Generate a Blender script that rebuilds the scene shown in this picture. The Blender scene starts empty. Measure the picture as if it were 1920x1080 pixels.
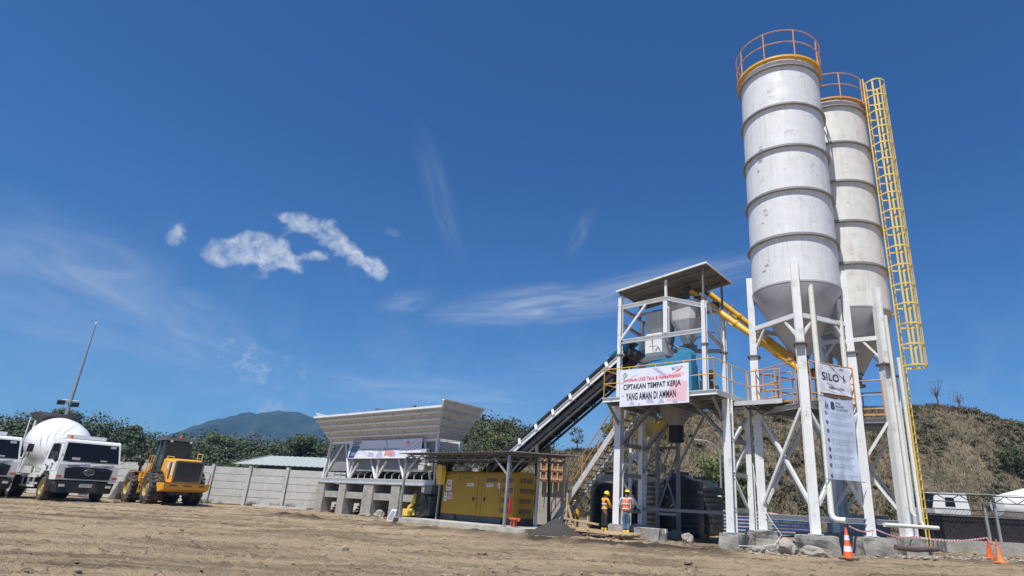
import bpy, bmesh, math, random
import numpy as np
from mathutils import Vector, Matrix, noise
random.seed(7)
R = math.radians
scene = bpy.context.scene
C = scene.collection

# ---------------------------------------------------------------- camera
cam_data = bpy.data.cameras.new("camera")
cam = bpy.data.objects.new("camera", cam_data)
C.objects.link(cam)
scene.camera = cam
FPX, ROLL, PITCH, CX = 1130.0, R(2.95), R(19.65), 1068.0
cam_data.sensor_width = 36.0
cam_data.lens = FPX / 1920.0 * 36.0
cam_data.shift_x = -(CX - 960.0) / 1920.0
cam_data.clip_start = 0.1
cam_data.clip_end = 9000.0
_f = Vector((0, math.cos(PITCH), math.sin(PITCH)))
_u = Vector((0, -math.sin(PITCH), math.cos(PITCH)))
_r = Vector((1, 0, 0))
cu = _u * math.cos(ROLL) - _r * math.sin(ROLL)
cr = _r * math.cos(ROLL) + _u * math.sin(ROLL)
cam.matrix_world = Matrix(((cr.x, cu.x, -_f.x, 0), (cr.y, cu.y, -_f.y, 0), (cr.z, cu.z, -_f.z, 1.0), (0, 0, 0, 1)))

# ---------------------------------------------------------------- sun + sky
SUN_EL = R(63.0)
SUN_DIR = Vector((-0.47, -0.88, 0)).normalized()          # horizontal direction towards the sun
sun_vec = Vector((SUN_DIR.x * math.cos(SUN_EL), SUN_DIR.y * math.cos(SUN_EL), math.sin(SUN_EL)))
sd = bpy.data.lights.new("sun", 'SUN')
sun = bpy.data.objects.new("sun", sd)
C.objects.link(sun)
sd.energy = 5.0
sd.angle = R(0.5)
sd.color = (1.0, 0.955, 0.88)
sun.rotation_euler = sun_vec.to_track_quat('Z', 'Y').to_euler()
sun.location = (0, 0, 60)

world = bpy.data.worlds.new("World")
scene.world = world
world.use_nodes = True
wn, wl = world.node_tree.nodes, world.node_tree.links
wn.clear()
w_out = wn.new('ShaderNodeOutputWorld')
w_bg = wn.new('ShaderNodeBackground')
w_bg.inputs['Strength'].default_value = 0.080
sky = wn.new('ShaderNodeTexSky')
sky.sky_type = 'NISHITA'
sky.sun_disc = False
sky.sun_elevation = SUN_EL
sky.sun_rotation = math.atan2(SUN_DIR.x, SUN_DIR.y)
sky.altitude = 0
sky.air_density = 1.0
sky.dust_density = 0.25
sky.ozone_density = 3.2
gam = wn.new('ShaderNodeHueSaturation')
gam.inputs['Saturation'].default_value = 1.08
gam.inputs['Value'].default_value = 1.0
gam.inputs['Hue'].default_value = 0.505
tint = wn.new('ShaderNodeMixRGB'); tint.blend_type = 'MULTIPLY'; tint.inputs['Fac'].default_value = 1
tint.inputs['Color2'].default_value = (.63, .89, 1.12, 1)
wl.new(sky.outputs[0], tint.inputs['Color1']); wl.new(tint.outputs[0], gam.inputs['Color'])
tc = wn.new('ShaderNodeTexCoord')
def wmath(op, a, b=None, clamp=False):
    n = wn.new('ShaderNodeMath'); n.operation = op; n.use_clamp = clamp
    for i, v in enumerate((a, b)):
        if v is None: continue
        if isinstance(v, (int, float)): n.inputs[i].default_value = v
        else: wl.new(v, n.inputs[i])
    return n.outputs[0]
def wnoise(scale, detail, vec, rough=0.6, dist=0.0):
    n = wn.new('ShaderNodeTexNoise'); n.inputs['Scale'].default_value = scale
    n.inputs['Detail'].default_value = detail; n.inputs['Roughness'].default_value = rough
    n.inputs['Distortion'].default_value = dist
    wl.new(vec, n.inputs['Vector']); return n.outputs['Fac']
def wramp(v, lo, hi):
    n = wn.new('ShaderNodeMapRange'); n.interpolation_type = 'SMOOTHSTEP'
    n.inputs['From Min'].default_value = lo; n.inputs['From Max'].default_value = hi
    wl.new(v, n.inputs['Value']); return n.outputs['Result']
gen = tc.outputs['Generated']
n_fine = wnoise(13.0, 8.0, gen, 0.62, 0.3)
n_puff = wnoise(38.0, 11.0, gen, 0.66, 0.35)
n_edge = wnoise(15.0, 6.0, gen, 0.6, 0.0)
def cloud(az, el, ang, a, b, dens, puffy):
    """a soft elliptic patch of cloud round the direction (az, el); a, b = half sizes in degrees"""
    az, el = R(az), R(el)
    c = Vector((math.sin(az) * math.cos(el), math.cos(az) * math.cos(el), math.sin(el)))
    U = Vector((math.cos(az), -math.sin(az), 0)); V = U.cross(c)
    ca, sa = math.cos(R(ang)), math.sin(R(ang))
    A = (U * ca + V * sa) / math.tan(R(a)); B = (V * ca - U * sa) / math.tan(R(b))
    def dot(v):
        n = wn.new('ShaderNodeVectorMath'); n.operation = 'DOT_PRODUCT'
        wl.new(gen, n.inputs[0]); n.inputs[1].default_value = v
        return wmath('SUBTRACT', n.outputs['Value'], c.dot(v))
    x, y = dot(A), dot(B)
    r2 = wmath('ADD', wmath('MULTIPLY', x, x), wmath('MULTIPLY', y, y))
    base = wmath('SUBTRACT', 1.0, r2, True)
    if puffy == 2: return wmath('MULTIPLY', base, dens)
    if puffy:
        m = wramp(wmath('ADD', wmath('MULTIPLY', wmath('POWER', base, 0.6), 0.52), wmath('ADD', wmath('MULTIPLY', n_puff, .75), wmath('MULTIPLY', n_edge, .25))), 0.70, 1.16)
        m = wmath('MULTIPLY', m, wramp(base, 0.0, 0.25))
    else:
        st = wn.new('ShaderNodeMapping')      # fibres drawn out along the patch
        cmb = wn.new('ShaderNodeCombineXYZ'); wl.new(x, cmb.inputs[0]); wl.new(y, cmb.inputs[1])
        wl.new(cmb.outputs[0], st.inputs['Vector'])
        st.inputs['Scale'].default_value = (1.0, 1.35, 1.0)
        st.inputs['Location'].default_value = (az * 9, el * 7, 0)
        nn = wnoise(1.7, 8.0, st.outputs[0], 0.55, 0.9)
        m = wmath('MULTIPLY', wmath('POWER', base, 1.5), wramp(nn, 0.15, 0.95))
    back = wn.new('ShaderNodeVectorMath'); back.operation = 'DOT_PRODUCT'
    wl.new(gen, back.inputs[0]); back.inputs[1].default_value = c
    m = wmath('MULTIPLY', m, wmath('GREATER_THAN', back.outputs['Value'], 0.3))
    return wmath('MULTIPLY', m, dens)
clouds = [cloud(*c) for c in (
    (-32.5, 10.6, -10, 4, .8, 0.26, False),
    (-2, 18.0, 9, 13, 2.4, 0.60, False), (8.0, 20.0, 12, 14, 2.2, 0.52, False), (-7, 16.9, 3, 7, 1.6, 0.42, False),
    (-42, 13.0, -10, 13, 6.5, 0.42, False), (-33, 11.6, -14, 11, 4.0, 0.36, False), (-12, 9.0, 0, 13, 2.6, 0.42, False), (-8, 7.2, 2, 10, 1.4, 0.32, False), (2, 12.0, 4, 14, 3.0, 0.18, False),
    (-14.0, 27.0, -66, 7.5, 1.6, 0.14, False), (0.9, 25.0, 68, 3.2, 1.0, 0.16, False), (-15.8, 16.9, 20, 3.5, 1.4, 0.30, False), (-18.0, 23.0, 0, 1.0, .5, 0.25, False))]
PUFF = ((-31.5, 18.4, 4, 2.2, 1.5, 1.1, 2), (-28.7, 19.2, -12, 2.5, 1.9, 1.2, 2), (-26.6, 18.8, -24, 1.8, .9, .9, 2), (-24.4, 19.7, 14, 2.0, .6, .85, 2), (-29.9, 19.9, 14, 2.0, .9, .55, 2), (-27.2, 20.6, -50, 1.0, .8, .5, 2),
    (-26.3, 22.1, -16, 1.9, 1.3, 1.1, 2), (-28.2, 22.5, -10, 1.3, .6, .6, 2), (-23.9, 21.9, -60, 1.8, 1.5, 1.15, 2), (-22.0, 20.7, -40, 2.3, 1.3, 1.1, 2), (-20.3, 20.0, -36, 1.6, .7, .7, 2), (-18.9, 19.5, -50, 1.5, 1.2, 1.05, 2),
    (-35.2, 19.1, 60, 1.4, 1.0, .7, 2), (-29.0, 17.0, -6, 1.6, .7, .55, 2), (-28.0, 10.2, -10, 6, 2.8, .42, 2), (-27.0, 8.8, -8, 3.5, 1.0, .4, 2), (-26.0, 6.4, 0, 3, 1.0, .45, 2))
S_ = None
for c_ in PUFF:
    f_ = cloud(*c_); S_ = f_ if S_ is None else wmath('ADD', S_, f_)
nz_ = wmath('ADD', wmath('MULTIPLY', wmath('SUBTRACT', n_puff, .5), 1.7), wmath('MULTIPLY', wmath('SUBTRACT', n_edge, .5), .9))
pf = wramp(wmath('ADD', wmath('MULTIPLY', wmath('MINIMUM', S_, .92), .62), nz_), 0.10, 1.12)
pf = wmath('MULTIPLY', pf, wramp(S_, 0.0, 0.3))
clouds = [c_ for c_ in clouds]
tot = pf
for c_ in clouds:
    tot = wmath('MAXIMUM', tot, c_)
sep = wn.new('ShaderNodeSeparateXYZ'); wl.new(gen, sep.inputs[0])
veil = wmath('MULTIPLY', wramp(wmath('SUBTRACT', 0.42, sep.outputs[2]), 0.0, 0.5), wmath('MULTIPLY', wramp(n_fine, 0.35, 0.8), 0.22))
tot = wmath('MAXIMUM', tot, veil)
mixc = wn.new('ShaderNodeMixRGB')
mixc.inputs['Color2'].default_value = (7.6, 8.1, 8.8, 1)
wl.new(tot, mixc.inputs['Fac']); wl.new(gam.outputs[0], mixc.inputs['Color1'])
wl.new(mixc.outputs[0], w_bg.inputs['Color'])
wl.new(w_bg.outputs[0], w_out.inputs['Surface'])

scene.view_settings.view_transform = 'Standard'
scene.view_settings.look = 'None'
scene.view_settings.exposure = 0.26
scene.view_settings.gamma = 1.0
scene.render.engine = 'CYCLES'
scene.cycles.max_bounces = 6
scene.cycles.transparent_max_bounces = 12
scene.cycles.volume_bounces = 0
scene.cycles.use_denoising = True

# ---------------------------------------------------------------- helpers: materials
def mat(name, col, rough=0.6, metal=0.0, var=0.12, vscale=3.0, dirt=None, dirt_amt=0.0, dscale=1.5, streak=(1, 1, 1),
        bump=0.0, bscale=20.0, spec=0.5, sub=None):
    m = bpy.data.materials.new(name); m.use_nodes = True
    N, L = m.node_tree.nodes, m.node_tree.links
    bs = N['Principled BSDF']
    bs.inputs['Roughness'].default_value = rough
    bs.inputs['Metallic'].default_value = metal
    bs.inputs['Specular IOR Level'].default_value = spec
    t = N.new('ShaderNodeTexCoord')
    mp = N.new('ShaderNodeMapping'); mp.inputs['Scale'].default_value = streak
    L.new(t.outputs['Object'], mp.inputs['Vector'])
    n1 = N.new('ShaderNodeTexNoise'); n1.inputs['Scale'].default_value = vscale; n1.inputs['Detail'].default_value = 6
    L.new(mp.outputs[0], n1.inputs['Vector'])
    mr = N.new('ShaderNodeMapRange'); mr.inputs['From Min'].default_value = 0.3; mr.inputs['From Max'].default_value = 0.7
    mr.inputs['To Min'].default_value = 1 - var; mr.inputs['To Max'].default_value = 1 + var
    L.new(n1.outputs['Fac'], mr.inputs['Value'])
    mul = N.new('ShaderNodeVectorMath'); mul.operation = 'SCALE'
    mul.inputs[0].default_value = col[:3]
    L.new(mr.outputs[0], mul.inputs['Scale'])
    out = mul.outputs[0]
    if dirt is not None:
        n2 = N.new('ShaderNodeTexNoise'); n2.inputs['Scale'].default_value = dscale; n2.inputs['Detail'].default_value = 9
        n2.inputs['Roughness'].default_value = 0.7
        L.new(mp.outputs[0], n2.inputs['Vector'])
        r2 = N.new('ShaderNodeMapRange'); r2.inputs['From Min'].default_value = 0.62 - dirt_amt * 0.28
        r2.inputs['From Max'].default_value = 0.80 - dirt_amt * 0.2
        L.new(n2.outputs['Fac'], r2.inputs['Value'])
        mx = N.new('ShaderNodeMixRGB'); mx.inputs['Color2'].default_value = (*dirt, 1)
        L.new(r2.outputs[0], mx.inputs['Fac']); L.new(out, mx.inputs['Color1'])
        out = mx.outputs[0]
    L.new(out, bs.inputs['Base Color'])
    if bump:
        nb = N.new('ShaderNodeTexNoise'); nb.inputs['Scale'].default_value = bscale; nb.inputs['Detail'].default_value = 6
        L.new(mp.outputs[0], nb.inputs['Vector'])
        b = N.new('ShaderNodeBump'); b.inputs['Strength'].default_value = 1.0; b.inputs['Distance'].default_value = bump
        L.new(nb.outputs['Fac'], b.inputs['Height']); L.new(b.outputs[0], bs.inputs['Normal'])
    return m
M = {}
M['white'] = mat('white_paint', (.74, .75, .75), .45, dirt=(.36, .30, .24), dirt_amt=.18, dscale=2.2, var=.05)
M['silo'] = mat('silo_paint', (.73, .74, .745), .42, dirt=(.30, .28, .26), dirt_amt=.14, dscale=1.6, streak=(1, 1, 1.4), var=.05, bump=.004, bscale=6)
M['silo_cream'] = mat('cream_silo_paint', (.72, .71, .67), .45, dirt=(.45, .38, .28), dirt_amt=.2, dscale=2.0, var=.07, bump=.004, bscale=6)
M['cone'] = mat('shade_grey_cone', (.46, .46, .48), .45, dirt=(.3, .28, .26), dirt_amt=.2, var=.05)  # underside shade put into the colour, greyer than the shell
M['grey'] = mat('shade_darkened_grey_steel', (.24, .24, .24), .5, dirt=(.2, .17, .14), dirt_amt=.3, var=.12)  # grey steel darkened further to paint in shade under tower and bins
M['lgrey'] = mat('light_grey_steel', (.52, .53, .54), .5, dirt=(.25, .21, .18), dirt_amt=.3, var=.1)
M['ring'] = mat('ring_shade_grey', (.27, .27, .28), .5, dirt=(.2, .17, .14), dirt_amt=.3, var=.12)  # grey taken darker to paint in the shadowed underside of the bands
M['bin'] = mat('bin_paint', (.50, .505, .51), .5, dirt=(.27, .23, .18), dirt_amt=.32, dscale=2.5, var=.08)
M['dark'] = mat('dark_steel', (.07, .07, .075), .5, var=.25)
M['mid'] = mat('weathered_steel', (.16, .155, .15), .55, dirt=(.12, .08, .05), dirt_amt=.4, var=.2)
M['galv'] = mat('galvanised_tube', (.42, .43, .44), .42, .55, var=.12)
M['yellow'] = mat('safety_yellow', (.80, .46, .05), .45, dirt=(.42, .22, .07), dirt_amt=.2, dscale=3, var=.08)
M['cageyellow'] = mat('cage_yellow', (.82, .58, .10), .45, dirt=(.5, .3, .08), dirt_amt=.2, var=.08)
M['amber'] = mat('rusty_amber_rail', (.60, .30, .10), .55, dirt=(.32, .13, .06), dirt_amt=.4, dscale=4, var=.15)
M['screw'] = mat('screw_yellow', (.82, .45, .035), .38, dirt=(.30, .20, .10), dirt_amt=.22, dscale=2.5, var=.07)
M['ochre'] = mat('ochre_enclosure', (.40, .235, .012), .38, dirt=(.35, .24, .07), dirt_amt=.15, var=.06)  # ochre deepened, part of the shelter's shade put into the colour
M['loader'] = mat('loader_orange', (.82, .40, .035), .42, dirt=(.40, .24, .12), dirt_amt=.3, dscale=3, var=.08)
M['rubber'] = mat('rubber', (.055, .052, .05), .85, dirt=(.25, .19, .13), dirt_amt=.45, dscale=3, var=.3)
M['belt'] = mat('belt_black', (.02, .02, .022), .7, var=.3)
M['tank'] = mat('tank_plastic', (.018, .019, .02), .42, dirt=(.10, .085, .07), dirt_amt=.25, var=.3)
M['blue'] = mat('mixer_blue', (.045, .24, .42), .42, dirt=(.2, .2, .18), dirt_amt=.2, var=.08)
M['dblue'] = mat('formwork_blue', (.022, .065, .20), .5, var=.25)
M['navy'] = mat('shed_cladding', (.02, .03, .06), .5, var=.2)
M['conc'] = mat('concrete', (.35, .335, .305), .85, dirt=(.22, .19, .15), dirt_amt=.45, dscale=2.0, var=.14, bump=.02, bscale=9)  # base tone lowered to put more shade into the hopper stand
M['panel'] = mat('wall_panel_concrete', (.50, .50, .48), .85, dirt=(.36, .34, .30), dirt_amt=.4, dscale=1.2, var=.08, bump=.006, bscale=14)
M['slab'] = mat('slab_concrete', (.44, .43, .38), .85, dirt=(.26, .22, .17), dirt_amt=.45, dscale=1.6, var=.12, bump=.01, bscale=8)
M['glass'] = mat('dark_glass', (.010, .011, .012), .12, var=.1, spec=.35)
M['glass2'] = mat('green_glass', (.05, .075, .07), .1, var=.1, spec=.6)
M['truckwhite'] = mat('truck_white', (.76, .77, .76), .3, dirt=(.42, .36, .28), dirt_amt=.18, dscale=3, var=.04)
M['blackpl'] = mat('black_plastic', (.022, .022, .024), .5, dirt=(.15, .12, .09), dirt_amt=.3, var=.2)
M['rim'] = mat('rim_yellow', (.42, .33, .11), .5, dirt=(.25, .18, .1), dirt_amt=.4, var=.15)
M['rimw'] = mat('rim_grey', (.3, .3, .29), .5, dirt=(.2, .15, .1), dirt_amt=.5, var=.15)
M['light'] = mat('lamp_lens', (.75, .75, .72), .15, var=.03)
M['amberlens'] = mat('amber_lens', (.75, .16, .02), .2, var=.05)
M['fabricblue'] = mat('pale_blue_vinyl', (.60, .68, .82), .5, var=.02)
M['seam'] = mat('weld_seam_paint', (.58, .58, .585), .5, var=.06)
M['scar'] = mat('old_weld_mark', (.34, .33, .33), .6, var=.3, vscale=12)
M['salmon'] = mat('print_salmon', (.72, .30, .28), .6, var=.08)
M['ribw'] = mat('rib_white', (.72, .72, .70), .5, dirt=(.33, .27, .2), dirt_amt=.3, dscale=3, var=.06)
M['fabric'] = mat('banner_vinyl', (.74, .76, .83), .55, var=.02)
M['pvc'] = mat('pvc_pipe', (.75, .75, .68), .4, dirt=(.5, .42, .28), dirt_amt=.3, dscale=3, var=.05)
M['black'] = mat('print_black', (.012, .012, .02), .6, var=.05)
M['navyprint'] = mat('print_navy', (.03, .035, .12), .6, var=.05)
M['red'] = mat('print_red', (.80, .06, .10), .6, var=.04)
M['teal'] = mat('print_teal', (.02, .28, .33), .6, var=.04)
M['lilac'] = mat('print_lilac', (.48, .46, .66), .6, var=.06)
M['pink'] = mat('print_pink', (.80, .52, .58), .6, var=.05)
M['greyprint'] = mat('print_grey', (.26, .27, .36), .6, var=.05)
M['blueprint'] = mat('print_blue', (.03, .06, .20), .6, var=.1)
M['orange'] = mat('cone_orange', (.82, .14, .03), .5, dirt=(.4, .2, .12), dirt_amt=.3, dscale=5, var=.08)
M['faded'] = mat('cone_faded', (.80, .28, .10), .6, dirt=(.6, .4, .25), dirt_amt=.3, dscale=5, var=.08)
M['reflect'] = mat('reflective_white', (.75, .76, .80), .4, dirt=(.5, .42, .35), dirt_amt=.25, dscale=6, var=.04)
M['timber'] = mat('timber', (.50, .36, .20), .8, dirt=(.30, .20, .12), dirt_amt=.35, dscale=4, var=.15, streak=(1, 6, 6))
M['form'] = mat('formwork_brown', (.33, .13, .06), .75, var=.2)
M['rust'] = mat('rusty_iron', (.17, .075, .04), .8, var=.3, vscale=9)
M['soil'] = mat('soil_pile', (.05, .045, .042), .95, var=.3, vscale=12, bump=.03, bscale=22)
M['rock'] = mat('rubble_rock', (.34, .31, .27), .9, dirt=(.2, .17, .13), dirt_amt=.4, dscale=5, var=.2, bump=.02, bscale=12)
M['clod'] = mat('dirt_clod', (.22, .17, .12), .95, var=.25, vscale=9)
M['roof'] = mat('sheet_roof', (.17, .16, .15), .6, .2, dirt=(.10, .075, .055), dirt_amt=.5, dscale=2, var=.15)
M['roofw'] = mat('pale_sheet_roof', (.36, .41, .38), .5, dirt=(.45, .42, .35), dirt_amt=.3, var=.06, streak=(1, 1, 1))
M['skin'] = mat('skin', (.25, .12, .07), .6, var=.06)
M['hivis'] = mat('orange_vest', (.86, .22, .08), .7, var=.08)
M['hiyel'] = mat('amber_jacket', (.80, .40, .03), .7, var=.1)
M['tape'] = mat('reflective_tape', (.70, .70, .66), .4, var=.04)
M['denim'] = mat('denim', (.08, .16, .26), .85, var=.15)
M['dkcloth'] = mat('dark_trousers', (.03, .03, .035), .85, var=.2)
M['olive'] = mat('dusty_brown_cloth', (.10, .075, .055), .85, var=.2)
M['whitecloth'] = mat('pale_grey_sleeves', (.42, .42, .48), .85, var=.05)
M['boot'] = mat('yellow_boots', (.80, .52, .03), .45, var=.06)
M['helmet'] = mat('yellow_helmet', (.85, .62, .02), .3, var=.03)
M['redpaint'] = mat('red_paint', (.36, .025, .025), .35, var=.06)
M['bark'] = mat('bark', (.13, .10, .075), .9, var=.25, vscale=8)
M['leaf_a'] = mat('leaf_dark', (.042, .066, .024), .75, var=.45, vscale=.5)
M['leaf_b'] = mat('leaf_mid', (.065, .092, .030), .75, var=.4, vscale=.6)
M['leaf_c'] = mat('leaf_dry', (.115, .105, .055), .8, var=.35, vscale=.6)
M['leaf_d'] = mat('leaf_light', (.12, .17, .045), .75, var=.35, vscale=.6)
M['straw'] = mat('dry_grass', (.24, .19, .128), .9, var=.35, vscale=.3)
M['straw2'] = mat('dry_brush', (.125, .115, .07), .9, var=.3, vscale=.25)
M['tapered'] = mat('barrier_tape', (.72, .70, .70), .5, var=.03)
M['plate'] = mat('number_plate', (.7, .7, .68), .5, var=.03)
M['hose'] = mat('brown_pipe', (.12, .09, .08), .5, var=.2)
M['mesh'] = mat('shade_net', (.025, .02, .022), .9, var=.3, vscale=4)
M['tarp'] = mat('brown_tarp', (.10, .055, .045), .8, var=.3)

def add_seams():
    """weld seams and scratches on the silo paint: horizontal weld bands and a vertical joint"""
    for key in ('silo', 'silo_cream'):
        m = M[key]; N, L = m.node_tree.nodes, m.node_tree.links
        bs = N['Principled BSDF']
        src = bs.inputs['Base Color'].links[0].from_socket
        t = N.new('ShaderNodeTexCoord')
        mp = N.new('ShaderNodeMapping'); mp.inputs['Scale'].default_value = (1.2, 1.2, 16)
        L.new(t.outputs['Object'], mp.inputs['Vector'])
        n = N.new('ShaderNodeTexNoise'); n.inputs['Scale'].default_value = 2.2; n.inputs['Detail'].default_value = 7; n.inputs['Roughness'].default_value = .75
        L.new(mp.outputs[0], n.inputs['Vector'])
        n0 = N.new('ShaderNodeTexNoise'); n0.inputs['Scale'].default_value = .7; n0.inputs['Detail'].default_value = 3
        L.new(t.outputs['Object'], n0.inputs['Vector'])
        a = N.new('ShaderNodeMapRange'); a.inputs['From Min'].default_value = .62; a.inputs['From Max'].default_value = .72
        L.new(n.outputs['Fac'], a.inputs['Value'])
        b = N.new('ShaderNodeMapRange'); b.inputs['From Min'].default_value = .52; b.inputs['From Max'].default_value = .72
        L.new(n0.outputs['Fac'], b.inputs['Value'])
        mu = N.new('ShaderNodeMath'); mu.operation = 'MULTIPLY'
        L.new(a.outputs[0], mu.inputs[0]); L.new(b.outputs[0], mu.inputs[1])
        mx = N.new('ShaderNodeMixRGB'); mx.inputs['Color2'].default_value = (.33, .31, .29, 1)
        L.new(mu.outputs[0], mx.inputs['Fac']); L.new(src, mx.inputs['Color1'])
        # rain streaks running down the shell
        mp2 = N.new('ShaderNodeMapping'); mp2.inputs['Scale'].default_value = (7, 7, .35)
        L.new(t.outputs['Object'], mp2.inputs['Vector'])
        n3 = N.new('ShaderNodeTexNoise'); n3.inputs['Scale'].default_value = 1.6; n3.inputs['Detail'].default_value = 5
        L.new(mp2.outputs[0], n3.inputs['Vector'])
        c = N.new('ShaderNodeMapRange'); c.inputs['From Min'].default_value = .5; c.inputs['From Max'].default_value = .78; c.inputs['To Max'].default_value = .38
        L.new(n3.outputs['Fac'], c.inputs['Value'])
        mx2 = N.new('ShaderNodeMixRGB'); mx2.inputs['Color2'].default_value = (.47, .44, .39, 1)
        L.new(c.outputs[0], mx2.inputs['Fac']); L.new(mx.outputs[0], mx2.inputs['Color1'])
        # rust and cement runs that start under each ring band
        sp = N.new('ShaderNodeSeparateXYZ'); L.new(t.outputs['Object'], sp.inputs[0])
        def mth(op, a_, b_):
            q = N.new('ShaderNodeMath'); q.operation = op
            for i_, v_ in enumerate((a_, b_)):
                if v_ is None: continue
                if isinstance(v_, (int, float)): q.inputs[i_].default_value = v_
                else: L.new(v_, q.inputs[i_])
            return q.outputs[0]
        fr_ = mth('FRACT', mth('DIVIDE', mth('SUBTRACT', sp.outputs[2], 8.08), 1.7275), None)
        mp3 = N.new('ShaderNodeMapping'); mp3.inputs['Scale'].default_value = (9, 9, .12)
        L.new(t.outputs['Object'], mp3.inputs['Vector'])
        n4 = N.new('ShaderNodeTexNoise'); n4.inputs['Scale'].default_value = 1.5; n4.inputs['Detail'].default_value = 4
        L.new(mp3.outputs[0], n4.inputs['Vector'])
        dr_ = N.new('ShaderNodeMapRange'); dr_.inputs[1].default_value = .50; dr_.inputs[2].default_value = .72; L.new(n4.outputs['Fac'], dr_.inputs[0])
        rr_ = N.new('ShaderNodeMapRange'); rr_.inputs[1].default_value = .55; rr_.inputs[2].default_value = 1.0; L.new(fr_, rr_.inputs[0])
        k_ = mth('MULTIPLY', mth('MULTIPLY', dr_.outputs[0], rr_.outputs[0]), .30)
        mx3 = N.new('ShaderNodeMixRGB'); mx3.inputs['Color2'].default_value = (.40, .33, .25, 1)
        L.new(k_, mx3.inputs['Fac']); L.new(mx2.outputs[0], mx3.inputs['Color1'])
        L.new(mx3.outputs[0], bs.inputs['Base Color'])
add_seams()

# ---------------------------------------------------------------- helpers: meshes
class MB:
    def __init__(s): s.v = []; s.f = []; s.m = []; s.sm = []; s.rng = random.Random(11)
    def add(s, vs, fs, mi=0, smooth=False):
        b = len(s.v); s.v += [tuple(p) for p in vs]
        for f in fs: s.f.append(tuple(b + i for i in f)); s.m.append(mi); s.sm.append(smooth)
    def hexa(s, c8, mi=0):
        s.add(c8, [(0, 3, 2, 1), (4, 5, 6, 7), (0, 1, 5, 4), (1, 2, 6, 5), (2, 3, 7, 6), (3, 0, 4, 7)], mi)
    def box(s, x0, x1, y0, y1, z0, z1, mi=0):
        s.hexa([(x0, y0, z0), (x1, y0, z0), (x1, y1, z0), (x0, y1, z0), (x0, y0, z1), (x1, y0, z1), (x1, y1, z1), (x0, y1, z1)], mi)
    def frame(s, p, q, up=(0, 0, 1)):
        p, q = Vector(p), Vector(q); d = (q - p).normalized(); u = Vector(up)
        if abs(d.dot(u)) > .98: u = Vector((0, 1, 0))
        x = d.cross(u).normalized(); y = x.cross(d).normalized()
        return p, q, x, y
    def beam(s, p, q, w=.1, h=.1, up=(0, 0, 1), mi=0):
        p, q, x, y = s.frame(p, q, up)
        j = s.rng.uniform(0, .004); w = w / 2 + j; h = h / 2 + j * .7
        c = [p - x * w - y * h, p + x * w - y * h, p + x * w + y * h, p - x * w + y * h]
        e = [a + (q - p) for a in c]
        s.hexa(c + e, mi)
    def ibeam(s, p, q, w=.2, h=.2, t=.014, up=(0, 0, 1), mi=0):
        """an H section: two flanges (across x) and a web"""
        p, q, x, y = s.frame(p, q, up)
        j = s.rng.uniform(0, .003)
        for k in (-1, 1):
            o = y * k * (h / 2 - t / 2 + j)
            s.beam(p + o, q + o, w, t, y, mi)
        s.beam(p, q, t, h - 2 * t - .006, y, mi)
    def channel(s, p, q, w=.1, h=.2, t=.012, up=(0, 0, 1), side=1, mi=0):
        p, q, x, y = s.frame(p, q, up)
        for k in (-1, 1):
            o = y * k * (h / 2 - t / 2)
            s.beam(p + o, q + o, w, t, y, mi)
        o = x * side * (w / 2 - t / 2)
        s.beam(p + o, q + o, t, h - 2 * t - .006, y, mi)
    def tube(s, pts, r=.03, n=8, mi=0, cap=True, smooth=True):
        pts = [Vector(p) for p in pts]; rs = r if isinstance(r, (list, tuple)) else [r] * len(pts)
        rings = []; prev = None
        for i, p in enumerate(pts):
            a = pts[max(i - 1, 0)]; b = pts[min(i + 1, len(pts) - 1)]
            d = (b - a)
            if d.length < 1e-9: d = Vector((0, 0, 1))
            d.normalize()
            if prev is None:
                u = Vector((0, 0, 1)) if abs(d.z) < .9 else Vector((1, 0, 0))
                x = d.cross(u).normalized()
            else:
                x = (prev - d * prev.dot(d)).normalized()
            prev = x; y = d.cross(x)
            rings.append([p + (x * math.cos(t) + y * math.sin(t)) * rs[i] for t in [2 * math.pi * k / n for k in range(n)]])
        vs = [v for r_ in rings for v in r_]; fs = []
        for i in range(len(pts) - 1):
            for k in range(n):
                fs.append((i * n + k, i * n + (k + 1) % n, (i + 1) * n + (k + 1) % n, (i + 1) * n + k))
        s.add(vs, fs, mi, smooth)
        if cap:
            s.add(rings[0], [tuple(range(n))[::-1]], mi); s.add(rings[-1], [tuple(range(n))], mi)
    def lathe(s, prof, c=(0, 0, 0), n=32, axis='z', mi=0, smooth=True, cap0=False, cap1=False):
        vs = []; c = Vector(c)
        for r, z in prof:
            for k in range(n):
                t = 2 * math.pi * k / n; a, b = r * math.cos(t), r * math.sin(t)
                vs.append(c + (Vector((a, b, z)) if axis == 'z' else Vector((z, a, b)) if axis == 'x' else Vector((b, z, a))))
        fs = [(i * n + k, i * n + (k + 1) % n, (i + 1) * n + (k + 1) % n, (i + 1) * n + k) for i in range(len(prof) - 1) for k in range(n)]
        if cap0: fs.append(tuple(range(n))[::-1])
        if cap1: fs.append(tuple((len(prof) - 1) * n + k for k in range(n)))
        s.add(vs, fs, mi, smooth)
    def plate(s, poly, t=.02, mi=0):
        """planar polygon given thickness t along its normal"""
        P = [Vector(p) for p in poly]; nrm = (P[1] - P[0]).cross(P[2] - P[0]).normalized(); n = len(P)
        A = [p - nrm * t / 2 for p in P]; B = [p + nrm * t / 2 for p in P]
        s.add(A + B, [tuple(range(n))[::-1], tuple(range(n, 2 * n))] + [(i, (i + 1) % n, n + (i + 1) % n, n + i) for i in range(n)], mi)
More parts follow.
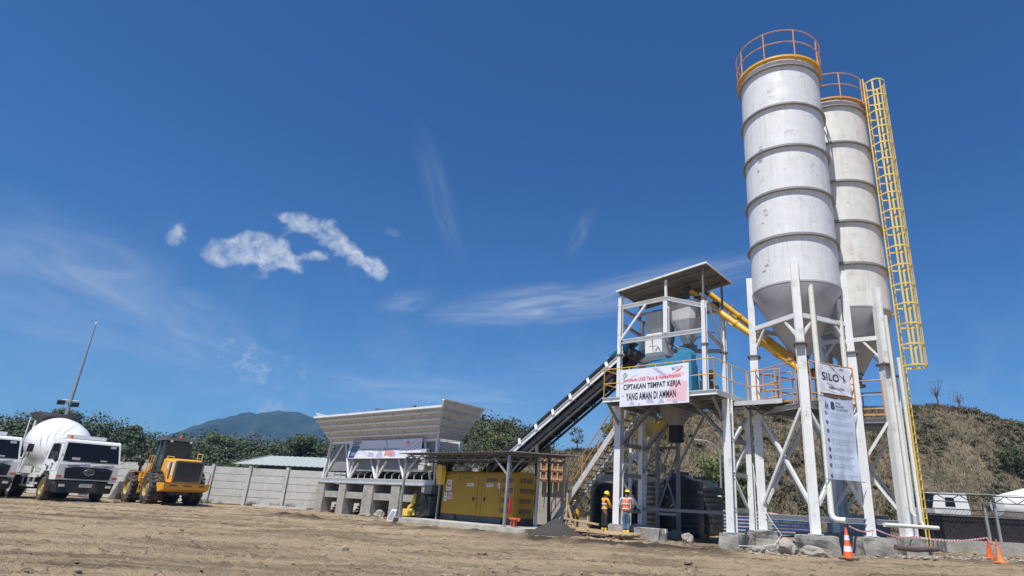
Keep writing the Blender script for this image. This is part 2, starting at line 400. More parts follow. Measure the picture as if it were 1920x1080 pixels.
    def ball(s, c, r, n=12, m=8, mi=0, sq=(1, 1, 1)):
        c = Vector(c); vs = [c + Vector((0, 0, -r * sq[2]))]
        for i in range(1, m):
            ph = -math.pi / 2 + math.pi * i / m
            for k in range(n):
                t = 2 * math.pi * k / n
                vs.append(c + Vector((r * sq[0] * math.cos(ph) * math.cos(t), r * sq[1] * math.cos(ph) * math.sin(t), r * sq[2] * math.sin(ph))))
        vs.append(c + Vector((0, 0, r * sq[2])))
        fs = [(0, 1 + (k + 1) % n, 1 + k) for k in range(n)]
        for i in range(m - 2):
            for k in range(n):
                a = 1 + i * n; fs.append((a + k, a + (k + 1) % n, a + n + (k + 1) % n, a + n + k))
        a = 1 + (m - 2) * n; fs += [(a + k, a + (k + 1) % n, len(vs) - 1) for k in range(n)]
        s.add(vs, fs, mi, True)
    def build(s, name, mats, parent=None, loc=None, rz=0):
        me = bpy.data.meshes.new(name)
        me.from_pydata(s.v, [], s.f)
        if not isinstance(mats, (list, tuple)): mats = [mats]
        for m in mats: me.materials.append(m)
        me.polygons.foreach_set('material_index', s.m); me.polygons.foreach_set('use_smooth', s.sm)
        me.update()
        if any(s.sm):
            try: me.set_sharp_from_angle(angle=R(40))
            except Exception: pass
        o = bpy.data.objects.new(name, me); C.objects.link(o)
        if parent: o.parent = parent
        if loc is not None: o.location = loc
        if rz: o.rotation_euler = (0, 0, rz)
        return o
def tag(o, label=None, cat=None, group=None, kind=None):
    if label: o['label'] = label
    if cat: o['category'] = cat
    if group: o['group'] = group
    if kind: o['kind'] = kind
    return o
def empty(name, loc, rz, label, cat, group=None):
    o = bpy.data.objects.new(name, None); C.objects.link(o); o.location = loc; o.rotation_euler = (0, 0, rz)
    o.empty_display_size = .3
    return tag(o, label, cat, group)
def copy_tree(o, parent=None):
    c = o.copy(); C.objects.link(c)
    if parent: c.parent = parent
    for ch in list(o.children): copy_tree(ch, c)
    return c
def one(fn, name, m, parent, *a, **k):
    b = MB(); getattr(b, fn)(*a, **k); return b.build(name, m, parent)
def text_into(mb, s, o, u, v, w=None, h=None, mi=0, bold=.0, warp=None, lift=.006, align='L'):
    """lettering as flat faces: origin o (left bottom), unit vectors u (reading) and v (up), width w and height h"""
    cu_ = bpy.data.curves.new('t', 'FONT'); cu_.body = s; cu_.size = 1.0; cu_.offset = bold; cu_.resolution_u = 3; cu_.fill_mode = 'BOTH'; cu_.space_character = 1.0 + bold * 2.2
    ob = bpy.data.objects.new('t', cu_); C.objects.link(ob)
    dg = bpy.context.evaluated_depsgraph_get(); dg.update()
    me = bpy.data.meshes.new_from_object(ob.evaluated_get(dg))
    vs = [p.co.copy() for p in me.vertices]; fs = [tuple(p.vertices) for p in me.polygons]
    bpy.data.objects.remove(ob); bpy.data.meshes.remove(me); bpy.data.curves.remove(cu_)
    if not vs: return
    x0 = min(p.x for p in vs); x1 = max(p.x for p in vs); y0 = min(p.y for p in vs); y1 = max(p.y for p in vs)
    sy = h / (y1 - y0) if h else None; sx = w / (x1 - x0) if w else sy
    if sy is None: sy = sx
    o, u, v = Vector(o), Vector(u), Vector(v); nrm = u.cross(v)
    out = []
    for p in vs:
        a, b = (p.x - x0) * sx, (p.y - y0) * sy
        q = o + u * a + v * b + nrm * lift
        if warp: q = warp(q)
        out.append(q)
    mb.add(out, fs, mi)
def bevel(o, w=.03, seg=3):
    m = o.modifiers.new('Bevel', 'BEVEL'); m.width = w; m.segments = seg; m.limit_method = 'ANGLE'; m.angle_limit = R(22)
    return o
# ================================================================ the setting
def fbm(x, y, s, o=4):
    return noise.fractal(Vector((x * s, y * s, 3.7)), 1.0, 2.0, o)
def smooth(a, b, x):
    t = max(0, min(1, (x - a) / (b - a))); return t * t * (3 - 2 * t)
def seg_d(x, y, a, b):
    ax, ay = a; bx, by = b; dx, dy = bx - ax, by - ay
    t = max(0, min(1, ((x - ax) * dx + (y - ay) * dy) / (dx * dx + dy * dy)))
    return math.hypot(x - ax - dx * t, y - ay - dy * t)
BAND = [(-11.0, 26.0), (-6.5, 22.6), (-3.2, 20.0), (0.5, 18.2), (4.0, 17.0)]
def ridge_z(x):
    P = [(-90, 4), (-40, 4.5), (-14, 8.0), (-6, 7.2), (-2, 5.6), (2.5, 6.2), (6.5, 8.6), (12, 9.8), (22, 11), (35, 11.3), (46, 10.6), (80, 9.5), (200, 6)]
    for (a, za), (b, zb) in zip(P, P[1:]):
        if x <= b: return za + (zb - za) * smooth(a, b, x)
    return 6
def bank_z(x, y):
    foot = 39.5 + (3 if x < 10 else 3 - (x - 10) * .10) if x > -6 else 42.5 + min(60, (-6 - x) * 1.1)
    top = 60 if x > -6 else 62 + min(60, (-6 - x) * .8)
    t = smooth(foot, max(top, foot + 12), y)
    if t <= 0: return 0
    return t * (ridge_z(x) * (1 - .25 * smooth(75, 160, y))) + t * (fbm(x, y, .12, 5) * .9 + fbm(x + 9, y, .5, 4) * .28)
def ground_z(x, y):
    d = math.hypot(x, y)
    f = 1 - smooth(60, 110, d)
    z = fbm(x, y, .22, 3) * .035 * f
    if d < 60:
        k = 1 - smooth(30, 55, d)
        z += fbm(x * .45 + y * .12, y * 1.5 - x * .3, .8, 5) * .032 * k + fbm(x, y, 2.6, 5) * .015 * k
        n = fbm(x + 50, y, 6.5, 3)
        z += max(0, n - .22) * .09 * k
        # tyre ruts sweeping past in front of the plant
        for off, w in ((0, .3), (2.0, .3), (4.6, .35), (6.5, .3)):
            q = (y - 13.5 - off * .7 + x * .30 + math.sin(x * .11 + off) * .5)
            z += (-.045 * math.exp(-(q / w) ** 2) + .03 * math.exp(-((abs(q) - w * 1.6) / .16) ** 2)) * max(0, .7 + .9 * fbm(x, y, .35, 3))
        b = min(seg_d(x, y, BAND[i], BAND[i + 1]) for i in range(len(BAND) - 1))
        z += math.exp(-(b / .55) ** 2) * (.05 + .09 * max(0, fbm(x * 1.0, y * 1.0, 1.6, 4) + .25))
    return z - .02
def make_ground():
    ang = [R(a) for a in np.concatenate([np.arange(-48, 48, .22), np.arange(48, 90, 1.5), np.arange(90, 312, 7)])]
    rad = [0.0, .6, 1.2, 2, 3, 4, 5]
    r = 5.6
    while r < 60: rad.append(r); r += max(.045, r * .0065)
    while r < 9000: rad.append(r); r *= 1.09
    vs, fs = [(0, 0, -.02)], []; na = len(ang); dk = [0.0]
    for r_ in rad[1:]:
        for a in ang:
            x, y = r_ * math.sin(a), r_ * math.cos(a)
            z = ground_z(x, y) if r_ < 120 else -.02
            vs.append((x, y, z))
            d = 0
            if r_ < 60:
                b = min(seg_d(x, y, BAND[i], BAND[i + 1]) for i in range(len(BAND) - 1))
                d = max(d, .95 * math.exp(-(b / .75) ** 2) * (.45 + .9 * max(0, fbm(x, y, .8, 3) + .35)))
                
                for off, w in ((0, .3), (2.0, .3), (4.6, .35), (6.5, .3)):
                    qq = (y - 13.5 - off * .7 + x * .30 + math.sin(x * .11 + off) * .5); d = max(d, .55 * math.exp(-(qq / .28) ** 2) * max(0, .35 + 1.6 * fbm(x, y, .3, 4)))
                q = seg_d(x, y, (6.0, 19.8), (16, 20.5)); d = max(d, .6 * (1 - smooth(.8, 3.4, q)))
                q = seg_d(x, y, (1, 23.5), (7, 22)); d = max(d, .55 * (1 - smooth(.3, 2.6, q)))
            dk.append(min(1, d))
    for k in range(na): fs.append((0, 1 + (k + 1) % na, 1 + k))
    for i in range(len(rad) - 2):
        for k in range(na):
            a = 1 + i * na; k2 = (k + 1) % na
            fs.append((a + k, a + k2, a + na + k2, a + na + k))
    me = bpy.data.meshes.new('ground'); me.from_pydata(vs, [], fs)
    me.polygons.foreach_set('use_smooth', [True] * len(fs))
    at = me.attributes.new('dark_soil', 'FLOAT', 'POINT'); at.data.foreach_set('value', dk)  # mask of darker ground along band and ruts, round silos and tower
    m = bpy.data.materials.new('bare_earth'); m.use_nodes = True
    N, L = m.node_tree.nodes, m.node_tree.links; bs = N['Principled BSDF']
    bs.inputs['Roughness'].default_value = .95; bs.inputs['Specular IOR Level'].default_value = .15
    t = N.new('ShaderNodeTexCoord')
    def nz(scale, det, sc=(1, 1, 1), rough=.6, rot=0, dist=0):
        mp = N.new('ShaderNodeMapping'); mp.inputs['Scale'].default_value = sc; mp.inputs['Rotation'].default_value = (0, 0, rot)
        L.new(t.outputs['Object'], mp.inputs['Vector'])
        n = N.new('ShaderNodeTexNoise'); n.inputs['Scale'].default_value = scale; n.inputs['Detail'].default_value = det
        n.inputs['Roughness'].default_value = rough; n.inputs['Distortion'].default_value = dist
        L.new(mp.outputs[0], n.inputs['Vector']); return n.outputs['Fac']
    def mr(v, a, b, c=0, d=1):
        n = N.new('ShaderNodeMapRange'); n.inputs[1].default_value = a; n.inputs[2].default_value = b; n.inputs[3].default_value = c; n.inputs[4].default_value = d
        L.new(v, n.inputs[0]); return n.outputs[0]
    def mix(f, a, b):
        n = N.new('ShaderNodeMixRGB')
        for i, v in ((0, f), (1, a), (2, b)):
            if isinstance(v, tuple): n.inputs[i].default_value = (*v, 1)
            else: L.new(v, n.inputs[i])
        return n.outputs[0]
    big = mr(nz(.22, 4), .35, .65)
    c = mix(big, (.57, .44, .275), (.45, .34, .215))
    c = mix(mr(nz(.5, 7, (.30, 1.5, 1), .7, R(16), .4), .47, .60, 0, .8), c, (.20, .148, .10))
    c = mix(mr(nz(1.3, 9, (.30, 1.7, 1), .76, R(14)), .52, .62, 0, .9), c, (.12, .088, .06))  # streaks of darker earth, with small clod shadows painted in
    c = mix(mr(nz(7, 6, (1, 1, 1), .7), .58, .72, 0, .6), c, (.15, .11, .075))
    c = mix(mr(nz(16, 3, (1, 1, 1), .6), .66, .74, 0, .7), c, (.50, .43, .33))
    c = mix(mr(nz(9, 6), .3, .7, 0, .3), c, (.38, .30, .21))
    a = N.new('ShaderNodeAttribute'); a.attribute_name = 'dark_soil'
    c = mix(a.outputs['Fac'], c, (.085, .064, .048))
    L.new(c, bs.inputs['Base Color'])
    b = N.new('ShaderNodeBump'); b.inputs['Distance'].default_value = .09
    ad = N.new('ShaderNodeMath'); ad.operation = 'ADD'
    L.new(nz(6, 8, (1, 1, 1), .75), ad.inputs[0]); L.new(nz(28, 5), ad.inputs[1])
    L.new(ad.outputs[0], b.inputs['Height']); L.new(b.outputs[0], bs.inputs['Normal'])
    me.materials.append(m)
    o = bpy.data.objects.new('ground', me); C.objects.link(o); o['kind'] = 'structure'
make_ground()

# ---- embankment and forested hill
def height_sheet(name, xs, ys, fn, m, **k):
    vs = [(x, y, fn(x, y)) for y in ys for x in xs]; n = len(xs)
    fs = [(j * n + i, j * n + i + 1, (j + 1) * n + i + 1, (j + 1) * n + i) for j in range(len(ys) - 1) for i in range(n - 1)]
    me = bpy.data.meshes.new(name); me.from_pydata(vs, [], fs); me.materials.append(m)
    me.polygons.foreach_set('use_smooth', [True] * len(fs))
    o = bpy.data.objects.new(name, me); C.objects.link(o); o['kind'] = 'structure'
    return o
def hill_mat(name, a, b, c, d, s=.25):
    m = bpy.data.materials.new(name); m.use_nodes = True
    N, L = m.node_tree.nodes, m.node_tree.links; bs = N['Principled BSDF']; bs.inputs['Roughness'].default_value = .95
    bs.inputs['Specular IOR Level'].default_value = .1
    t = N.new('ShaderNodeTexCoord'); col = None
    for i, (cc, sc, lo, hi) in enumerate(((b, s, .42, .62), (c, s * 4, .48, .66), (d, s * 14, .55, .7))):
        n = N.new('ShaderNodeTexNoise'); n.inputs['Scale'].default_value = sc; n.inputs['Detail'].default_value = 9; n.inputs['Roughness'].default_value = .7
        L.new(t.outputs['Object'], n.inputs['Vector'])
        r_ = N.new('ShaderNodeMapRange'); r_.inputs[1].default_value = lo; r_.inputs[2].default_value = hi
        L.new(n.outputs['Fac'], r_.inputs[0])
        x = N.new('ShaderNodeMixRGB'); x.inputs['Color2'].default_value = (*cc, 1)
        if col is None: x.inputs['Color1'].default_value = (*a, 1)
        else: L.new(col, x.inputs['Color1'])
        L.new(r_.outputs[0], x.inputs['Fac']); col = x.outputs[0]
    L.new(col, bs.inputs['Base Color'])
    bp = N.new('ShaderNodeBump'); bp.inputs['Distance'].default_value = .25
    L.new(n.outputs['Fac'], bp.inputs['Height']); L.new(bp.outputs[0], bs.inputs['Normal'])
    return m
M['bank'] = hill_mat('dry_bank', (.175, .138, .095), (.115, .098, .066), (.075, .078, .045), (.28, .225, .165), .16)
M['forest'] = hill_mat('forest_floor', (.06, .075, .03), (.045, .06, .025), (.10, .09, .05), (.04, .05, .02))
xs = list(np.arange(-26, 75, .6)); ys = list(np.arange(37, 64, .45)) + list(np.arange(64, 120, 2.5))
height_sheet('hillside', xs, ys, lambda x, y: bank_z(x, y) - .12, M['bank'])
def wood_z(x, y):
    t = smooth(54, 96, y + max(0, (-40 - x)) * .35)
    return t * (4.5 + 2.5 * smooth(-50, -24, x) + .9 * math.sin(x * .09 + 1) + 1.3 * fbm(x, y, .05, 3) - 1.0 * math.exp(-((x + .6 * y) / 7.5) ** 2)) - .1
height_sheet('hill', list(np.arange(-150, -5.5, 2.0)), list(np.arange(50, 135, 2.0)), wood_z, M['forest'])

# ---- the mountain beyond
MP = [(-1900, 60), (-1500, 95), (-1180, 100), (-1149, 104), (-1095, 96), (-1030, 92), (-966, 96), (-930, 104), (-895, 128), (-860, 146), (-824, 158), (-790, 170), (-762, 178), (-723, 170),
      (-685, 181), (-631, 175), (-591, 168), (-459, 150), (-325, 118), (-150, 80), (200, 40), (900, 0)]
def mtn_z(x, y):
    xx = x * 1500 / max(y, 900) if False else x
    for (a, za), (b, zb) in zip(MP, MP[1:]):
        if xx <= b: h = za + (zb - za) * ((xx - a) / (b - a)); break
    else: h = 0
    t = smooth(1000, 1500, y) * (1 - smooth(1560, 2100, y))
    r_ = noise.ridged_multi_fractal(Vector((x * .006, y * .004, 1.3)), 1.0, 2.1, 6, .9, 2.0)
    n = fbm(x, y, .02, 5)
    return h * t + (r_ - 1.2) * 42 * t * (1 - smooth(1380, 1500, y) * .88) + n * 6 * t - 2
M['mtn'] = hill_mat('mountain_forest', (.026, .038, .022), (.075, .080, .045), (.010, .018, .011), (.05, .055, .03), .022)
height_sheet('mountain', list(np.arange(-1900, 900, 8.0)), list(np.arange(980, 1500, 13)) + list(np.arange(1500, 2110, 40)), mtn_z, M['mtn'])

# ================================================================ foliage
def leafy(mb, rnd, c, rad, n, size, mi=(0, 1), sq=(1, 1, .8), shell=.55):
    """n little leaf-cluster faces spread through an uneven ball"""
    c = Vector(c); V = []; F = []
    for _ in range(n):
        d = Vector((rnd.gauss(0, 1), rnd.gauss(0, 1), rnd.gauss(0, 1))).normalized()
        r_ = rad * (shell + (1 - shell) * rnd.random()) * (.8 + .35 * noise.noise(d * 1.7 + c))
        p = c + Vector((d.x * sq[0], d.y * sq[1], d.z * sq[2])) * r_
        nrm = (d + Vector((rnd.uniform(-.9, .9), rnd.uniform(-.9, .9), rnd.uniform(-.6, .9)))).normalized()
        a = nrm.orthogonal().normalized(); b = nrm.cross(a); t = rnd.uniform(0, 6.28)
        u = (a * math.cos(t) + b * math.sin(t)) * size * rnd.uniform(.6, 1.3); v = (b * math.cos(t) - a * math.sin(t)) * size * rnd.uniform(.35, .8)
        mb.add([p - u, p - v * .8, p + u, p + v], [(0, 1, 2, 3)], rnd.choice(mi))
def tree_meshes(name, seed, h, w, mats, blobs=9, leaves=1500, size=.16, trunk_h=.35):
    rnd = random.Random(seed); cr, tk = MB(), MB()
    base = h * trunk_h
    tk.tube([(0, 0, -.3), (.05 * w, .03, base * .6), (.02, .06 * w, base * 1.3), (.05, 0, h * .72)], [.035 * h, .028 * h, .02 * h, .006 * h], 7)
    for k in range(blobs):
        t = 2 * math.pi * k / blobs + rnd.uniform(-.4, .4); rr = w * .5 * rnd.uniform(.25, .72); zz = rnd.uniform(base, h * .85)
        p = Vector((rr * math.cos(t), rr * math.sin(t), zz)); br = w * rnd.uniform(.19, .32)
        leafy(cr, rnd, p, br, leaves // blobs, size, (0, 0, 1) if rnd.random() < .6 else (1, 1, 2), (1, 1, .75))
        tk.tube([(0.03, .03, base * rnd.uniform(.7, 1.2)), p * .55 + Vector((0, 0, base * .3)), p], [.015 * h, .01 * h, .004 * h], 5)
    leafy(cr, rnd, (0, 0, h * .82), w * .26, leaves // blobs, size, (0, 1, 2))
    return cr, tk
def tree(name, loc, seed, h, w, label, cat='tree', mats=None, group=None, **k):
    e = empty(name, loc, 0, label, cat, group)
    cr, tk = tree_meshes(name, seed, h, w, mats, **k)
    cr.build('crown', mats or [M['leaf_a'], M['leaf_b'], M['leaf_c']], e); tk.build('trunk', M['bark'], e)
    return e
# the wooded hill behind the wall: a mass of crowns nobody could count
def make_wood():
    rnd = random.Random(5); mb = MB(); n = 0
    for _ in range(3000):
        y = rnd.uniform(56, 112); x = rnd.uniform(-112, -1.5)
        if abs(math.degrees(math.atan2(x, y))) > 47: continue
        if x > -9 and y < 61 + max(0, x + 6) * 1.5: continue
        z = max(wood_z(x, y) if x < -6 else -9, bank_z(x, y) if x > -26 else -9)
        r_ = rnd.choice((.7, .9, 1.2, 1.6, 2.1)) * rnd.uniform(.85, 1.15) * (1.1 if y > 80 else .8)
        k = rnd.random(); mi = (0, 0, 0, 1) if k < .45 else (1, 1, 0, 2) if k < .8 else (2, 2, 1)
        hh = r_ * rnd.uniform(.6, 1.15)
        leafy(mb, rnd, (x, y, z + hh), r_, 120, .19, mi, (1, 1, rnd.uniform(.8, 1.15)), .6)
        n += 1
    o = mb.build('woodland', [M['leaf_a'], M['leaf_b'], M['leaf_c']])
    tag(o, 'dense dark green woodland covering the hill behind the concrete wall', 'woodland', kind='stuff')
make_wood()
def make_brush():
    rnd = random.Random(9); mb = MB()
    def tuft(x, y, z, h, mi, n=4, w=.05, lean=.45):
        for _ in range(n):
            a = rnd.uniform(0, 6.28); l = rnd.uniform(.1, lean) * h; hx, hy = math.cos(a), math.sin(a)
            b = Vector((x + rnd.uniform(-.1, .1), y + rnd.uniform(-.1, .1), z - .05)); s = Vector((-hy, hx, 0)) * w
            t = b + Vector((hx * l, hy * l, h * rnd.uniform(.6, 1.1)))
            mb.add([b - s, b + s, t], [(0, 1, 2)], mi)
    for _ in range(42000):
        x = rnd.uniform(-6, 46); y = rnd.uniform(41, 61) if rnd.random() < .8 else rnd.uniform(57, 62)
        z = bank_z(x, y)
        if z < .25: continue
        d = fbm(x, y, .22, 4)
        if d < -.25 and rnd.random() < .6: continue
        mi = (0 if fbm(x + 5, y * 1.4, .35, 4) > -.08 else 1) if rnd.random() < .85 else 1 - (d > 0)
        if rnd.random() < .10 + .1 * (y > 54): mi = 3
        tuft(x, y, z - .1, rnd.uniform(.10, .42) * (1.7 if rnd.random() < .06 else 1), mi, 4, .028, 1.1)
    o = mb.build('dry_grass', [M['straw'], M['straw2'], M['leaf_b'], M['leaf_c']])
    tag(o, 'dry brown grass and brush covering the embankment', 'dry grass', kind='stuff')
    mb = MB()
    for _ in range(2100):
        x = rnd.uniform(-6, 46); y = rnd.uniform(41.5, 61); z = bank_z(x, y)
        if z < .3: continue
        if fbm(x + 40, y, .11, 4) < .06 and rnd.random() < .93: continue
        r_ = rnd.uniform(.18, .7)
        k = rnd.random()
        leafy(mb, rnd, (x, y, z + r_ * .25), r_, 60, .10, (2, 2, 1) if k < .6 else (1, 1, 2) if k < .9 else (1, 0), (1.1, 1.1, .7), .35)
    for _ in range(900):
        x = rnd.uniform(-25, -1.5); y = rnd.uniform(45, 63); z = bank_z(x, y)
        if z < .3: continue
        r_ = rnd.uniform(.5, 1.1); leafy(mb, rnd, (x, y, z + r_ * .5), r_, 110, .11, (0, 0, 1), (1.1, 1.1, .85), .4)
    o = mb.build('ground_scrub', [M['leaf_b'], M['leaf_c'], M['straw2']])
    tag(o, 'low grey green scrub patches scattered over the dry embankment', 'scrub', kind='stuff')
make_brush()
def on_bank(x, y): return (x, y, bank_z(x, y) - .1)
GL = [M['leaf_b'], M['leaf_d'], M['leaf_c']]
tree('broadleaf_tree', on_bank(4.6, 55), 21, 3.2, 2.9, 'green tree on the ridge just left of the tower with the long banner', mats=GL, leaves=900, size=.12)
tree('thin_tree', on_bank(1.4, 58), 22, 2.4, 1.8, 'thin pale tree on the ridge above the conveyor shadow side', mats=[M['leaf_c'], M['leaf_b'], M['leaf_c']], leaves=320, size=.09, blobs=7)
tree('small_tree', on_bank(7.4, 57), 23, 2.0, 2.0, 'small bush tree on the ridge behind the yellow skip', mats=GL, leaves=420, size=.1, blobs=6)
tree('thorn_bush', (12.2, 44.5, bank_z(12.2, 44.5) - .2), 24, 4.6, 5.2, 'large green bush at the foot of the bank behind the curved street lamp', 'bush', mats=[M['leaf_a'], M['leaf_d'], M['leaf_b']], leaves=4200, size=.13, blobs=16, trunk_h=.12)
tree('thorn_bush', (9.3, 45.0, bank_z(9.3, 45) - .2), 34, 3.2, 4.0, 'green bush behind the black water tanks, left of the lamp', 'bush', mats=[M['leaf_a'], M['leaf_b'], M['leaf_c']], leaves=2000, size=.13, blobs=11, trunk_h=.12)
tree('bare_sapling', on_bank(36.4, 58.5), 25, 3.0, 1.9, 'taller bare sapling on the ridge right of the silos', mats=[M['leaf_c'], M['straw2'], M['leaf_c']], leaves=170, size=.05, blobs=9)
tree('bare_sapling', on_bank(38.5, 58.5), 26, 2.5, 2.2, 'shorter bare sapling on the ridge beside the taller one', mats=[M['leaf_c'], M['straw2'], M['leaf_c']], leaves=130, size=.05, blobs=8)
tree('round_bush', (36.0, 49.5, bank_z(36, 49.5) - .2), 27, 2.1, 2.7, 'round dark green bush on the bank right of the silos', 'bush', mats=[M['leaf_a'], M['leaf_b'], M['leaf_a']], leaves=1500, size=.1, blobs=8, trunk_h=.1)
tree('spreading_bush', (33.5, 43.5, bank_z(33.5, 43.5) - .2), 28, 3.4, 6.2, 'spreading green bush at the far right behind the cement tanker', 'bush', mats=[M['leaf_b'], M['leaf_d'], M['leaf_b']], leaves=3600, size=.12, blobs=14, trunk_h=.1)
tree('hill_tree', (-45.5, 84, wood_z(-45.5, 84)), 29, 4.2, 4.0, 'bright green tree standing above the woodland left of the hopper', mats=GL, leaves=6500, size=.13, blobs=12)
tree('hill_tree', (-57.5, 84, wood_z(-57.5, 84)), 31, 3.4, 3.4, 'light green tree above the wheel loader cab roof', mats=GL, leaves=4500, size=.13, blobs=10)
tree('hill_tree', (-33.5, 80, wood_z(-33.5, 80)), 32, 4.6, 5.2, 'dark rounded tree at the left edge of the white hopper', mats=[M['leaf_a'], M['leaf_b'], M['leaf_a']], leaves=6500, size=.13, blobs=14)
tree('hill_tree', (-66.0, 82, wood_z(-66, 82)), 33, 4.0, 5.2, 'dark tree on the hill between the white truck and the loader', mats=[M['leaf_a'], M['leaf_b'], M['leaf_c']], leaves=6500, size=.13, blobs=14)
# ================================================================ silos
def rail_run(mb, pts, z0, heights, post_every=1.0, r=.022, closed=False, post_r=None, mi=0):
    """a guard rail along a polyline of (x, y)"""
    P = [Vector((x, y, 0)) for x, y in pts]
    if closed: P.append(P[0])
    for h in heights: mb.tube([p + Vector((0, 0, z0 + h)) for p in P], r, 6, mi)
    for a, b in zip(P, P[1:]):
        n = max(1, round((b - a).length / post_every))
        for k in range(n + (0 if closed else 1)):
            q = a + (b - a) * k / n
            mb.tube([q + Vector((0, 0, z0)), q + Vector((0, 0, z0 + heights[-1]))], post_r or r * 1.15, 6, mi)
def make_silo(name, loc, rz, label, paint, pipes):
    e = empty(name, loc, rz, label, 'silo', 'cement silos on steel legs')
    shell = MB(); n = 72; rr = 1.45
    z0, zt = 8.23, 17.02
    prof = [(rr, z0)]; zz = z0
    while zz < zt - .06:
        zz += .12; rr_ = 1.45 + .004 * noise.noise(Vector((0, 0, zz * 3))); prof.append((rr_, min(zz, zt)))
    prof += [(1.40, zt + .05), (0.9, zt + .16), (.02, zt + .25)]
    shell.lathe(prof, n=n)
    s = shell.build('shell', paint, e)
    # small bolted scars left on the paint where a ladder used to be
    rnd = random.Random(3)
    for k in range(15 if paint is M['silo'] else 0):
        sc = MB(); a = R(-128 + rnd.uniform(-7, 7)); z = rnd.uniform(8.6, 13.6); w = rnd.uniform(.02, .10); h = rnd.uniform(.008, .025)
        p = Vector((1.462 * math.cos(a), 1.462 * math.sin(a), z)); t = Vector((-math.sin(a), math.cos(a), 0))
        sc.plate([p - t * w, p + t * w, p + t * w * .7 + Vector((0, 0, h)), p - t * w + Vector((0, 0, h))], .008)
        sc.build('weld_scar', M['scar'], s)
    for k, z in enumerate((8.24, 9.93, 11.66, 13.38, 15.13)):
        for da in (0,):
            a = R(-122 + 47 * k + da + (25 if paint is M['silo_cream'] else 0)); p = Vector((1.4535 * math.cos(a), 1.4535 * math.sin(a), z)); tn = Vector((-math.sin(a), math.cos(a), 0))
            sc = MB(); sc.plate([p - tn * .009, p + tn * .009, p + tn * .009 + Vector((0, 0, 1.55)), p - tn * .009 + Vector((0, 0, 1.55))], .008); sc.build('weld_seam', M['seam'], s)
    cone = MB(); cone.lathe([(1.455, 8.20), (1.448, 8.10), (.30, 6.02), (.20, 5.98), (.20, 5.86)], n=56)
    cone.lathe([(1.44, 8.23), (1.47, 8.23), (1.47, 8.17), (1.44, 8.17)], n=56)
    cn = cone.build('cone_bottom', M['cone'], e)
    v = MB(); v.lathe([(.26, 6.0), (.26, 5.94)], n=20, cap0=True, cap1=True); v.lathe([(.17, 5.93), (.17, 5.62)], n=16, cap0=True, cap1=True); v.box(-.2, .2, -.2, .2, 5.50, 5.61)
    v.tube([(0, -.2, 5.75), (.05, -.45, 5.72)], .03); v.build('valve', M['mid'], cn)
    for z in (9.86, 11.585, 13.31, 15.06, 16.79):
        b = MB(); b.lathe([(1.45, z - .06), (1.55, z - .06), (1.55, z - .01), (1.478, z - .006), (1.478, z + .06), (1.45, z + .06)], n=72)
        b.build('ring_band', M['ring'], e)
    t = MB(); t.lathe([(1.44, 17.05), (1.60, 17.05), (1.60, 17.125), (1.585, 17.125), (1.585, 17.07), (1.44, 17.07)], n=64)
    t.build('top_ledge', M['screw'] if paint is M['silo'] else M['amber'], e)
    g = MB(); ring = [(1.585 * math.cos(k * R(5)), 1.585 * math.sin(k * R(5))) for k in range(73)]
    for h in (.58, 1.12): g.tube([(x, y, 17.15 + h) for x, y in ring], .022, 6, cap=False)
    for k in range(9):
        a = R(14 + 40 * k); g.tube([(1.585 * math.cos(a), 1.585 * math.sin(a), 17.0), (1.585 * math.cos(a), 1.585 * math.sin(a), 18.27)], .026, 6)
    g.build('guard_rail', M['amber'], e)
    f = MB(); f.lathe([(.28, 17.15), (.28, 17.5), (.34, 17.52), (.34, 17.75), (.05, 17.82)], (.3, .3, 0), n=20); f.build('dust_filter', M['lgrey'], e)
    # legs: a built-up H column, wider below the flange joint
    for i, (lx, ly) in enumerate(((-1.52, 0), (0, -1.52), (1.52, 0), (0, 1.52))):
        d = Vector((lx, ly, 0)).normalized(); side = Vector((-d.y, d.x, 0)); b = MB()
        p = Vector((lx, ly, 0))
        def H(z0_, z1_, w, dd):
            for k in (-1, 1):
                b.beam(p + side * k * w / 2 + Vector((0, 0, z0_)), p + side * k * w / 2 + Vector((0, 0, z1_)), .016, dd, up=d)
            b.beam(p + d * .02 + Vector((0, 0, z0_)), p + d * .02 + Vector((0, 0, z1_)), w - .02, .014, up=d)
        H(6.08, 8.9, .24, .22)
        H(.53, 6.02, .27, .26)
        b.build('leg', M['white'], e)
        b = MB(); b.beam(p + Vector((0, 0, 6.025)), p + Vector((0, 0, 6.045)), .42, .42, up=d); b.beam(p + Vector((0, 0, 6.052)), p + Vector((0, 0, 6.072)), .42, .42, up=d)
        for k in (-.17, .17):
            for j in (-.17, .17): b.tube([p + side * k + d * j + Vector((0, 0, 5.98)), p + side * k + d * j + Vector((0, 0, 6.11))], .018, 6)
        b.build('flange', M['mid'], e)
        b = MB(); b.beam(p + Vector((0, 0, .505)), p + Vector((0, 0, .527)), .40, .40, up=d); b.build('base_plate', M['lgrey'], e)
    L4 = [Vector((-1.52, 0, 0)), Vector((0, -1.52, 0)), Vector((1.52, 0, 0)), Vector((0, 1.52, 0))]
    up = lambda z: Vector((0, 0, z))
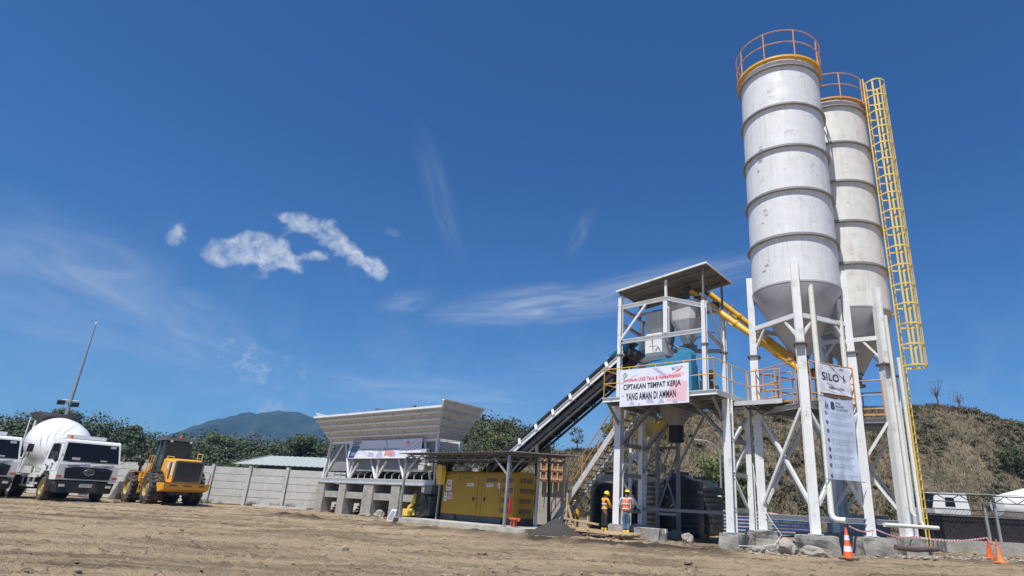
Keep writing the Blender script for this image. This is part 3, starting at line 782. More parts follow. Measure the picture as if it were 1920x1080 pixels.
    for i in range(4):
        a, c = L4[i], L4[(i + 1) % 4]; u = (c - a).normalized(); a2, c2 = a + u * .14, c - u * .14; nrm = Vector((u.y, -u.x, 0))
        b = MB(); b.channel(a2 + up(7.02), c2 + up(7.02), .07, .15); b.build('ring_beam', M['white'], e)
        for p, q in ((a2, 1), (c2, -1)):
            b = MB()
            b.beam(p + u * q * .45 + up(6.93) - nrm * .02, p + up(6.35) - nrm * .02, .07, .07); b.build('knee_brace', M['white'], e)
        for k, (p, q) in enumerate(((a2, c2), (c2, a2))):
            b = MB(); o = nrm * (.05 if k else -.04)
            b.beam(p + up(4.05) + o, q + up(1.30) + o, .085, .085, up=nrm); b.build('cross_brace', M['white'], e)
        b = MB(); b.channel(a2 + up(.92), c2 + up(.92), .09, .15, side=-1); b.build('base_beam', M['lgrey'], e)
        b = MB(); b.channel(a2 + up(4.16), c2 + up(4.16), .08, .16, side=-1); b.build('deck_beam', M['lgrey'], e)
        g = MB()
        pa, pc = a + u * .17 + nrm * .12, c - u * .17 + nrm * .12
        rail_run(g, [(pa.x, pa.y), (pc.x, pc.y)], 4.27, (.26, .72, 1.24), .75, .020)
        g.beam(pa + up(4.34), pc + up(4.34), .015, .06)
        g.build('handrail', M['amber'], e)
    d = MB(); q = 1.40
    d.plate([(-q, 0, 4.255), (0, -q, 4.255), (q, 0, 4.255), (0, q, 4.255)], .02)
    for k in range(-2, 3):
        d.beam((-q / 2 + k * .22 - .5, -q / 2 - k * .22 + .5, 4.19), (q / 2 + k * .22 - .5, q / 2 - k * .22 + .5, 4.19), .05, .08)
    d.build('deck', M['grey'], e)
    for pts, r_ in pipes:
        b = MB(); b.tube(pts, r_, 12); 
        b.build('fill_pipe', M['pvc'], e)
    return e
S1 = (7.87, 19.65, 0); A1 = -R(21.83)
S2 = (10.73, 21.86, 0); A2 = R(11.86)
def to_local(S, A, x, y):
    dx, dy = x - S[0], y - S[1]; return (dx * math.cos(A) + dy * math.sin(A), -dx * math.sin(A) + dy * math.cos(A))
def az_pt(az, D): return (D * math.sin(R(az)), D * math.cos(R(az)))
a1 = to_local(S1, A1, *az_pt(23.13, 19.9)); b1 = to_local(S1, A1, *az_pt(25.35, 21.0))
p1 = [(a1[0], a1[1], 8.07), (a1[0], a1[1], 1.12), (a1[0] + .03, a1[1] - .03, .99), (a1[0] + .12, a1[1] - .06, .93), (a1[0] + .36, a1[1] - .12, .92)]
p2 = [(b1[0], b1[1], 7.85), (b1[0], b1[1], 1.55)]
silo1 = make_silo('cement_silo', S1, A1, 'nearer white cement silo, the one with the SILO 1 sign between its legs', M['silo'], [(p1, .085), (p2, .08)])
pp = []
for az, D, zt_, zb in ((28.99, 22.95, 7.75, 1.3), (29.55, 23.3, 6.3, 1.0)):
    c = to_local(S2, A2, *az_pt(az, D)); pp.append(([(c[0], c[1], zt_), (c[0], c[1], zb), (c[0] + .05, c[1] - .06, zb - .16)], .062))
silo2 = make_silo('cement_silo', S2, A2, 'cream white cement silo half hidden behind the nearer one, carrying the yellow caged ladder', M['silo_cream'], pp)
c = to_local(S2, A2, *az_pt(30.55, 22.6)); hb = MB(); 
hb.tube([(c[0] - 1.9, c[1] - .1, .86), (c[0] + .1, c[1] + .05, .84)], .06, 10); hb.build('outlet_pipe', M['pvc'], silo2)
# bridge plate between the two tops
bx = MB(); bx.beam((9.02, 20.50, 17.02), (9.62, 21.00, 16.92), .5, .03); bx.beam((9.02, 20.50, 16.9), (9.62, 21.00, 16.82), .06, .08)
o = bx.build('bridge_plate', M['mid']); tag(o, 'small dark steel bridge plate joining the tops of the two silos', 'bridge plate')
# caged ladder on silo 2
def ladder():
    az, D = 29.78, 24.0
    lx, ly = az_pt(az, D); l = to_local(S2, A2, lx, ly)
    out = Vector((l[0], l[1], 0)).normalized(); tan = Vector((-out.y, out.x, 0)); P = Vector((l[0], l[1], 0)) + out * .05
    up = lambda z: Vector((0, 0, z)); b = MB()
    for k in (-1, 1): b.beam(P + tan * .23 * k + up(.25), P + tan * .23 * k + up(18.3), .06, .035, up=out)
    z = .5
    while z < 18.2: b.tube([P - tan * .22 + up(z), P + tan * .22 + up(z)], .014, 6); z += .3
    o = b.build('caged_ladder', M['cageyellow'], silo2)
    z = 6.1; b = MB(); r_ = .38; cc = P + out * .36; hs = []
    while z < 18.3: hs.append(z); z += .745
    for z in hs:
        pts = [P - tan * .23] + [cc + (out * math.cos(t) + tan * math.sin(t)) * r_ for t in [R(-105 + 15 * k) for k in range(15)]] + [P + tan * .23]
        for p, q in zip(pts, pts[1:]): b.beam(p + up(z), q + up(z), .012, .05)
    for k in range(5):
        t = R(-90 + 45 * k); p = cc + (out * math.cos(t) + tan * math.sin(t)) * (r_ - .012)
        b.beam(p + up(6.1), p + up(hs[-1]), .06, .014, up=(math.cos(t) * out + math.sin(t) * tan))
    b.build('safety_cage', M['cageyellow'], o)
    z = 1.2
    while z < 17:
        b = MB(); b.beam(P + up(z), P - out * .16 + up(z), .05, .03); z += 1.72; b.build('ladder_bracket', M['yellow'], o)
ladder()

# concrete footings under the legs
def footing(x, y, rz, sx, sy, z1, label, seed):
    rnd = random.Random(seed); b = MB(); n = 5
    bm = bmesh.new(); bmesh.ops.create_cube(bm, size=1)
    bmesh.ops.subdivide_edges(bm, edges=bm.edges[:], cuts=n, use_grid_fill=True)
    for v in bm.verts:
        p = v.co; q = Vector((p.x * sx, p.y * sy, (p.z + .5) * (z1 + .15) - .15))
        top = (p.z + .5)
        e_ = max(abs(p.x), abs(p.y))
        amp = .03 + (.05 if e_ > .45 else 0)
        nn = noise.noise_vector(q * 2.7 + Vector((seed * 3.1, 0, 0)))
        if p.z > .49: q += Vector((0, 0, -abs(nn.z) * .05 * (e_ > .3)))
        q += Vector((nn.x, nn.y, 0)) * amp
        v.co = q
    me = bpy.data.meshes.new('footing'); bm.to_mesh(me); bm.free(); me.materials.append(M['conc'])
    o = bpy.data.objects.new('concrete_footing', me); C.objects.link(o); o.location = (x, y, 0); o.rotation_euler = (0, 0, rz)
    tag(o, label, 'footing', 'rough concrete footings')
def l2w(S, A, x, y): return (S[0] + x * math.cos(A) - y * math.sin(A), S[1] + x * math.sin(A) + y * math.cos(A))
fl = [(-1.52, 0), (0, -1.52), (1.52, 0), (0, 1.52)]
names = ['left', 'front', 'right', 'back']
for i, (x, y) in enumerate(fl):
    w = l2w(S1, A1, x, y)
    footing(w[0], w[1], [.1, 0, .15, .3][i], [.85, .95, 1.0, .9][i], [.8, .7, .8, .9][i], .50, 'broken concrete footing under the %s leg of the nearer silo' % names[i], 4 + i)
    w = l2w(S2, A2, x, y)
    footing(w[0], w[1], .2 * i, .8, .8, .50, 'concrete footing under the %s leg of the cream silo' % ['left', 'near', 'right', 'far'][i], 14 + i)

# ---- screw conveyors
def screw_conveyor(p, q, r_, label, near):
    p, q = Vector(p), Vector(q); L = (q - p).length
    e = empty('screw_conveyor', p, 0, label, 'screw conveyor', 'yellow screw conveyors between silos and tower')
    q = q - p; p = Vector((0, 0, 0)); d = q.normalized()
    b = MB(); b.tube([p, q], r_, 20); o = b.build('tube', M['screw'], e)
    for t in (.22, .45, .66, .84):
        b = MB(); c_ = p + d * L * t; b.tube([c_ - d * .045, c_ - d * .008], r_ * 1.25, 20); b.tube([c_ + d * .008, c_ + d * .045], r_ * 1.25, 20); b.build('joint_flange', M['screw'], e)
        b = MB(); side = Vector((0, 0, 1)); b.beam(c_ + side * r_ - d * .3, c_ + side * (r_ + .10) - d * .3, .05, .02); b.lathe([(.05, -.012), (.05, .012)], c_ + side * (r_ + .12) - d * .3, 12, 'x', cap0=True, cap1=True); b.build('lifting_lug', M['amber'], e)
        b = MB(); b.beam(c_ - d * .28 - side * (r_ - .02), c_ - d * .06 - side * (r_ - .02), .14, .14); b.build('inspection_box', M['screw'], e)
    b = MB(); b.tube([p - d * .25, p - d * .003], r_ * 1.12, 18); b.tube([p - d * .55, p - d * .25], r_ * .7, 14); b.build('drive_motor', M['dark'], e)
    b = MB(); c_ = p + d * .30; b.tube([c_ - Vector((0, 0, r_ - .03)), c_ - Vector((0, 0, r_ + .30))], .12, 14); b.tube([c_ - Vector((0, 0, r_ + .06)), c_ - Vector((0, 0, r_ + .10))], .17, 14); b.tube([c_ - Vector((0, 0, r_ + .20)), c_ - Vector((0, 0, r_ + .24))], .17, 14); b.build('outlet_spout', M['dark'], e)
    b = MB(); c_ = q - d * .3; b.tube([c_ + Vector((0, 0, r_ - .03)), c_ + Vector((0, 0, r_ + .22))], .15, 14); b.build('inlet_spout', M['amber'], e)
    b = MB(); b.tube([q + d * .003, q + d * .08], r_ * 1.2, 18); b.build('end_flange', M['amber'], e)
    return e
screw_conveyor((4.62, 21.55, 8.80), (7.70, 19.55, 5.56), .108, 'nearer yellow screw conveyor running from the tower roof down to the front silo', True)
screw_conveyor((5.50, 22.30, 9.02), (10.45, 21.75, 4.85), .112, 'farther yellow screw conveyor running from the tower roof down to the rear silo', False)
# ================================================================ the mixing tower
GA = R(-40)
TO = (2.07, 22.3, 0)
def TW(x, y, z=0): return (TO[0] + x * math.cos(GA) - y * math.sin(GA), TO[1] + x * math.sin(GA) + y * math.cos(GA), z)
tower = empty('batching_tower', TO, GA, 'tall white steel tower frame carrying the blue mixer, with railed platform and sheet roof', 'steel tower')
def P_(name, m, fn, parent=tower):
    b = MB(); fn(b); return b.build(name, m, parent)
# lower legs
for (x, y) in ((0, 0), (4.22, 0), (0, 1.5), (4.40, 1.15)):
    big = y == 0
    def f(b, x=x, y=y, big=big):
        w = .25 if big else .18
        b.ibeam((x, y, .42), (x, y, 4.44), w, w, .014, up=(0, 1, 0))
    P_('leg', M['white'], f)
    P_('base_plate', M['lgrey'], lambda b: b.beam((x, y, .395), (x, y, .415), .4, .4))
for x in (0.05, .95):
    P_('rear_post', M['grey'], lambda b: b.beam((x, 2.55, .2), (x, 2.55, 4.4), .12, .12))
# left side frame, right side frame
def side(x, y0, y1, n, zz):
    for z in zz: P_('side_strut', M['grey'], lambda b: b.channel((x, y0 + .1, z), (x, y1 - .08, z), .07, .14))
    for i, (a, c) in enumerate(zip(zz, zz[1:])):
        ya, yb = (y0 + .1, y1 - .08)
        if i % 2 == 0: ya, yb = yb, ya
        P_('side_brace', M['white'], lambda b: b.beam((x, ya, a + .05), (x, yb, c - .08), .07, .07))
side(0, 0, 1.5, 3, (.85, 2.05, 3.1))
side(4.3, 0, 1.15, 3, (1.05, 2.1, 3.15))
P_('side_brace', M['lgrey'], lambda b: b.beam((4.33, .12, 3.15), (4.38, 1.06, 3.95), .08, .08))
P_('base_strut', M['grey'], lambda b: b.beam((.1, 1.5, .95), (4.3, 1.17, .95), .08, .1))
P_('rear_strut', M['lgrey'], lambda b: b.beam((.1, 2.55, .8), (.9, 2.55, .8), .07, .09))
P_('rear_strut', M['mid'], lambda b: b.beam((.1, 2.55, 3.2), (.9, 2.55, 3.2), .07, .09))
for p, q in (((.05, .8), (.95, 3.1)), ((.95, .8), (.05, 3.1)), ((.05, 2.0), (.95, 3.9))):
    P_('rear_brace', M['grey'], lambda b: b.beam((p[0], 2.5 + p[1] * .02, p[1]), (q[0], 2.5 + q[1] * .02, q[1]), .05, .05))
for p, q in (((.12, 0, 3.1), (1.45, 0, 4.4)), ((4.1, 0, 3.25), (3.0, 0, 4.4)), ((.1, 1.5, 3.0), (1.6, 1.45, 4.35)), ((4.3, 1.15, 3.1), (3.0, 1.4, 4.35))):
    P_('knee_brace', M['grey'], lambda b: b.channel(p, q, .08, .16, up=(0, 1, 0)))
for x0, x1 in ((.0, 1.3), (1.3, 2.7)):
    P_('knee_brace', M['grey'], lambda b: b.beam((x0 + .1, 1.5, 2.2), (x1, 1.5, 4.3), .07, .07))
# platform
def plat(b):
    b.box(-.15, 4.25, -.85, 1.75, 4.60, 4.63)
P_('platform_deck', M['grey'], plat)
def edge(b):
    b.channel((-.17, -.87, 4.54), (4.27, -.87, 4.54), .06, .16, side=-1)
    b.channel((4.27, -.83, 4.54), (4.27, 1.75, 4.54), .06, .16, side=-1)
    b.channel((-.17, 1.75, 4.54), (-.17, -.83, 4.54), .06, .16, side=-1)
P_('platform_edge', M['white'], edge)
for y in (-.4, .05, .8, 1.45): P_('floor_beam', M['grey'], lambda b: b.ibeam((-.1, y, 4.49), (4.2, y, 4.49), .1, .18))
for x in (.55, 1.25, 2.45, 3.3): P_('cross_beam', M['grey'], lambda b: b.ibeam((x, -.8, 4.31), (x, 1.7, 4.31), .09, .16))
for x in (.05, 4.1): P_('platform_bracket', M['grey'], lambda b: b.beam((x, -.08, 3.75), (x, -.8, 4.42), .07, .07))
# platform guard rail
def railn(b, pts, hs=(.5, 1.02)):
    rail_run(b, pts, 4.63, hs, 1.1, .018, post_r=.024)
P_('guard_rail', M['yellow'], lambda b: railn(b, [(-.13, 1.3), (-.13, -.83), (4.2, -.83), (4.23, 1.7)]))
# walkway towards the silos
def walk(b):
    b.box(4.32, 5.9, .35, 1.55, 4.38, 4.41)
    b.beam((4.3, .35, 4.33), (5.9, .35, 4.33), .05, .12); b.beam((4.3, 1.55, 4.33), (5.9, 1.55, 4.33), .05, .12)
w_ = P_('walkway', M['lgrey'], walk)
P_('walkway_rail', M['amber'], lambda b: (rail_run(b, [(4.45, 1.5), (5.85, 1.5)], 4.42, (.5, 1.05), .7, .018), rail_run(b, [(4.75, .4), (5.85, .4)], 4.42, (.45, .95), .55, .018)), w_)
# upper frame
PX = [(-.05, 0), (3.48, 0), (3.50, 1.45), (0, 1.45)]
for i, (x, y) in enumerate(PX):
    zt = (8.72, 7.95, 8.0, 8.1)[i]
    P_('upper_post', M['white'], lambda b: b.ibeam((x, y, 4.65), (x, y, zt), .14, .15, .012, up=(0, 1, 0)))
    P_('post_collar', M['mid'], lambda b: b.beam((x, y, 6.35), (x, y, 6.40), .22, .22))
P_('middle_post', M['white'], lambda b: b.ibeam((1.97, 0, 6.97), (1.97, 0, 8.18), .17, .15, .012, up=(0, 1, 0)))
P_('roof_post', M['white'], lambda b: b.beam((1.97, 0, 8.36), (1.97, 0, 9.02), .08, .08))
for (p, q, h, m) in (((.04, 0, 6.88), (3.38, 0, 6.88), .15, 'white'), ((.04, 0, 8.26), (1.99, 0, 8.30), .15, 'white'), ((1.99, 0, 8.30), (3.42, 0, 7.78), .14, 'white'),
                     ((0, 1.45, 6.85), (3.42, 1.45, 6.45), .14, 'lgrey'), ((0, 1.45, 8.0), (3.42, 1.45, 8.0), .12, 'lgrey'),
                     ((-.04, .1, 8.22), (0, 1.36, 8.10), .12, 'lgrey'), ((-.04, .1, 7.62), (0, 1.36, 7.45), .12, 'lgrey'),
                     ((3.49, .1, 7.85), (3.50, 1.36, 7.90), .12, 'lgrey'), ((3.49, .1, 6.88), (3.50, 1.36, 6.55), .12, 'lgrey'),
                     ((0, .7, 8.12), (3.4, .72, 7.98), .10, 'lgrey')):
    P_('frame_beam', M[m], lambda b: b.channel(p, q, .08, h, side=-1))
P_('frame_brace', M['white'], lambda b: b.beam((.0, -.02, 6.98), (1.12, -.02, 8.22), .07, .07))
P_('frame_brace', M['lgrey'], lambda b: b.beam((3.5, .2, 8.0), (3.5, 1.4, 6.6), .06, .06))
# roof: one lean-to of flat sheets
def roof(b):
    zl, zr = 8.88, 9.28
    Pp = lambda x, y: (x, y, zl + (zr - zl) * (x + .15) / 3.85 - y * .06)
    for k in range(5):
        x0, x1 = -.15 + k * .77, -.15 + (k + 1) * .77 - .012
        b.plate([Pp(x0, -.15), Pp(x1, -.15), Pp(x1, 1.95), Pp(x0, 1.95)], .012)
P_('roof_sheet', M['roof'], roof)
P_('roof_edge', M['white'], lambda b: (b.beam((-.17, -.17, 8.90), (3.72, -.17, 9.30), .05, .06), b.beam((3.72, -.15, 9.28), (3.72, 1.96, 9.16), .04, .05)))
for k in range(3): P_('roof_purlin', M['mid'], lambda b: b.beam((-.1, .25 + .7 * k, 8.80 - .04 * k), (3.65, .25 + .7 * k, 9.20 - .04 * k), .05, .06))
for x, y, z in ((-.05, -.02, 8.72), (-.05, 1.4, 8.1), (3.48, 0, 7.95), (3.5, 1.45, 8.0), (1.97, 1.45, 8.0)):
    P_('roof_post', M['mid'], lambda b: b.beam((x, y, z), (x, y, 8.82 + .4 * max(0, x) / 3.85 - y * .06), .06, .06))
# discharge cone
def cone(b):
    top = [(.95, .75, 4.28), (2.22, .75, 4.28), (2.22, 1.95, 4.28), (.95, 1.95, 4.28)]; bot = [(1.37, 1.22, 3.86), (1.84, 1.22, 3.86), (1.84, 1.68, 3.86), (1.37, 1.68, 3.86)]
    b.add(top + bot, [(0, 1, 5, 4), (1, 2, 6, 5), (2, 3, 7, 6), (3, 0, 4, 7)])
def cone2(b):
    def sqr(cx, cy, r_, z, n=24, k=.35):
        out = []
        for i in range(n):
            t = 2 * math.pi * i / n; c_, s_ = math.cos(t), math.sin(t)
            out.append((cx + r_ * c_ * (1 + k * abs(s_ * c_)), cy + r_ * s_ * (1 + k * abs(s_ * c_)), z))
        return out
    a = sqr(1.60, 1.15, .66, 4.60); c = sqr(1.60, 1.15, .64, 4.42); d = sqr(1.60, 1.3, .26, 3.86, k=0); e_ = sqr(1.60, 1.3, .26, 3.80, k=0)
    n = 24; b.add(a + c + d + e_, [(i * n + k, i * n + (k + 1) % n, (i + 1) * n + (k + 1) % n, (i + 1) * n + k) for i in range(3) for k in range(n)], 0, True)
dc = P_('discharge_cone', M['grey'], cone2)
P_('rubber_sleeve', M['belt'], lambda b: b.lathe([(.262, 3.84), (.27, 3.7), (.262, 3.5), (.268, 3.27), (.25, 3.27), (.245, 3.8)], (1.60, 1.3, 0), 24), dc)
# pneumatic lines and cables
for pts in ([(3.3, .7, 4.3), (3.6, .5, 4.05), (4.2, .2, 4.15), (4.25, .1, 3.0)], [(2.3, -.5, 4.5), (1.2, -.3, 4.15), (.3, -.2, 4.38)], [(4.5, .6, 4.3), (4.9, .7, 4.05), (5.3, .9, 4.2), (5.7, 1, 4.3)],
            [(2.25, .9, 6.7), (1.9, .8, 6.55), (1.7, .7, 6.75), (1.5, .8, 6.9)], [(2.4, .9, 6.85), (2.8, 1, 6.9), (3.1, 1.1, 7.15), (3.3, 1.2, 7.1)]):
    P_('cable', M['dark'], lambda b: b.tube([Vector(pts[0]).lerp(Vector(pts[-1]), t) * 0 + sum((Vector(p) * c_ for p, c_ in zip(pts, ((1 - t) ** 3, 3 * t * (1 - t) ** 2, 3 * t * t * (1 - t), t ** 3))), Vector()) for t in [k / 10 for k in range(11)]], .016, 5))
rnd = random.Random(8)
for k in range(7):
    z = 4.35; x = 4.6 + k * .11
    P_('cable', M['dark'], lambda b: b.tube([(4.45, .55 + .1 * k, 4.5), (x + .1, .5 + .1 * k, 4.2 - rnd.random() * .25), (x + .5, .6 + .07 * k, 4.25), (5.75, .7 + .1 * k, 4.33)], .018, 5))

# ---- the mixer (blue) standing on the platform
mixer = empty('concrete_mixer', TW(1.8, .7, 4.63), GA, 'blue twin shaft mixer with rounded drive cover on the tower platform behind the big banner', 'mixer')
def Q(name, m, fn, parent=mixer):
    b = MB(); fn(b); return b.build(name, m, parent)
def body(b):
    # tub with slanted lid; local origin (1.8,.7,4.63)
    prof = [(-.85, .12), (-.85, .95), (-.55, 1.30), (.62, 1.42), (.70, .12)]
    n = len(prof); A = [(x, -.75, z) for x, z in prof]; B = [(x, .75, z) for x, z in prof]
    b.add(A + B, [tuple(range(n))[::-1], tuple(range(n, 2 * n))] + [(i, (i + 1) % n, n + (i + 1) % n, n + i) for i in range(n)])
mb_ = Q('mixer_body', M['blue'], body)
Q('lid', M['blue'], lambda b: (b.box(-.5, .1, -.6, .3, 1.42, 1.47), b.tube([(-.35, -.3, 1.47), (-.35, -.3, 1.53), (-.15, -.3, 1.53), (-.15, -.3, 1.47)], .014, 6)), mb_)
def cover(b):
    n = 12; pts = [(-.28, 0), (.28, 0)] + [(.28 * math.cos(t), 1.24 + .28 * math.sin(t)) for t in [math.pi * k / n for k in range(n + 1)]]
    A = [(x + 1.02, -.98, z + .12) for x, z in pts]; B = [(x + 1.02, -.62, z + .12) for x, z in pts]; m = len(pts)
    b.add(A + B, [tuple(range(m)), tuple(range(m, 2 * m))[::-1]] + [(i, (i + 1) % m, m + (i + 1) % m, m + i) for i in range(m)])
dcv = Q('drive_cover', M['blue'], cover)
Q('access_hatch', M['blue'], lambda b: (b.box(.86, 1.18, -1.0, -.983, .85, 1.10), b.box(.86, 1.18, -1.0, -.983, .55, .62), b.box(.95, 1.1, -1.0, -.983, .28, .42)), dcv)
Q('motor', M['dark'], lambda b: (b.lathe([(.02, 1.38), (.17, 1.38), (.17, 1.75), (.1, 1.78)], (0, -.35, .75), 16, 'x', cap0=True, cap1=True), b.box(1.35, 1.7, -.5, -.2, .1, .55)))
Q('gearbox', M['blue'], lambda b: b.lathe([(.02, 1.4), (.2, 1.42), (.2, 1.65), (.12, 1.72), (.02, 1.72)], (0, .1, .35), 16, 'x'))
Q('support_foot', M['dark'], lambda b: (b.box(-.8, -.6, -.7, .7, .0, .118), b.box(.45, .65, -.7, .7, .0, .118)))
# ---- cement weigh hopper
wh = empty('weigh_hopper', TW(2.35, .85, 6.6), GA, 'pale grey tapering cement weigh hopper hanging under the tower roof', 'hopper')
def hop(b):
    lv = [(.60, .50, 1.66), (.62, .52, 1.50), (.55, .46, 1.42), (.50, .42, .95), (.15, .13, .18), (.13, .12, .08)]
    V = []
    for a, c_, z in lv:
        k = .30
        V += [(-a, -c_ * (1 - k), z), (-a * (1 - k), -c_, z), (a * (1 - k), -c_, z), (a, -c_ * (1 - k), z), (a, c_ * (1 - k), z), (a * (1 - k), c_, z), (-a * (1 - k), c_, z), (-a, c_ * (1 - k), z)]
    b.add(V, [(i * 8 + k, i * 8 + (k + 1) % 8, (i + 1) * 8 + (k + 1) % 8, (i + 1) * 8 + k) for i in range(5) for k in range(8)] + [tuple(range(8))])
b = MB(); hop(b); hb_ = b.build('hopper_shell', M['lgrey'], wh)
b = MB(); b.lathe([(.17, .07), (.17, -.02), (.10, -.06), (.10, -.28)], n=16, cap0=True, cap1=True); b.box(-.3, -.12, -.2, .1, -.2, -.05); b.box(.12, .34, -.12, .12, -.16, .04); b.tube([(.2, 0, .1), (.42, -.1, .3), (.38, -.05, .5)], .045); b.tube([(-.2, -.1, -.1), (-.4, -.15, .05)], .05); b.build('butterfly_valve', M['mid'], wh)
b = MB(); b.lathe([(.14, 1.67), (.14, 1.86), (.17, 1.86), (.17, 1.93), (.05, 1.95)], (0, -.1, 0), 14); b.lathe([(.12, 1.67), (.12, 1.9), (.15, 1.92)], (.4, .2, 0), 14, cap1=True); b.build('inlet_collar', M['dark'], wh)
for x in (-.62, .62):
    b = MB(); b.tube([(x, -.2, 1.45), (x * 1.05, -.2, 1.0)], .02); b.box(x - .05, x + .05, -.25, -.15, .92, 1.0); b.build('load_cell', M['mid'], wh)
# ---- additive and water boxes
def tankbox(name, base, dims, label, m, extra=None):
    e = empty(name, base, GA, label, 'box')
    x, y, z = dims; b = MB(); bm_ = b
    b.add([(-x, -y, 0), (x, -y, 0), (x, y, 0), (-x, y, 0), (-x, -y, z), (x, -y, z), (x, y, z), (-x, y, z), (-x * .8, -y * .8, -.12), (x * .8, -y * .8, -.12), (x * .8, y * .8, -.12), (-x * .8, y * .8, -.12)],
          [(4, 5, 6, 7), (0, 1, 5, 4), (1, 2, 6, 5), (2, 3, 7, 6), (3, 0, 4, 7), (0, 8, 9, 1), (1, 9, 10, 2), (2, 10, 11, 3), (3, 11, 8, 0), (8, 11, 10, 9)])
    b.build('casing', m, e)
    b = MB(); b.box(-x * .55, x * .4, -y - .012, -y - .002, z * .35, z * .8); b.build('panel_door', m, e)
    return e
w1 = tankbox('water_weigh_box', TW(1.06, 1.0, 7.42), (.36, .38, .66), 'grey box tank hung high in the tower frame, left of the weigh hopper', M['lgrey'])
b = MB(); b.tube([(-.3, 0, .66), (-.3, 0, .85), (.15, 0, .85), (.15, 0, .66)], .022); b.build('top_handle', M['dark'], w1)
b = MB(); b.tube([(.42, 0, .5), (.6, 0, .35), (.62, 0, -.4), (.5, 0, -.8)], .06, 10); b.build('water_pipe', M['mid'], w1)
w2 = tankbox('chute_box', TW(1.2, .8, 6.42), (.36, .42, .74), 'white sheet box standing above the blue mixer beside the conveyor head', M['white'])
b = MB(); b.tube([(.0, -.44, .7), (-.04, -.46, .4), (0, -.44, .05)], .012, 5); b.tube([(.1, -.44, .05), (.2, -.45, .22), (.3, -.44, .05)], .012, 5); b.build('cable_loop', M['dark'], w2)
b = MB(); b.add([(-.45, -.38, -.13), (.5, -.38, -.13), (.5, .4, -.13), (-.45, .4, -.13), (-.75, -.30, -.52), (.4, -.30, -.52), (.4, .4, -.52), (-.75, .4, -.52)], [(0, 1, 2, 3), (4, 7, 6, 5), (0, 4, 5, 1), (1, 5, 6, 2), (2, 6, 7, 3), (3, 7, 4, 0)]); b.build('lower_chute', M['grey'], w2)

# ---- belt conveyor
conv = empty('belt_conveyor', TW(-10.6, 1.25, .12), GA, 'long inclined belt conveyor with white side rail rising into the tower', 'belt conveyor')
sl = math.atan(.644); cs, sn = math.cos(sl), math.sin(sl); LEN = 10.35 / cs
def CP(s, y, n): return (s * cs - n * sn, y, s * sn + n * cs)   # along, across, normal
CZ = .0
def Cb(name, m, fn, parent=conv):
    b = MB(); fn(b); return b.build(name, m, parent)
for y in (-.36, .36): Cb('return_guard', M['belt'], lambda b: b.beam(CP(.2, y, -.28), CP(LEN - .6, y, -.28), .012, .24, up=(-sn, 0, cs)))
for y in (-.42, .42):
    Cb('side_rail', M['white'], lambda b: b.channel(CP(0, y, .0), CP(LEN, y, .0), .06, .19, side=-1, up=(0, 1, 0) if False else (-sn, 0, cs)))
    Cb('lower_rail', M['dark'], lambda b: b.beam(CP(.5, y * .8, -.52), CP(LEN - 1.2, y * .8, -.52), .06, .09, up=(-sn, 0, cs)))
def belt(b):
    n = 60; prof = [(-.40, .20), (-.18, .03), (.18, .03), (.40, .20)]
    V = [CP(LEN * i / n, y, z + .01 * noise.noise(Vector((i * .5, y, 0)))) for i in range(n + 1) for y, z in prof]
    b.add(V, [(i * 4 + k, i * 4 + k + 1, i * 4 + k + 5, i * 4 + k + 4) for i in range(n) for k in range(3)], 0, True)
    b.beam(CP(0, 0, -.32), CP(LEN, 0, -.32), .62, .012, up=(-sn, 0, cs))
Cb('belt', M['belt'], belt)
def skirt(b):
    for y in (-.34, .34): b.beam(CP(.2, y, .21), CP(LEN - .1, y, .21), .012, .26, up=(-sn, 0, cs))
Cb('side_skirt', M['belt'], skirt)
k = 0; s = .5
while s < LEN - .3:
    def br(b, s=s):
        for y in (-.47, .47):
            pts = [CP(s, y * (1 - .18 * t), .0 + .27 * t) for t in (0, .3, .6, .85, 1)]
            for p, q in zip(pts, pts[1:]): b.beam(p, q, .05, .11, up=(cs, 0, sn))
        b.tube([CP(s, -.4, .16), CP(s, -.17, -.02), CP(s, .17, -.02), CP(s, .4, .16)], .04, 8)
    Cb('roller_bracket', M['white'], br); s += 1.07
s = .9; i = 0
while s < LEN - 1.5:
    Cb('under_strut', M['dark'], lambda b: (b.beam(CP(s, -.34, -.50), CP(s + .4, -.34, -.10), .03, .03), b.beam(CP(s, .34, -.50), CP(s + .4, .34, -.10), .03, .03), b.beam(CP(s, -.34, -.52), CP(s, .34, -.52), .05, .05)))
    s += 1.07
Cb('head_drum', M['dark'], lambda b: (b.tube([CP(LEN + .02, -.34, -.18), CP(LEN + .02, .34, -.18)], .22, 18), b.tube([CP(LEN, -.62, -.15), CP(LEN, -.36, -.15)], .15, 14)))
Cb('head_cover', M['navy'], lambda b: b.plate([CP(LEN - .8, -.45, .38), CP(LEN + .2, -.45, .40), CP(LEN + .2, .45, .40), CP(LEN - .8, .45, .38)], .015))
Cb('gear_motor', M['blue'], lambda b: (b.tube([CP(LEN - .55, -.8, .05), CP(LEN + .05, -.8, .05)], .13, 14), b.box(*[v for p in ((LEN * cs - .15, LEN * cs + .12), (-.78, -.5), (LEN * sn - .1, LEN * sn + .18)) for v in p])))
Cb('support_leg', M['lgrey'], lambda b: (b.beam(CP(3.2, -.4, -.6), (3.2 * cs + .4, -.4, -.12), .09, .09), b.beam(CP(3.2, .4, -.6), (3.2 * cs + .4, .4, -.12), .09, .09)))
Cb('support_leg', M['mid'], lambda b: (b.beam(CP(6.6, -.4, -.55), (6.6 * cs + .5, -.4, -.12), .09, .09), b.beam(CP(6.6, .4, -.55), (6.6 * cs + .5, .4, -.12), .09, .09)))

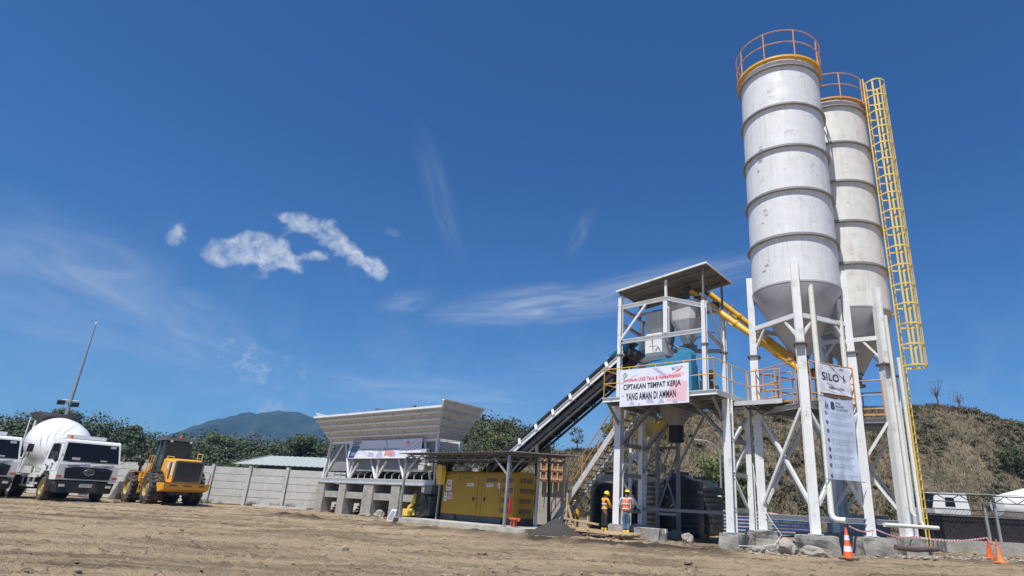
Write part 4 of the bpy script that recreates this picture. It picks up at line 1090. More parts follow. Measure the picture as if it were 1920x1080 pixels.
# ---- stairs up to the platform
st = empty('steel_staircase', TW(-3.75, 1.2, .15), GA, 'steep steel staircase with dark yellow handrails climbing to the tower platform', 'staircase')
SX, SZ = 3.65, 4.42
def Sb(name, m, fn):
    b = MB(); fn(b); return b.build(name, m, st)
for y in (-.35, .35): Sb('stringer', M['lgrey'], lambda b: b.channel((0, y, 0), (SX, y, SZ), .06, .20, side=1 if y < 0 else -1, up=(0, 1, 0) if False else (-.77, 0, .63)))
ns = 19
for k in range(1, ns):
    Sb('stair_tread', M['mid'], lambda b: b.box(SX * k / ns - .12, SX * k / ns + .12, -.315, .315, SZ * k / ns - .015, SZ * k / ns + .012))
for y in (-.38, .38):
    def hr(b):
        b.tube([(0.0, y, .85), (SX, y, SZ + .95)], .022, 6); b.tube([(0.0, y, .42), (SX, y, SZ + .5)], .018, 6)
        for k in range(6): t = k / 5; b.tube([(SX * t, y, SZ * t), (SX * t, y, SZ * t + .85 + .1 * t)], .02, 6)
    Sb('handrail', M['amber'], hr)

# ---- yellow skip chute behind the tower
sk = empty('yellow_skip', TW(-.9, 2.4, 3.3), GA, 'bright yellow steel chute with ladder frame behind the left of the platform', 'skip')
b = MB(); b.add([(-.2, -.35, .55), (.75, -.35, .30), (.75, .45, .30), (-.2, .45, .55), (-.2, -.35, 2.1), (.45, -.35, 1.6), (.45, .45, 1.6), (-.2, .45, 2.1)], [(0, 3, 2, 1), (4, 5, 6, 7), (0, 1, 5, 4), (1, 2, 6, 5), (2, 3, 7, 6), (3, 0, 4, 7)]); b.build('chute_body', M['cageyellow'], sk)
b = MB(); b.beam((1.0, 0, .55), (1.9, 0, .95), .5, .35); b.tube([(.9, 0, .4), (1.3, 0, .0)], .03); b.tube([(1.5, 0, .8), (1.5, 0, .0)], .03); b.build('feed_lip', M['cageyellow'], sk)
b = MB(); b.tube([(0, -.3, -3.3), (0, -.3, .6)], .07, 10); b.tube([(.25, .4, -3.3), (.25, .4, .6)], .06, 10); b.beam((0, -.3, -.3), (.8, -.3, -1.1), .07, .07); b.build('support_post', M['white'], sk)

# ---- tower footings
for i, (x, y, sx, sy, z1, lab) in enumerate(((0.1, .1, .6, .7, .39, 'pale concrete footing under the front left leg of the tower, behind the standing workers'), (4.25, 0, .62, .6, .39, 'square concrete footing under the front right leg of the tower'),
                        (0.05, 1.6, .6, .6, .39, 'concrete footing under the rear left leg of the tower'), (4.42, 1.2, .5, .5, .39, 'concrete footing under the rear right leg of the tower'), (.5, 2.55, 1.5, .5, .2, 'low concrete strip under the rear posts of the tower'))):
    footing(*TW(x, y)[:2], GA, sx, sy, z1, lab, 40 + i)
footing(*TW(1.0, .35)[:2], GA, 1.2, .45, .36, 'grey concrete block between the two left legs of the tower', 49)

# ================================================================ banners
def cloth(name, O, U, V, w, h, m, amp=.018, seed=0, nu=40, nv=24, thick=.004, parent=None):
    """hanging vinyl sheet: O left bottom, U right, V up; returns (object, warp function)"""
    O, U, V = Vector(O), Vector(U).normalized(), Vector(V).normalized(); Nn = U.cross(V)
    def warp(p):
        d = p - O; a, b_ = d.dot(U) / w, d.dot(V) / h
        k = noise.noise(Vector((a * 2.2 + seed, b_ * 1.3, 0))) * 1.0 + .6 * noise.noise(Vector((a * 5 + b_ * 3 + seed, b_ * 4 - a, 7)))
        k += (1 - b_) * .8 * math.sin(a * 19 + seed) * .35
        return p + Nn * (k * amp + .02) + V * (-.020 * h * math.sin(math.pi * a) * (b_ > .5) * b_)
    b = MB(); vs = []
    for layer in (0, 1):
        for j in range(nv + 1):
            for i in range(nu + 1):
                vs.append(warp(O + U * (w * i / nu) + V * (h * j / nv)) - Nn * thick * layer)
    n = nu + 1; K = n * (nv + 1)
    fs = [(j * n + i, j * n + i + 1, (j + 1) * n + i + 1, (j + 1) * n + i) for j in range(nv) for i in range(nu)]
    fs += [tuple(K + q for q in f[::-1]) for f in fs]
    b.add(vs, fs, 0, True)
    o = b.build(name, m, parent)
    return o, warp, O, U, V
def flatpoly(mb, O, U, V, pts, warp, lift=.003, mi=0, div=1):
    Nn = U.cross(V); P = [O + U * a + V * b_ for a, b_ in pts]
    if div > 1:
        # a quad strip finely divided so that it follows the folds
        a, b_, c, d = P; A = [a.lerp(b_, t / div) for t in range(div + 1)]; D = [d.lerp(c, t / div) for t in range(div + 1)]
        vs = []; n2 = 6
        for j in range(n2 + 1): vs += [warp(p.lerp(q, j / n2)) + Nn * lift for p, q in zip(A, D)]
        n = div + 1
        mb.add(vs, [(j * n + i, j * n + i + 1, (j + 1) * n + i + 1, (j + 1) * n + i) for j in range(n2) for i in range(div)], mi)
    else:
        mb.add([warp(p) + Nn * lift for p in P], [tuple(range(len(P)))], mi)
ux, uy = Vector((math.cos(GA), math.sin(GA), 0)), Vector((0, 0, 1))
# big banner on the tower
tb, wp, O, U, V = cloth('safety_banner', TW(.62, -.90, 4.25), ux, uy, 2.72, 1.31, M['fabric'], .009, 3)
tag(tb, 'white banner on the tower rail reading CIPTAKAN TEMPAT KERJA YANG AMAN DI AMMAN', 'banner', 'printed banners')
b = MB(); N_ = U.cross(V)
text_into(b, 'CIPTAKAN TEMPAT KERJA', O + U * .15 + V * .52, U, V, 2.28, .26, 0, .03, wp, .006)
text_into(b, 'YANG AMAN DI AMMAN', O + U * .26 + V * .20, U, V, 1.98, .26, 0, .03, wp, .006)
b.build('lettering', [M['black']], tb)
b = MB(); text_into(b, 'Sumbawa LNG Tank & Regasification', O + U * .15 + V * .83, U, V, 2.28, .17, 0, .02, wp, .006)
b.build('red_lettering', [M['red']], tb)
b = MB()
flatpoly(b, O, U, V, [(1.88, .10), (2.62, .06), (2.66, .72), (2.05, .78)], wp, .002, 1, 8)
flatpoly(b, O, U, V, [(2.05, .95), (2.55, .92), (2.6, 1.0), (2.2, 1.08)], wp, .0025, 1, 6)
flatpoly(b, O, U, V, [(1.32, 1.27), (1.52, 1.27), (1.90, .98), (1.80, .92)], wp, .002, 0, 6)
flatpoly(b, O, U, V, [(1.10, .08), (1.42, .06), (1.35, .18), (1.2, .5)], wp, .002, 0, 4)
for x, y, s_ in ((.42, .04, .22), (.75, .03, .12), (1.55, .04, .26), (2.1, .03, .2), (.08, .35, .12)):
    flatpoly(b, O, U, V, [(x, y), (x + s_, y), (x + s_ * .8, y + s_ * .45), (x + s_ * .3, y + s_ * .6)], wp, .003, 0, 3)
flatpoly(b, O, U, V, [(.05, .82), (.08, .8), (.72, 1.1), (.70, 1.11)], wp, .003, 0, 4)
b.build('print_or_shadow_shapes', [M['lilac'], M['pink']], tb)
b = MB()
def ring(mb, cx, cy, r0, r1, n, mi, teeth=0):
    for k in range(n):
        t0, t1 = 2 * math.pi * k / n, 2 * math.pi * (k + 1) / n
        flatpoly(mb, O, U, V, [(cx + r0 * math.cos(t0), cy + r0 * math.sin(t0)), (cx + r1 * math.cos(t0), cy + r1 * math.sin(t0)), (cx + r1 * math.cos(t1), cy + r1 * math.sin(t1)), (cx + r0 * math.cos(t1), cy + r0 * math.sin(t1))], wp, .005, mi)
        if teeth and k % 2 == 0:
            flatpoly(mb, O, U, V, [(cx + r1 * math.cos(t0), cy + r1 * math.sin(t0)), (cx + r1 * 1.22 * math.cos(t0), cy + r1 * 1.22 * math.sin(t0)), (cx + r1 * 1.22 * math.cos(t1), cy + r1 * 1.22 * math.sin(t1)), (cx + r1 * math.cos(t1), cy + r1 * math.sin(t1))], wp, .005, mi)
ring(b, .22, 1.10, .055, .075, 22, 0, 1)
flatpoly(b, O, U, V, [(.195, 1.09), (.245, 1.09), (.245, 1.112), (.195, 1.112)], wp, .005, 0); flatpoly(b, O, U, V, [(.209, 1.075), (.231, 1.075), (.231, 1.127), (.209, 1.127)], wp, .0052, 0)
b.build('gear_emblem', [M['teal']], tb)
b = MB()
text_into(b, 'W', O + U * 2.08 + V * 1.10, U, V, .11, .13, 0, .02, wp, .006)
text_into(b, 'Semarang', O + U * 2.22 + V * 1.19, U, V, .3, .045, 0, .01, wp, .006)
text_into(b, 'Bersama', O + U * 2.20 + V * 1.13, U, V, .18, .035, 0, .01, wp, .006)
flatpoly(b, O, U, V, [(2.22, 1.06), (2.36, 1.08), (2.50, 1.19), (2.42, 1.16)], wp, .005, 1)
b.build('corner_mark', [M['navyprint'], M['red']], tb)
for q in ((0, 1.31), (2.72, 1.31), (0, .1), (2.72, .1), (1.36, 1.31)):
    pass
# SILO 1 sign and the long list, hung between the fill pipe and the right leg of the near silo
pa = Vector((*l2w(S1, A1, a1[0] - .02, a1[1] - .13), 0)); pb = Vector((*l2w(S1, A1, 1.36, -.42), 0)); su = (pb - pa).normalized(); sw = (pb - pa).length
s_o, wp, O, U, V = cloth('silo_sign', pa + Vector((0, 0, 4.56)), su, uy, sw, .90, M['fabric'], .03, 8, 26, 18)
tag(s_o, 'small white sign reading SILO 1 tied between the legs of the nearer silo', 'sign', 'printed banners')
b = MB(); text_into(b, 'SILO 1', O + U * .14 + V * .40, U, V, sw * .72, .25, 0, .01, wp, .008); text_into(b, 'SEMEN CURAH', O + U * .38 + V * .15, U, V, sw * .5, .07, 0, .02, wp, .008); b.build('lettering', [M['black']], s_o)
b = MB(); flatpoly(b, O, U, V, [(.45, .90), (.52, .90), (1.2, .48), (1.2, .44)], wp, .004, 0, 6); flatpoly(b, O, U, V, [(.35, .33), (.95, .10), (.95, .08), (.33, .31)], wp, .004, 0, 6); flatpoly(b, O, U, V, [(.9, .80), (1.08, .80), (1.12, .85), (.95, .85)], wp, .004, 0, 2); b.build('print_or_shadow_shapes', [M['greyprint']], s_o)  # diagonal grey bands are leg shadows painted onto the sign
b = MB(); flatpoly(b, O, U, V, [(.05, .12), (.6, .06), (1.2, .03), (1.2, .015)], wp, .005, 0, 5); b.build('red_stripe', [M['pink']], s_o)
l_o, wp, O, U, V = cloth('rules_banner', pa + Vector((.0, 0, 2.03)) - su * .0, su, uy, sw, 2.42, M['fabricblue'], .035, 14, 30, 50)
tag(l_o, 'tall pale banner headed by a large 8 above a list of safety rules', 'banner', 'printed banners')
b = MB()
text_into(b, '8', O + U * .38 + V * 2.08, U, V, .17, .25, 0, .04, wp, .01)
for t, y, w_t in (('VITAL', 2.27, .22), ('BEHAVIOR', 2.17, .36), ('TO STAY ALIVE', 2.07, .5)):
    text_into(b, t, O + U * .60 + V * y, U, V, w_t, .062, 0, .02, wp, .01)
text_into(b, 'AMMAN', O + U * .12 + V * 2.07, U, V, .2, .035, 0, .01, wp, .01)
flatpoly(b, O, U, V, [(.16, 2.14), (.22, 2.12), (.20, 2.34), (.18, 2.24)], wp, .008); flatpoly(b, O, U, V, [(.23, 2.12), (.30, 2.15), (.25, 2.26), (.24, 2.2)], wp, .008)
b.build('lettering', [M['navyprint']], l_o)
rnd = random.Random(2); LW = ['SELALU', 'PAKAI', 'APD', 'KERJA', 'AMAN', 'DAN', 'PATUHI', 'ATURAN', 'DI', 'AREA']
b = MB(); b2 = MB()
yl = [1.90, 1.62, 1.36, 1.08, .82, .60, .36, .06]
for i, y in enumerate(yl):
    c_ = (.17, y + .045)
    flatpoly(b, O, U, V, [(c_[0] - .062, c_[1]), (c_[0], c_[1] - .062), (c_[0] + .062, c_[1]), (c_[0], c_[1] + .062)], wp, .009)
    text_into(b2, '%d' % (i + 1), O + U * (c_[0] - .018) + V * (c_[1] - .024), U, V, .03, .045, 0, .01, wp, .013)
b.build('number_diamond', [M['navyprint']], l_o); b2.build('numeral', [M['fabric']], l_o)
b = MB()
for i, y in enumerate(yl):
    for k in range(3 if i in (0, 3, 7) else 2):
        n = 5 if k == 0 else rnd.choice((3, 4, 5)); wds = [rnd.choice(LW) for _ in range(n)]
        text_into(b, ' '.join(wds).lower() if k else ' '.join(wds).lower(), O + U * .30 + V * (y + .06 - k * .065), U, V, min(sw - .42, .185 * n), .034, 0, .012, wp, .009)
b.build('small_print', [M['greyprint']], l_o)
# strings tying the banners
b = MB(); b.tube([pa + Vector((-.35, .0, 4.52)), pa + Vector((0, -.01, 4.46)), pb + Vector((.0, 0, 4.46)), pb + Vector((.18, .1, 4.44))], .010, 5); b.tube([pa + Vector((-.45, .1, 2.06)), pa + Vector((0, -.01, 2.03)), pb + Vector((0, 0, 2.03)), pb + Vector((.2, .1, 2.02))], .010, 5)
o = b.build('tie_rope', M['mid']); tag(o, 'thin ropes tying the two hanging signs to the silo legs', 'rope')
# ================================================================ aggregate bins
HO = (-12.2, 33.2, 0)
def HW(x, y, z=0): return (HO[0] + x * math.cos(GA) - y * math.sin(GA), HO[1] + x * math.sin(GA) + y * math.cos(GA), z)
hp = empty('aggregate_hopper', HO, GA, 'long white steel aggregate hopper with flared sides on a concrete stand', 'aggregate hopper')
def Hb(name, m, fn, parent=hp):
    b = MB(); fn(b); return b.build(name, m, parent)
W0, W1 = 0.0, 1.35      # bottom opening in y
def front(b): b.plate([(0, W0, 3.45), (8.75, W0, 3.45), (10.05, -1.0, 4.62), (-.40, -1.0, 4.62)], .012)
fr = Hb('front_panel', M['bin'], front)
def lerp(a, c, t): return tuple(a[i] + (c[i] - a[i]) * t for i in range(3))
A0, A1_, B1, B0 = (0, W0, 3.45), (8.75, W0, 3.45), (10.05, -1.0, 4.62), (-.40, -1.0, 4.62)
def ribs(b):
    nrm = Vector((0, -.76, -.65)) * .035
    for t in (.20, .43, .65, .87):
        p, q = Vector(lerp(A0, B0, t)) + nrm, Vector(lerp(A1_, B1, t)) + nrm
        b.beam(p, q, .075, .07, up=(0, -.76, -.65))
    for k, u in enumerate((.165, .335, .5, .67, .835)):
        p, q = Vector(lerp(A0, A1_, u)) + nrm * .6, Vector(lerp(B0, B1, u)) + nrm * .6
        b.beam(p, q, .03 if k != 2 else .06, .04, up=(0, -.76, -.65))
Hb('panel_rib', M['ribw'], ribs, fr)
Hb('top_rim', M['white'], lambda b: b.beam((-.42, -1.03, 4.64), (10.08, -1.03, 4.64), .07, .09), fr)
Hb('corner_edge', M['white'], lambda b: b.beam((0, -.02, 3.43), (-.42, -1.03, 4.72), .07, .06), fr)
Hb('corner_edge', M['white'], lambda b: b.beam((8.76, -.02, 3.43), (10.1, -1.03, 4.9), .07, .06), fr)
E0, E1, E2, E3 = (8.77, W0, 3.45), (8.77, W1, 3.45), (10.2, 1.30, 4.84), (10.12, -1.02, 4.92)
ep = Hb('end_panel', M['bin'], lambda b: b.plate([E0, E1, E2, E3], .012))
def eribs(b):
    for t in (.3, .52, .74):
        n_ = Vector((.035, 0, -.03)); b.beam(Vector(lerp(E0, E3, t)) + n_, Vector(lerp(E1, E2, t)) + n_, .05, .05)
    b.beam(E3, E2, .05, .05)
Hb('panel_rib', M['bin'], eribs, ep)
Hb('end_panel', M['white'], lambda b: b.plate([(0.0, W0, 3.45), (-.44, -1.0, 4.9), (-.44, 1.3, 4.72), (0, W1, 3.45)], .012))
Hb('back_panel', M['bin'], lambda b: b.plate([(0, W1, 3.45), (8.70, W1, 3.45), (9.9, 1.22, 4.60), (-.38, 1.22, 4.60)], .012))
for x, z in ((2.45, 4.78), (4.9, 4.88), (7.3, 4.72)):
    Hb('divider', M['bin'], lambda b: b.plate([(x, W0 + .02, 3.46), (x, -.97, z), (x, 1.18, z - .12), (x, W1 - .02, 3.46)], .012))
Hb('tarpaulin', M['tarp'], lambda b: b.add([(2.5, -.98, 4.66), (4.85, -.98, 4.68), (4.8, 0.2, 4.86), (3.6, .3, 4.72)], [(0, 1, 2, 3)]))
Hb('tarpaulin', M['tarp'], lambda b: b.add([(7.35, -.98, 4.67), (8.7, -.98, 4.68), (8.5, .1, 4.84), (7.4, .2, 4.98)], [(0, 1, 2, 3)]))
# frame
for x in (0, 8.75): 
    for y in (0, 1.35):
        Hb('leg', M['white'], lambda b: b.ibeam((x - (.28 if x == 0 else -.15), y, 1.66), (x, y, 3.40), .12, .12, .012, up=(0, 1, 0)))
Hb('top_beam', M['white'], lambda b: (b.beam((-.05, -.01, 3.38), (8.8, -.01, 3.38), .08, .09), b.beam((-.05, 1.36, 3.38), (8.8, 1.36, 3.38), .08, .09)))
Hb('base_beam', M['white'], lambda b: (b.channel((-.35, -.02, 1.56), (9.15, -.02, 1.56), .1, .20, side=-1), b.channel((-.35, 1.37, 1.56), (9.15, 1.37, 1.56), .1, .20)))
for x0, x1, x2 in ((-.2, .55, 1.6), (2.0, 1.45, 3.0), (2.1, 2.35, 2.9), (4.55, 4.1, 5.3), (4.6, 4.65, 5.4), (7.0, 6.5, 7.6), (7.05, 7.1, 7.7)):
    pass
for xb, xt, zt in ((-.2, 1.2, 3.3), (2.15, 1.45, 3.32), (2.2, 2.38, 2.45), (2.25, 2.85, 2.4), (4.45, 3.9, 2.55), (4.5, 4.55, 2.5), (4.55, 5.2, 2.5), (6.7, 6.15, 2.55), (6.75, 6.8, 2.5), (6.8, 7.4, 2.5), (8.6, 7.9, 3.3)):
    Hb('strut', M['white'], lambda b: b.tube([(xb, -.03, 1.67), (xt, -.03, zt)], .055, 8))
for x in (2.38, 4.55, 6.8): Hb('bracket', M['white'], lambda b: b.box(x - .14, x + .14, -.1, .04, 2.49, 2.55))
# discharge hoppers under the bins
for x0 in (.30, 2.42, 4.55, 6.68):
    def dh(b, x0=x0):
        t = [(x0, .04, 2.78), (x0 + 2.0, .04, 2.78), (x0 + 2.0, 1.32, 2.78), (x0, 1.32, 2.78)]; c_ = [(x0 + .35, .3, 2.02), (x0 + 1.65, .3, 2.02), (x0 + 1.65, 1.05, 2.02), (x0 + .35, 1.05, 2.02)]
        u = [(p[0], p[1], 3.33) for p in t]
        b.add(u + t + c_, [(i * 4 + k, i * 4 + (k + 1) % 4, (i + 1) * 4 + (k + 1) % 4, (i + 1) * 4 + k) for i in range(2) for k in range(4)])
    Hb('discharge_hopper', M['grey'], dh)
Hb('weigh_trough', M['grey'], lambda b: (b.box(.1, 8.6, .0, .02, 2.0, 2.78), b.box(.1, 1.9, -.03, -.005, 2.62, 2.86)))
Hb('belt', M['belt'], lambda b: b.box(.1, 8.9, .35, 1.0, 1.80, 1.84))
Hb('shade_backing', M['belt'], lambda b: b.box(.2, 8.7, 1.02, 1.05, 1.60, 2.6))  # added black sheet standing in for the deep shade behind the belt
for k in range(15):
    x = .55 + k * .56
    Hb('idler_bracket', M['lgrey'], lambda b: b.tube([(x, .1, 1.66), (x, .1, 1.86), (x + .05, .14, 1.94), (x + .12, .2, 1.96)], .024, 6))
Hb('drive_box', M['lgrey'], lambda b: (b.box(8.0, 8.35, -.25, -.05, 2.3, 3.0), b.box(8.25, 8.75, -.5, -.15, 2.05, 2.25)))
# concrete stand: one cast frame
cst = empty('concrete_stand', HO, GA, 'grey cast concrete frame with square piers carrying the aggregate hopper', 'concrete stand')
def Kb(name, fn):
    b = MB(); fn(b); return b.build(name, M['conc'], cst)
px_ = ((-.25, .45), (1.80, 2.40), (3.95, 4.75), (6.15, 6.80), (8.35, 9.05))
for y0, y1 in ((-.25, .30), (1.05, 1.6)):
    for a, c_ in px_: Kb('pier', lambda b: b.box(a, c_, y0, y1, -.15, 1.40))
    for (a, c_), (d, e_) in zip(px_, px_[1:]): Kb('tie_beam', lambda b: b.box(c_ + .002, d - .002, y0 + .08, y1 - .15, .72, 1.02))
for a, c_ in px_: Kb('cross_wall', lambda b: b.box(a + .1, c_ - .1, .303, 1.047, .5, 1.38))
for a, c_ in list(zip(px_, px_[1:]))[1:]: Kb('added_rear_wall', lambda b: b.box(a[1] + .003, c_[0] - .003, 1.30, 1.42, -.1, 1.39))  # walls added behind the bays to keep the openings dark
Kb('cap_beam', lambda b: (b.box(-.3, 9.1, -.28, .32, 1.403, 1.452), b.box(-.3, 9.1, 1.02, 1.62, 1.403, 1.452)))
for k, (x, w) in enumerate(((.85, .5), (2.9, .35))):
    b = MB()
    rnd = random.Random(k); 
    for j in range(9):
        z = .08 + (j % 3) * .13; b.tube([(x + .13 * (j % 3), .1, z), (x + .13 * (j % 3) + .2, 1.0, z + .05)], .05, 8)
    o = b.build('pipe_offcuts', M['rust'], None, HO, GA); tag(o, ['heap of rusty pipe offcuts in the left opening of the concrete stand', 'heap of rusty pipe offcuts in the second opening of the concrete stand'][k], 'scrap')
# banner on the bins
hb, wp, O, U, V = cloth('hopper_banner', HW(2.12, -.22, 2.58), ux, uy, 5.85, .87, M['fabric'], .02, 21, 60, 12)
tag(hb, 'long pale printed banner tied across the front of the aggregate hopper', 'banner', 'printed banners')
b = MB(); text_into(b, 'Operation for Movement', O + U * 1.15 + V * .34, U, V, 3.1, .17, 0, .01, wp, .008); b.build('lettering', [M['greyprint']], hb)
b = MB()
flatpoly(b, O, U, V, [(.05, .03), (.55, .03), (.95, .6), (.25, .6)], wp, .004, 0, 4); flatpoly(b, O, U, V, [(.25, .62), (.85, .62), (.9, .84), (.3, .84)], wp, .004, 2, 4)
b.build('print_block', [M['blueprint'], M['salmon'], M['greyprint']], hb)
b = MB(); flatpoly(b, O, U, V, [(.88, .70), (1.05, .70), (1.05, .84), (.88, .84)], wp, .005, 0); flatpoly(b, O, U, V, [(3.05, .12), (3.7, .10), (3.75, .35), (3.15, .38)], wp, .0045, 0, 4); flatpoly(b, O, U, V, [(4.7, .62), (4.95, .62), (4.95, .76), (4.7, .76)], wp, .005, 0, 2); b.build('red_patch', [M['salmon']], hb)
b = MB()
for q in ([(1.2, .4), (1.28, .36), (1.75, .15), (1.65, .15)], [(1.75, .08), (2.3, .08), (2.2, .26), (1.8, .3)], [(2.4, .05), (3.0, .05), (2.8, .35), (2.6, .33)], [(3.0, .86), (3.14, .86), (3.3, .55), (3.22, .5)], [(4.2, .3), (4.3, .3), (5.6, .83), (5.5, .83)], [(4.7, .3), (4.8, .3), (5.75, .68), (5.75, .74)], [(5.1, .3), (5.18, .3), (5.78, .55), (5.78, .6)], [(3.5, .06), (3.95, .06), (3.95, .3), (3.6, .36)]):
    flatpoly(b, O, U, V, q, wp, .003, 0, 4)
b.build('print_or_shadow_shapes', [M['lilac']], hb)
b = MB()
for j in range(2):
    for i in range(4):
        flatpoly(b, O, U, V, [(.28 + .14 * i, .38 - .26 * j), (.31 + .14 * i, .38 - .26 * j), (.40 + .14 * i, .54 - .26 * j), (.36 + .14 * i, .54 - .26 * j)], wp, .008, 0)
b.build('pale_marks', [M['fabric']], hb)

# reinforcing bars standing behind
b = MB(); rnd = random.Random(4)
for k in range(12):
    x, y = -4.75 + rnd.uniform(-.35, .35), 33.5 + rnd.uniform(-.35, .35); b.tube([(x, y, 2.2), (x + rnd.uniform(-.06, .06), y, 4.1 + rnd.uniform(-.5, .35))], .018, 5)
o = b.build('rebar_cage', M['dark']); tag(o, 'cluster of dark reinforcing bars sticking up behind the hopper end', 'rebar')
cp = empty('concrete_column', (-4.75, 33.5, 0), 0, 'half finished concrete column with bars on top behind the hopper', 'column')
b = MB(); b.box(-.45, .45, -.45, .45, -.1, 2.5); b.build('shaft', M['conc'], cp)

# retaining wall and timber formwork right of the shelter
rw = MB(); rw.box(-1.3, .55, 0, .35, -.1, 2.0); o = rw.build('retaining_wall', M['conc'], None, (-.15, 32.6, 0), R(-8)); tag(o, 'rough grey concrete wall behind the staircase foot', 'wall')
fw = empty('timber_formwork', (-1.0, 32.4, 2.0), R(-8), 'red brown slatted timber formwork panel on top of the grey wall', 'formwork')
b = MB(); b.box(-.05, 1.2, .02, .05, 0, 1.15); b.build('board', M['form'], fw)
b = MB()
for k in range(5): b.box(-.02 + k * .29, .05 + k * .29, -.05, .018, 0, 1.15)
for k in range(3): b.box(-.05, 1.2, -.09, -.052, .1 + k * .45, .17 + k * .45)
b.build('batten', M['timber'], fw)
b = MB()
for k in range(4): b.box(.08 + .29 * k, .12 + .29 * k, -.03, 0, -.55, 0)
b.build('prop', M['timber'], fw)

# ================================================================ the generator shelter
SO = (-6.38, 26.06, 0); 
def SW(x, y, z=0): return (SO[0] + x * math.cos(GA) - y * math.sin(GA), SO[1] + x * math.sin(GA) + y * math.cos(GA), z)
sl_ = MB()
sl_.box(-.55, 7.1, -.18, 3.9, -.25, .14)
o = sl_.build('concrete_pad', M['slab'], None, SO, GA); o['kind'] = 'structure'
sh = empty('shelter', SO, GA, 'open steel shelter with corrugated lean-to roof over the generator', 'shelter')
def Zb(name, m, fn, parent=sh):
    b = MB(); fn(b); return b.build(name, m, parent)
for x, y, z in ((0, 0, 2.5), (5.94, 0, 2.52), (0, 1.6, 2.6), (5.94, 1.6, 2.6), (0, 3.1, 2.7), (5.94, 3.1, 2.7), (3.0, 3.1, 2.7)):
    Zb('post', M['galv'], lambda b: (b.beam((x, y, .15), (x, y, z), .075, .075), b.box(x - .09, x + .09, y - .09, y + .09, .142, .158)))
for x, y in ((0, 0), (5.94, 0)):
    s_ = 1 if x == 0 else -1
    Zb('knee_brace', M['galv'], lambda b: b.beam((x + s_ * .04, y, 1.85), (x + s_ * .72, y, 2.42), .05, .05))
    Zb('knee_brace', M['galv'], lambda b: b.beam((x, y + .04, 1.85), (x, y + .7, 2.45), .05, .05))
def truss(b, p, q, n=9, d=.2):
    p, q = Vector(p), Vector(q); b.beam(p, q, .04, .04); b.beam(p - Vector((0, 0, d)), q - Vector((0, 0, d)), .04, .04)
    for k in range(n):
        a = p + (q - p) * k / n; m_ = p + (q - p) * (k + .5) / n; c_ = p + (q - p) * (k + 1) / n
        b.beam(a - Vector((0, 0, d)), m_, .025, .025); b.beam(m_, c_ - Vector((0, 0, d)), .025, .025)
for (p, q, n) in (((0, 0, 2.57), (5.94, 0, 2.57), 9), ((0, 1.6, 2.64), (5.94, 1.6, 2.64), 9), ((0, 3.1, 2.70), (5.94, 3.1, 2.70), 9), ((0, 0.05, 2.52), (0, 3.1, 2.66), 5), ((5.94, .05, 2.52), (5.94, 3.1, 2.66), 5)):
    Zb('roof_truss', M['mid'], lambda b: truss(b, p, q, n))
def corr(b):
    n = 150; V = []
    for i in range(n + 1):
        x = -.35 + 6.65 * i / n; z = .014 * (1 if (i % 4) < 2 else -1)
        V += [(x, -.22, 2.62 + z), (x, 3.85, 2.79 + z), (x, -.22, 2.626 + z), (x, 3.85, 2.796 + z)]
    b.add(V, [(i * 4, i * 4 + 4, i * 4 + 5, i * 4 + 1) for i in range(n)] + [(i * 4 + 2, i * 4 + 3, i * 4 + 7, i * 4 + 6) for i in range(n)] + [(i * 4, i * 4 + 2, i * 4 + 6, i * 4 + 4) for i in range(n)] + [(0, 1, 3, 2), (n * 4, n * 4 + 2, n * 4 + 3, n * 4 + 1)])
Zb('corrugated_roof', M['roof'], corr)
# ---- generator
gn = empty('generator', SW(1.12, 1.15, .14), GA, 'large ochre yellow generator enclosure with louvred doors under the shelter', 'generator')
GW_, GD, GH = 4.15, 1.08, 1.88
def Gb(name, m, fn, parent=gn):
    b = MB(); fn(b); return b.build(name, m, parent)
Gb('skid_base', M['dark'], lambda b: (b.box(0, GW_, .05, GD, 0, .24), b.box(.6, .9, -.02, .045, .0, .2), b.box(3.2, 3.5, -.02, .045, 0, .2)))
def enc(b):
    pr = [(0, .243), (0, GH - .10), (.03, GH - .03), (.10, GH), (GD - .10, GH), (GD, GH - .10), (GD, .243)]; n = len(pr)
    A = [(0, y, z) for y, z in pr]; B = [(GW_, y, z) for y, z in pr]
    b.add(A + B, [tuple(range(n)), tuple(range(n, 2 * n))[::-1]] + [(i, n + i, n + (i + 1) % n, (i + 1) % n) for i in range(n)])
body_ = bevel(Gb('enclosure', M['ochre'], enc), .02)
dd = [(.04, 2.10), (2.13, 2.35), (2.38, 3.38), (3.41, 4.10)]
for i, (a, c_) in enumerate(dd):
    if i == 1:
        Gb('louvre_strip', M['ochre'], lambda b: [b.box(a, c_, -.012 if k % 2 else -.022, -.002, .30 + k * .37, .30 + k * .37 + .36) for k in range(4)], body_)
        continue
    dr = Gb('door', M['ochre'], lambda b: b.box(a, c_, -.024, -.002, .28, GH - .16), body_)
    hx = a + .1 if i == 2 else c_ - .24
    if i in (0, 2): Gb('handle', M['dark'], lambda b: (b.box(hx, hx + .13, -.034, -.026, .78, .92), b.tube([(hx + .06, -.05, .80), (hx + .06, -.05, .90)], .012, 6)), dr)
for (x, z, w, h) in [(2.58, 1.50, .62, .14), (3.47, 1.49, .55, .16), (3.46, 1.13, .55, .16), (3.46, .77, .55, .16), (3.45, .41, .53, .16)]:
    def vent(b):
        b.box(x, x + w, -.030, -.027, z, z + h)
    vf = Gb('vent', M['dark'], vent, body_)
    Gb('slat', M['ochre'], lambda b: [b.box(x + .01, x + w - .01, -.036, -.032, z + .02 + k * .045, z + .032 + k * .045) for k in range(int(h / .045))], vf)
GU = Vector((1, 0, 0)); GV = Vector((0, 0, 1))
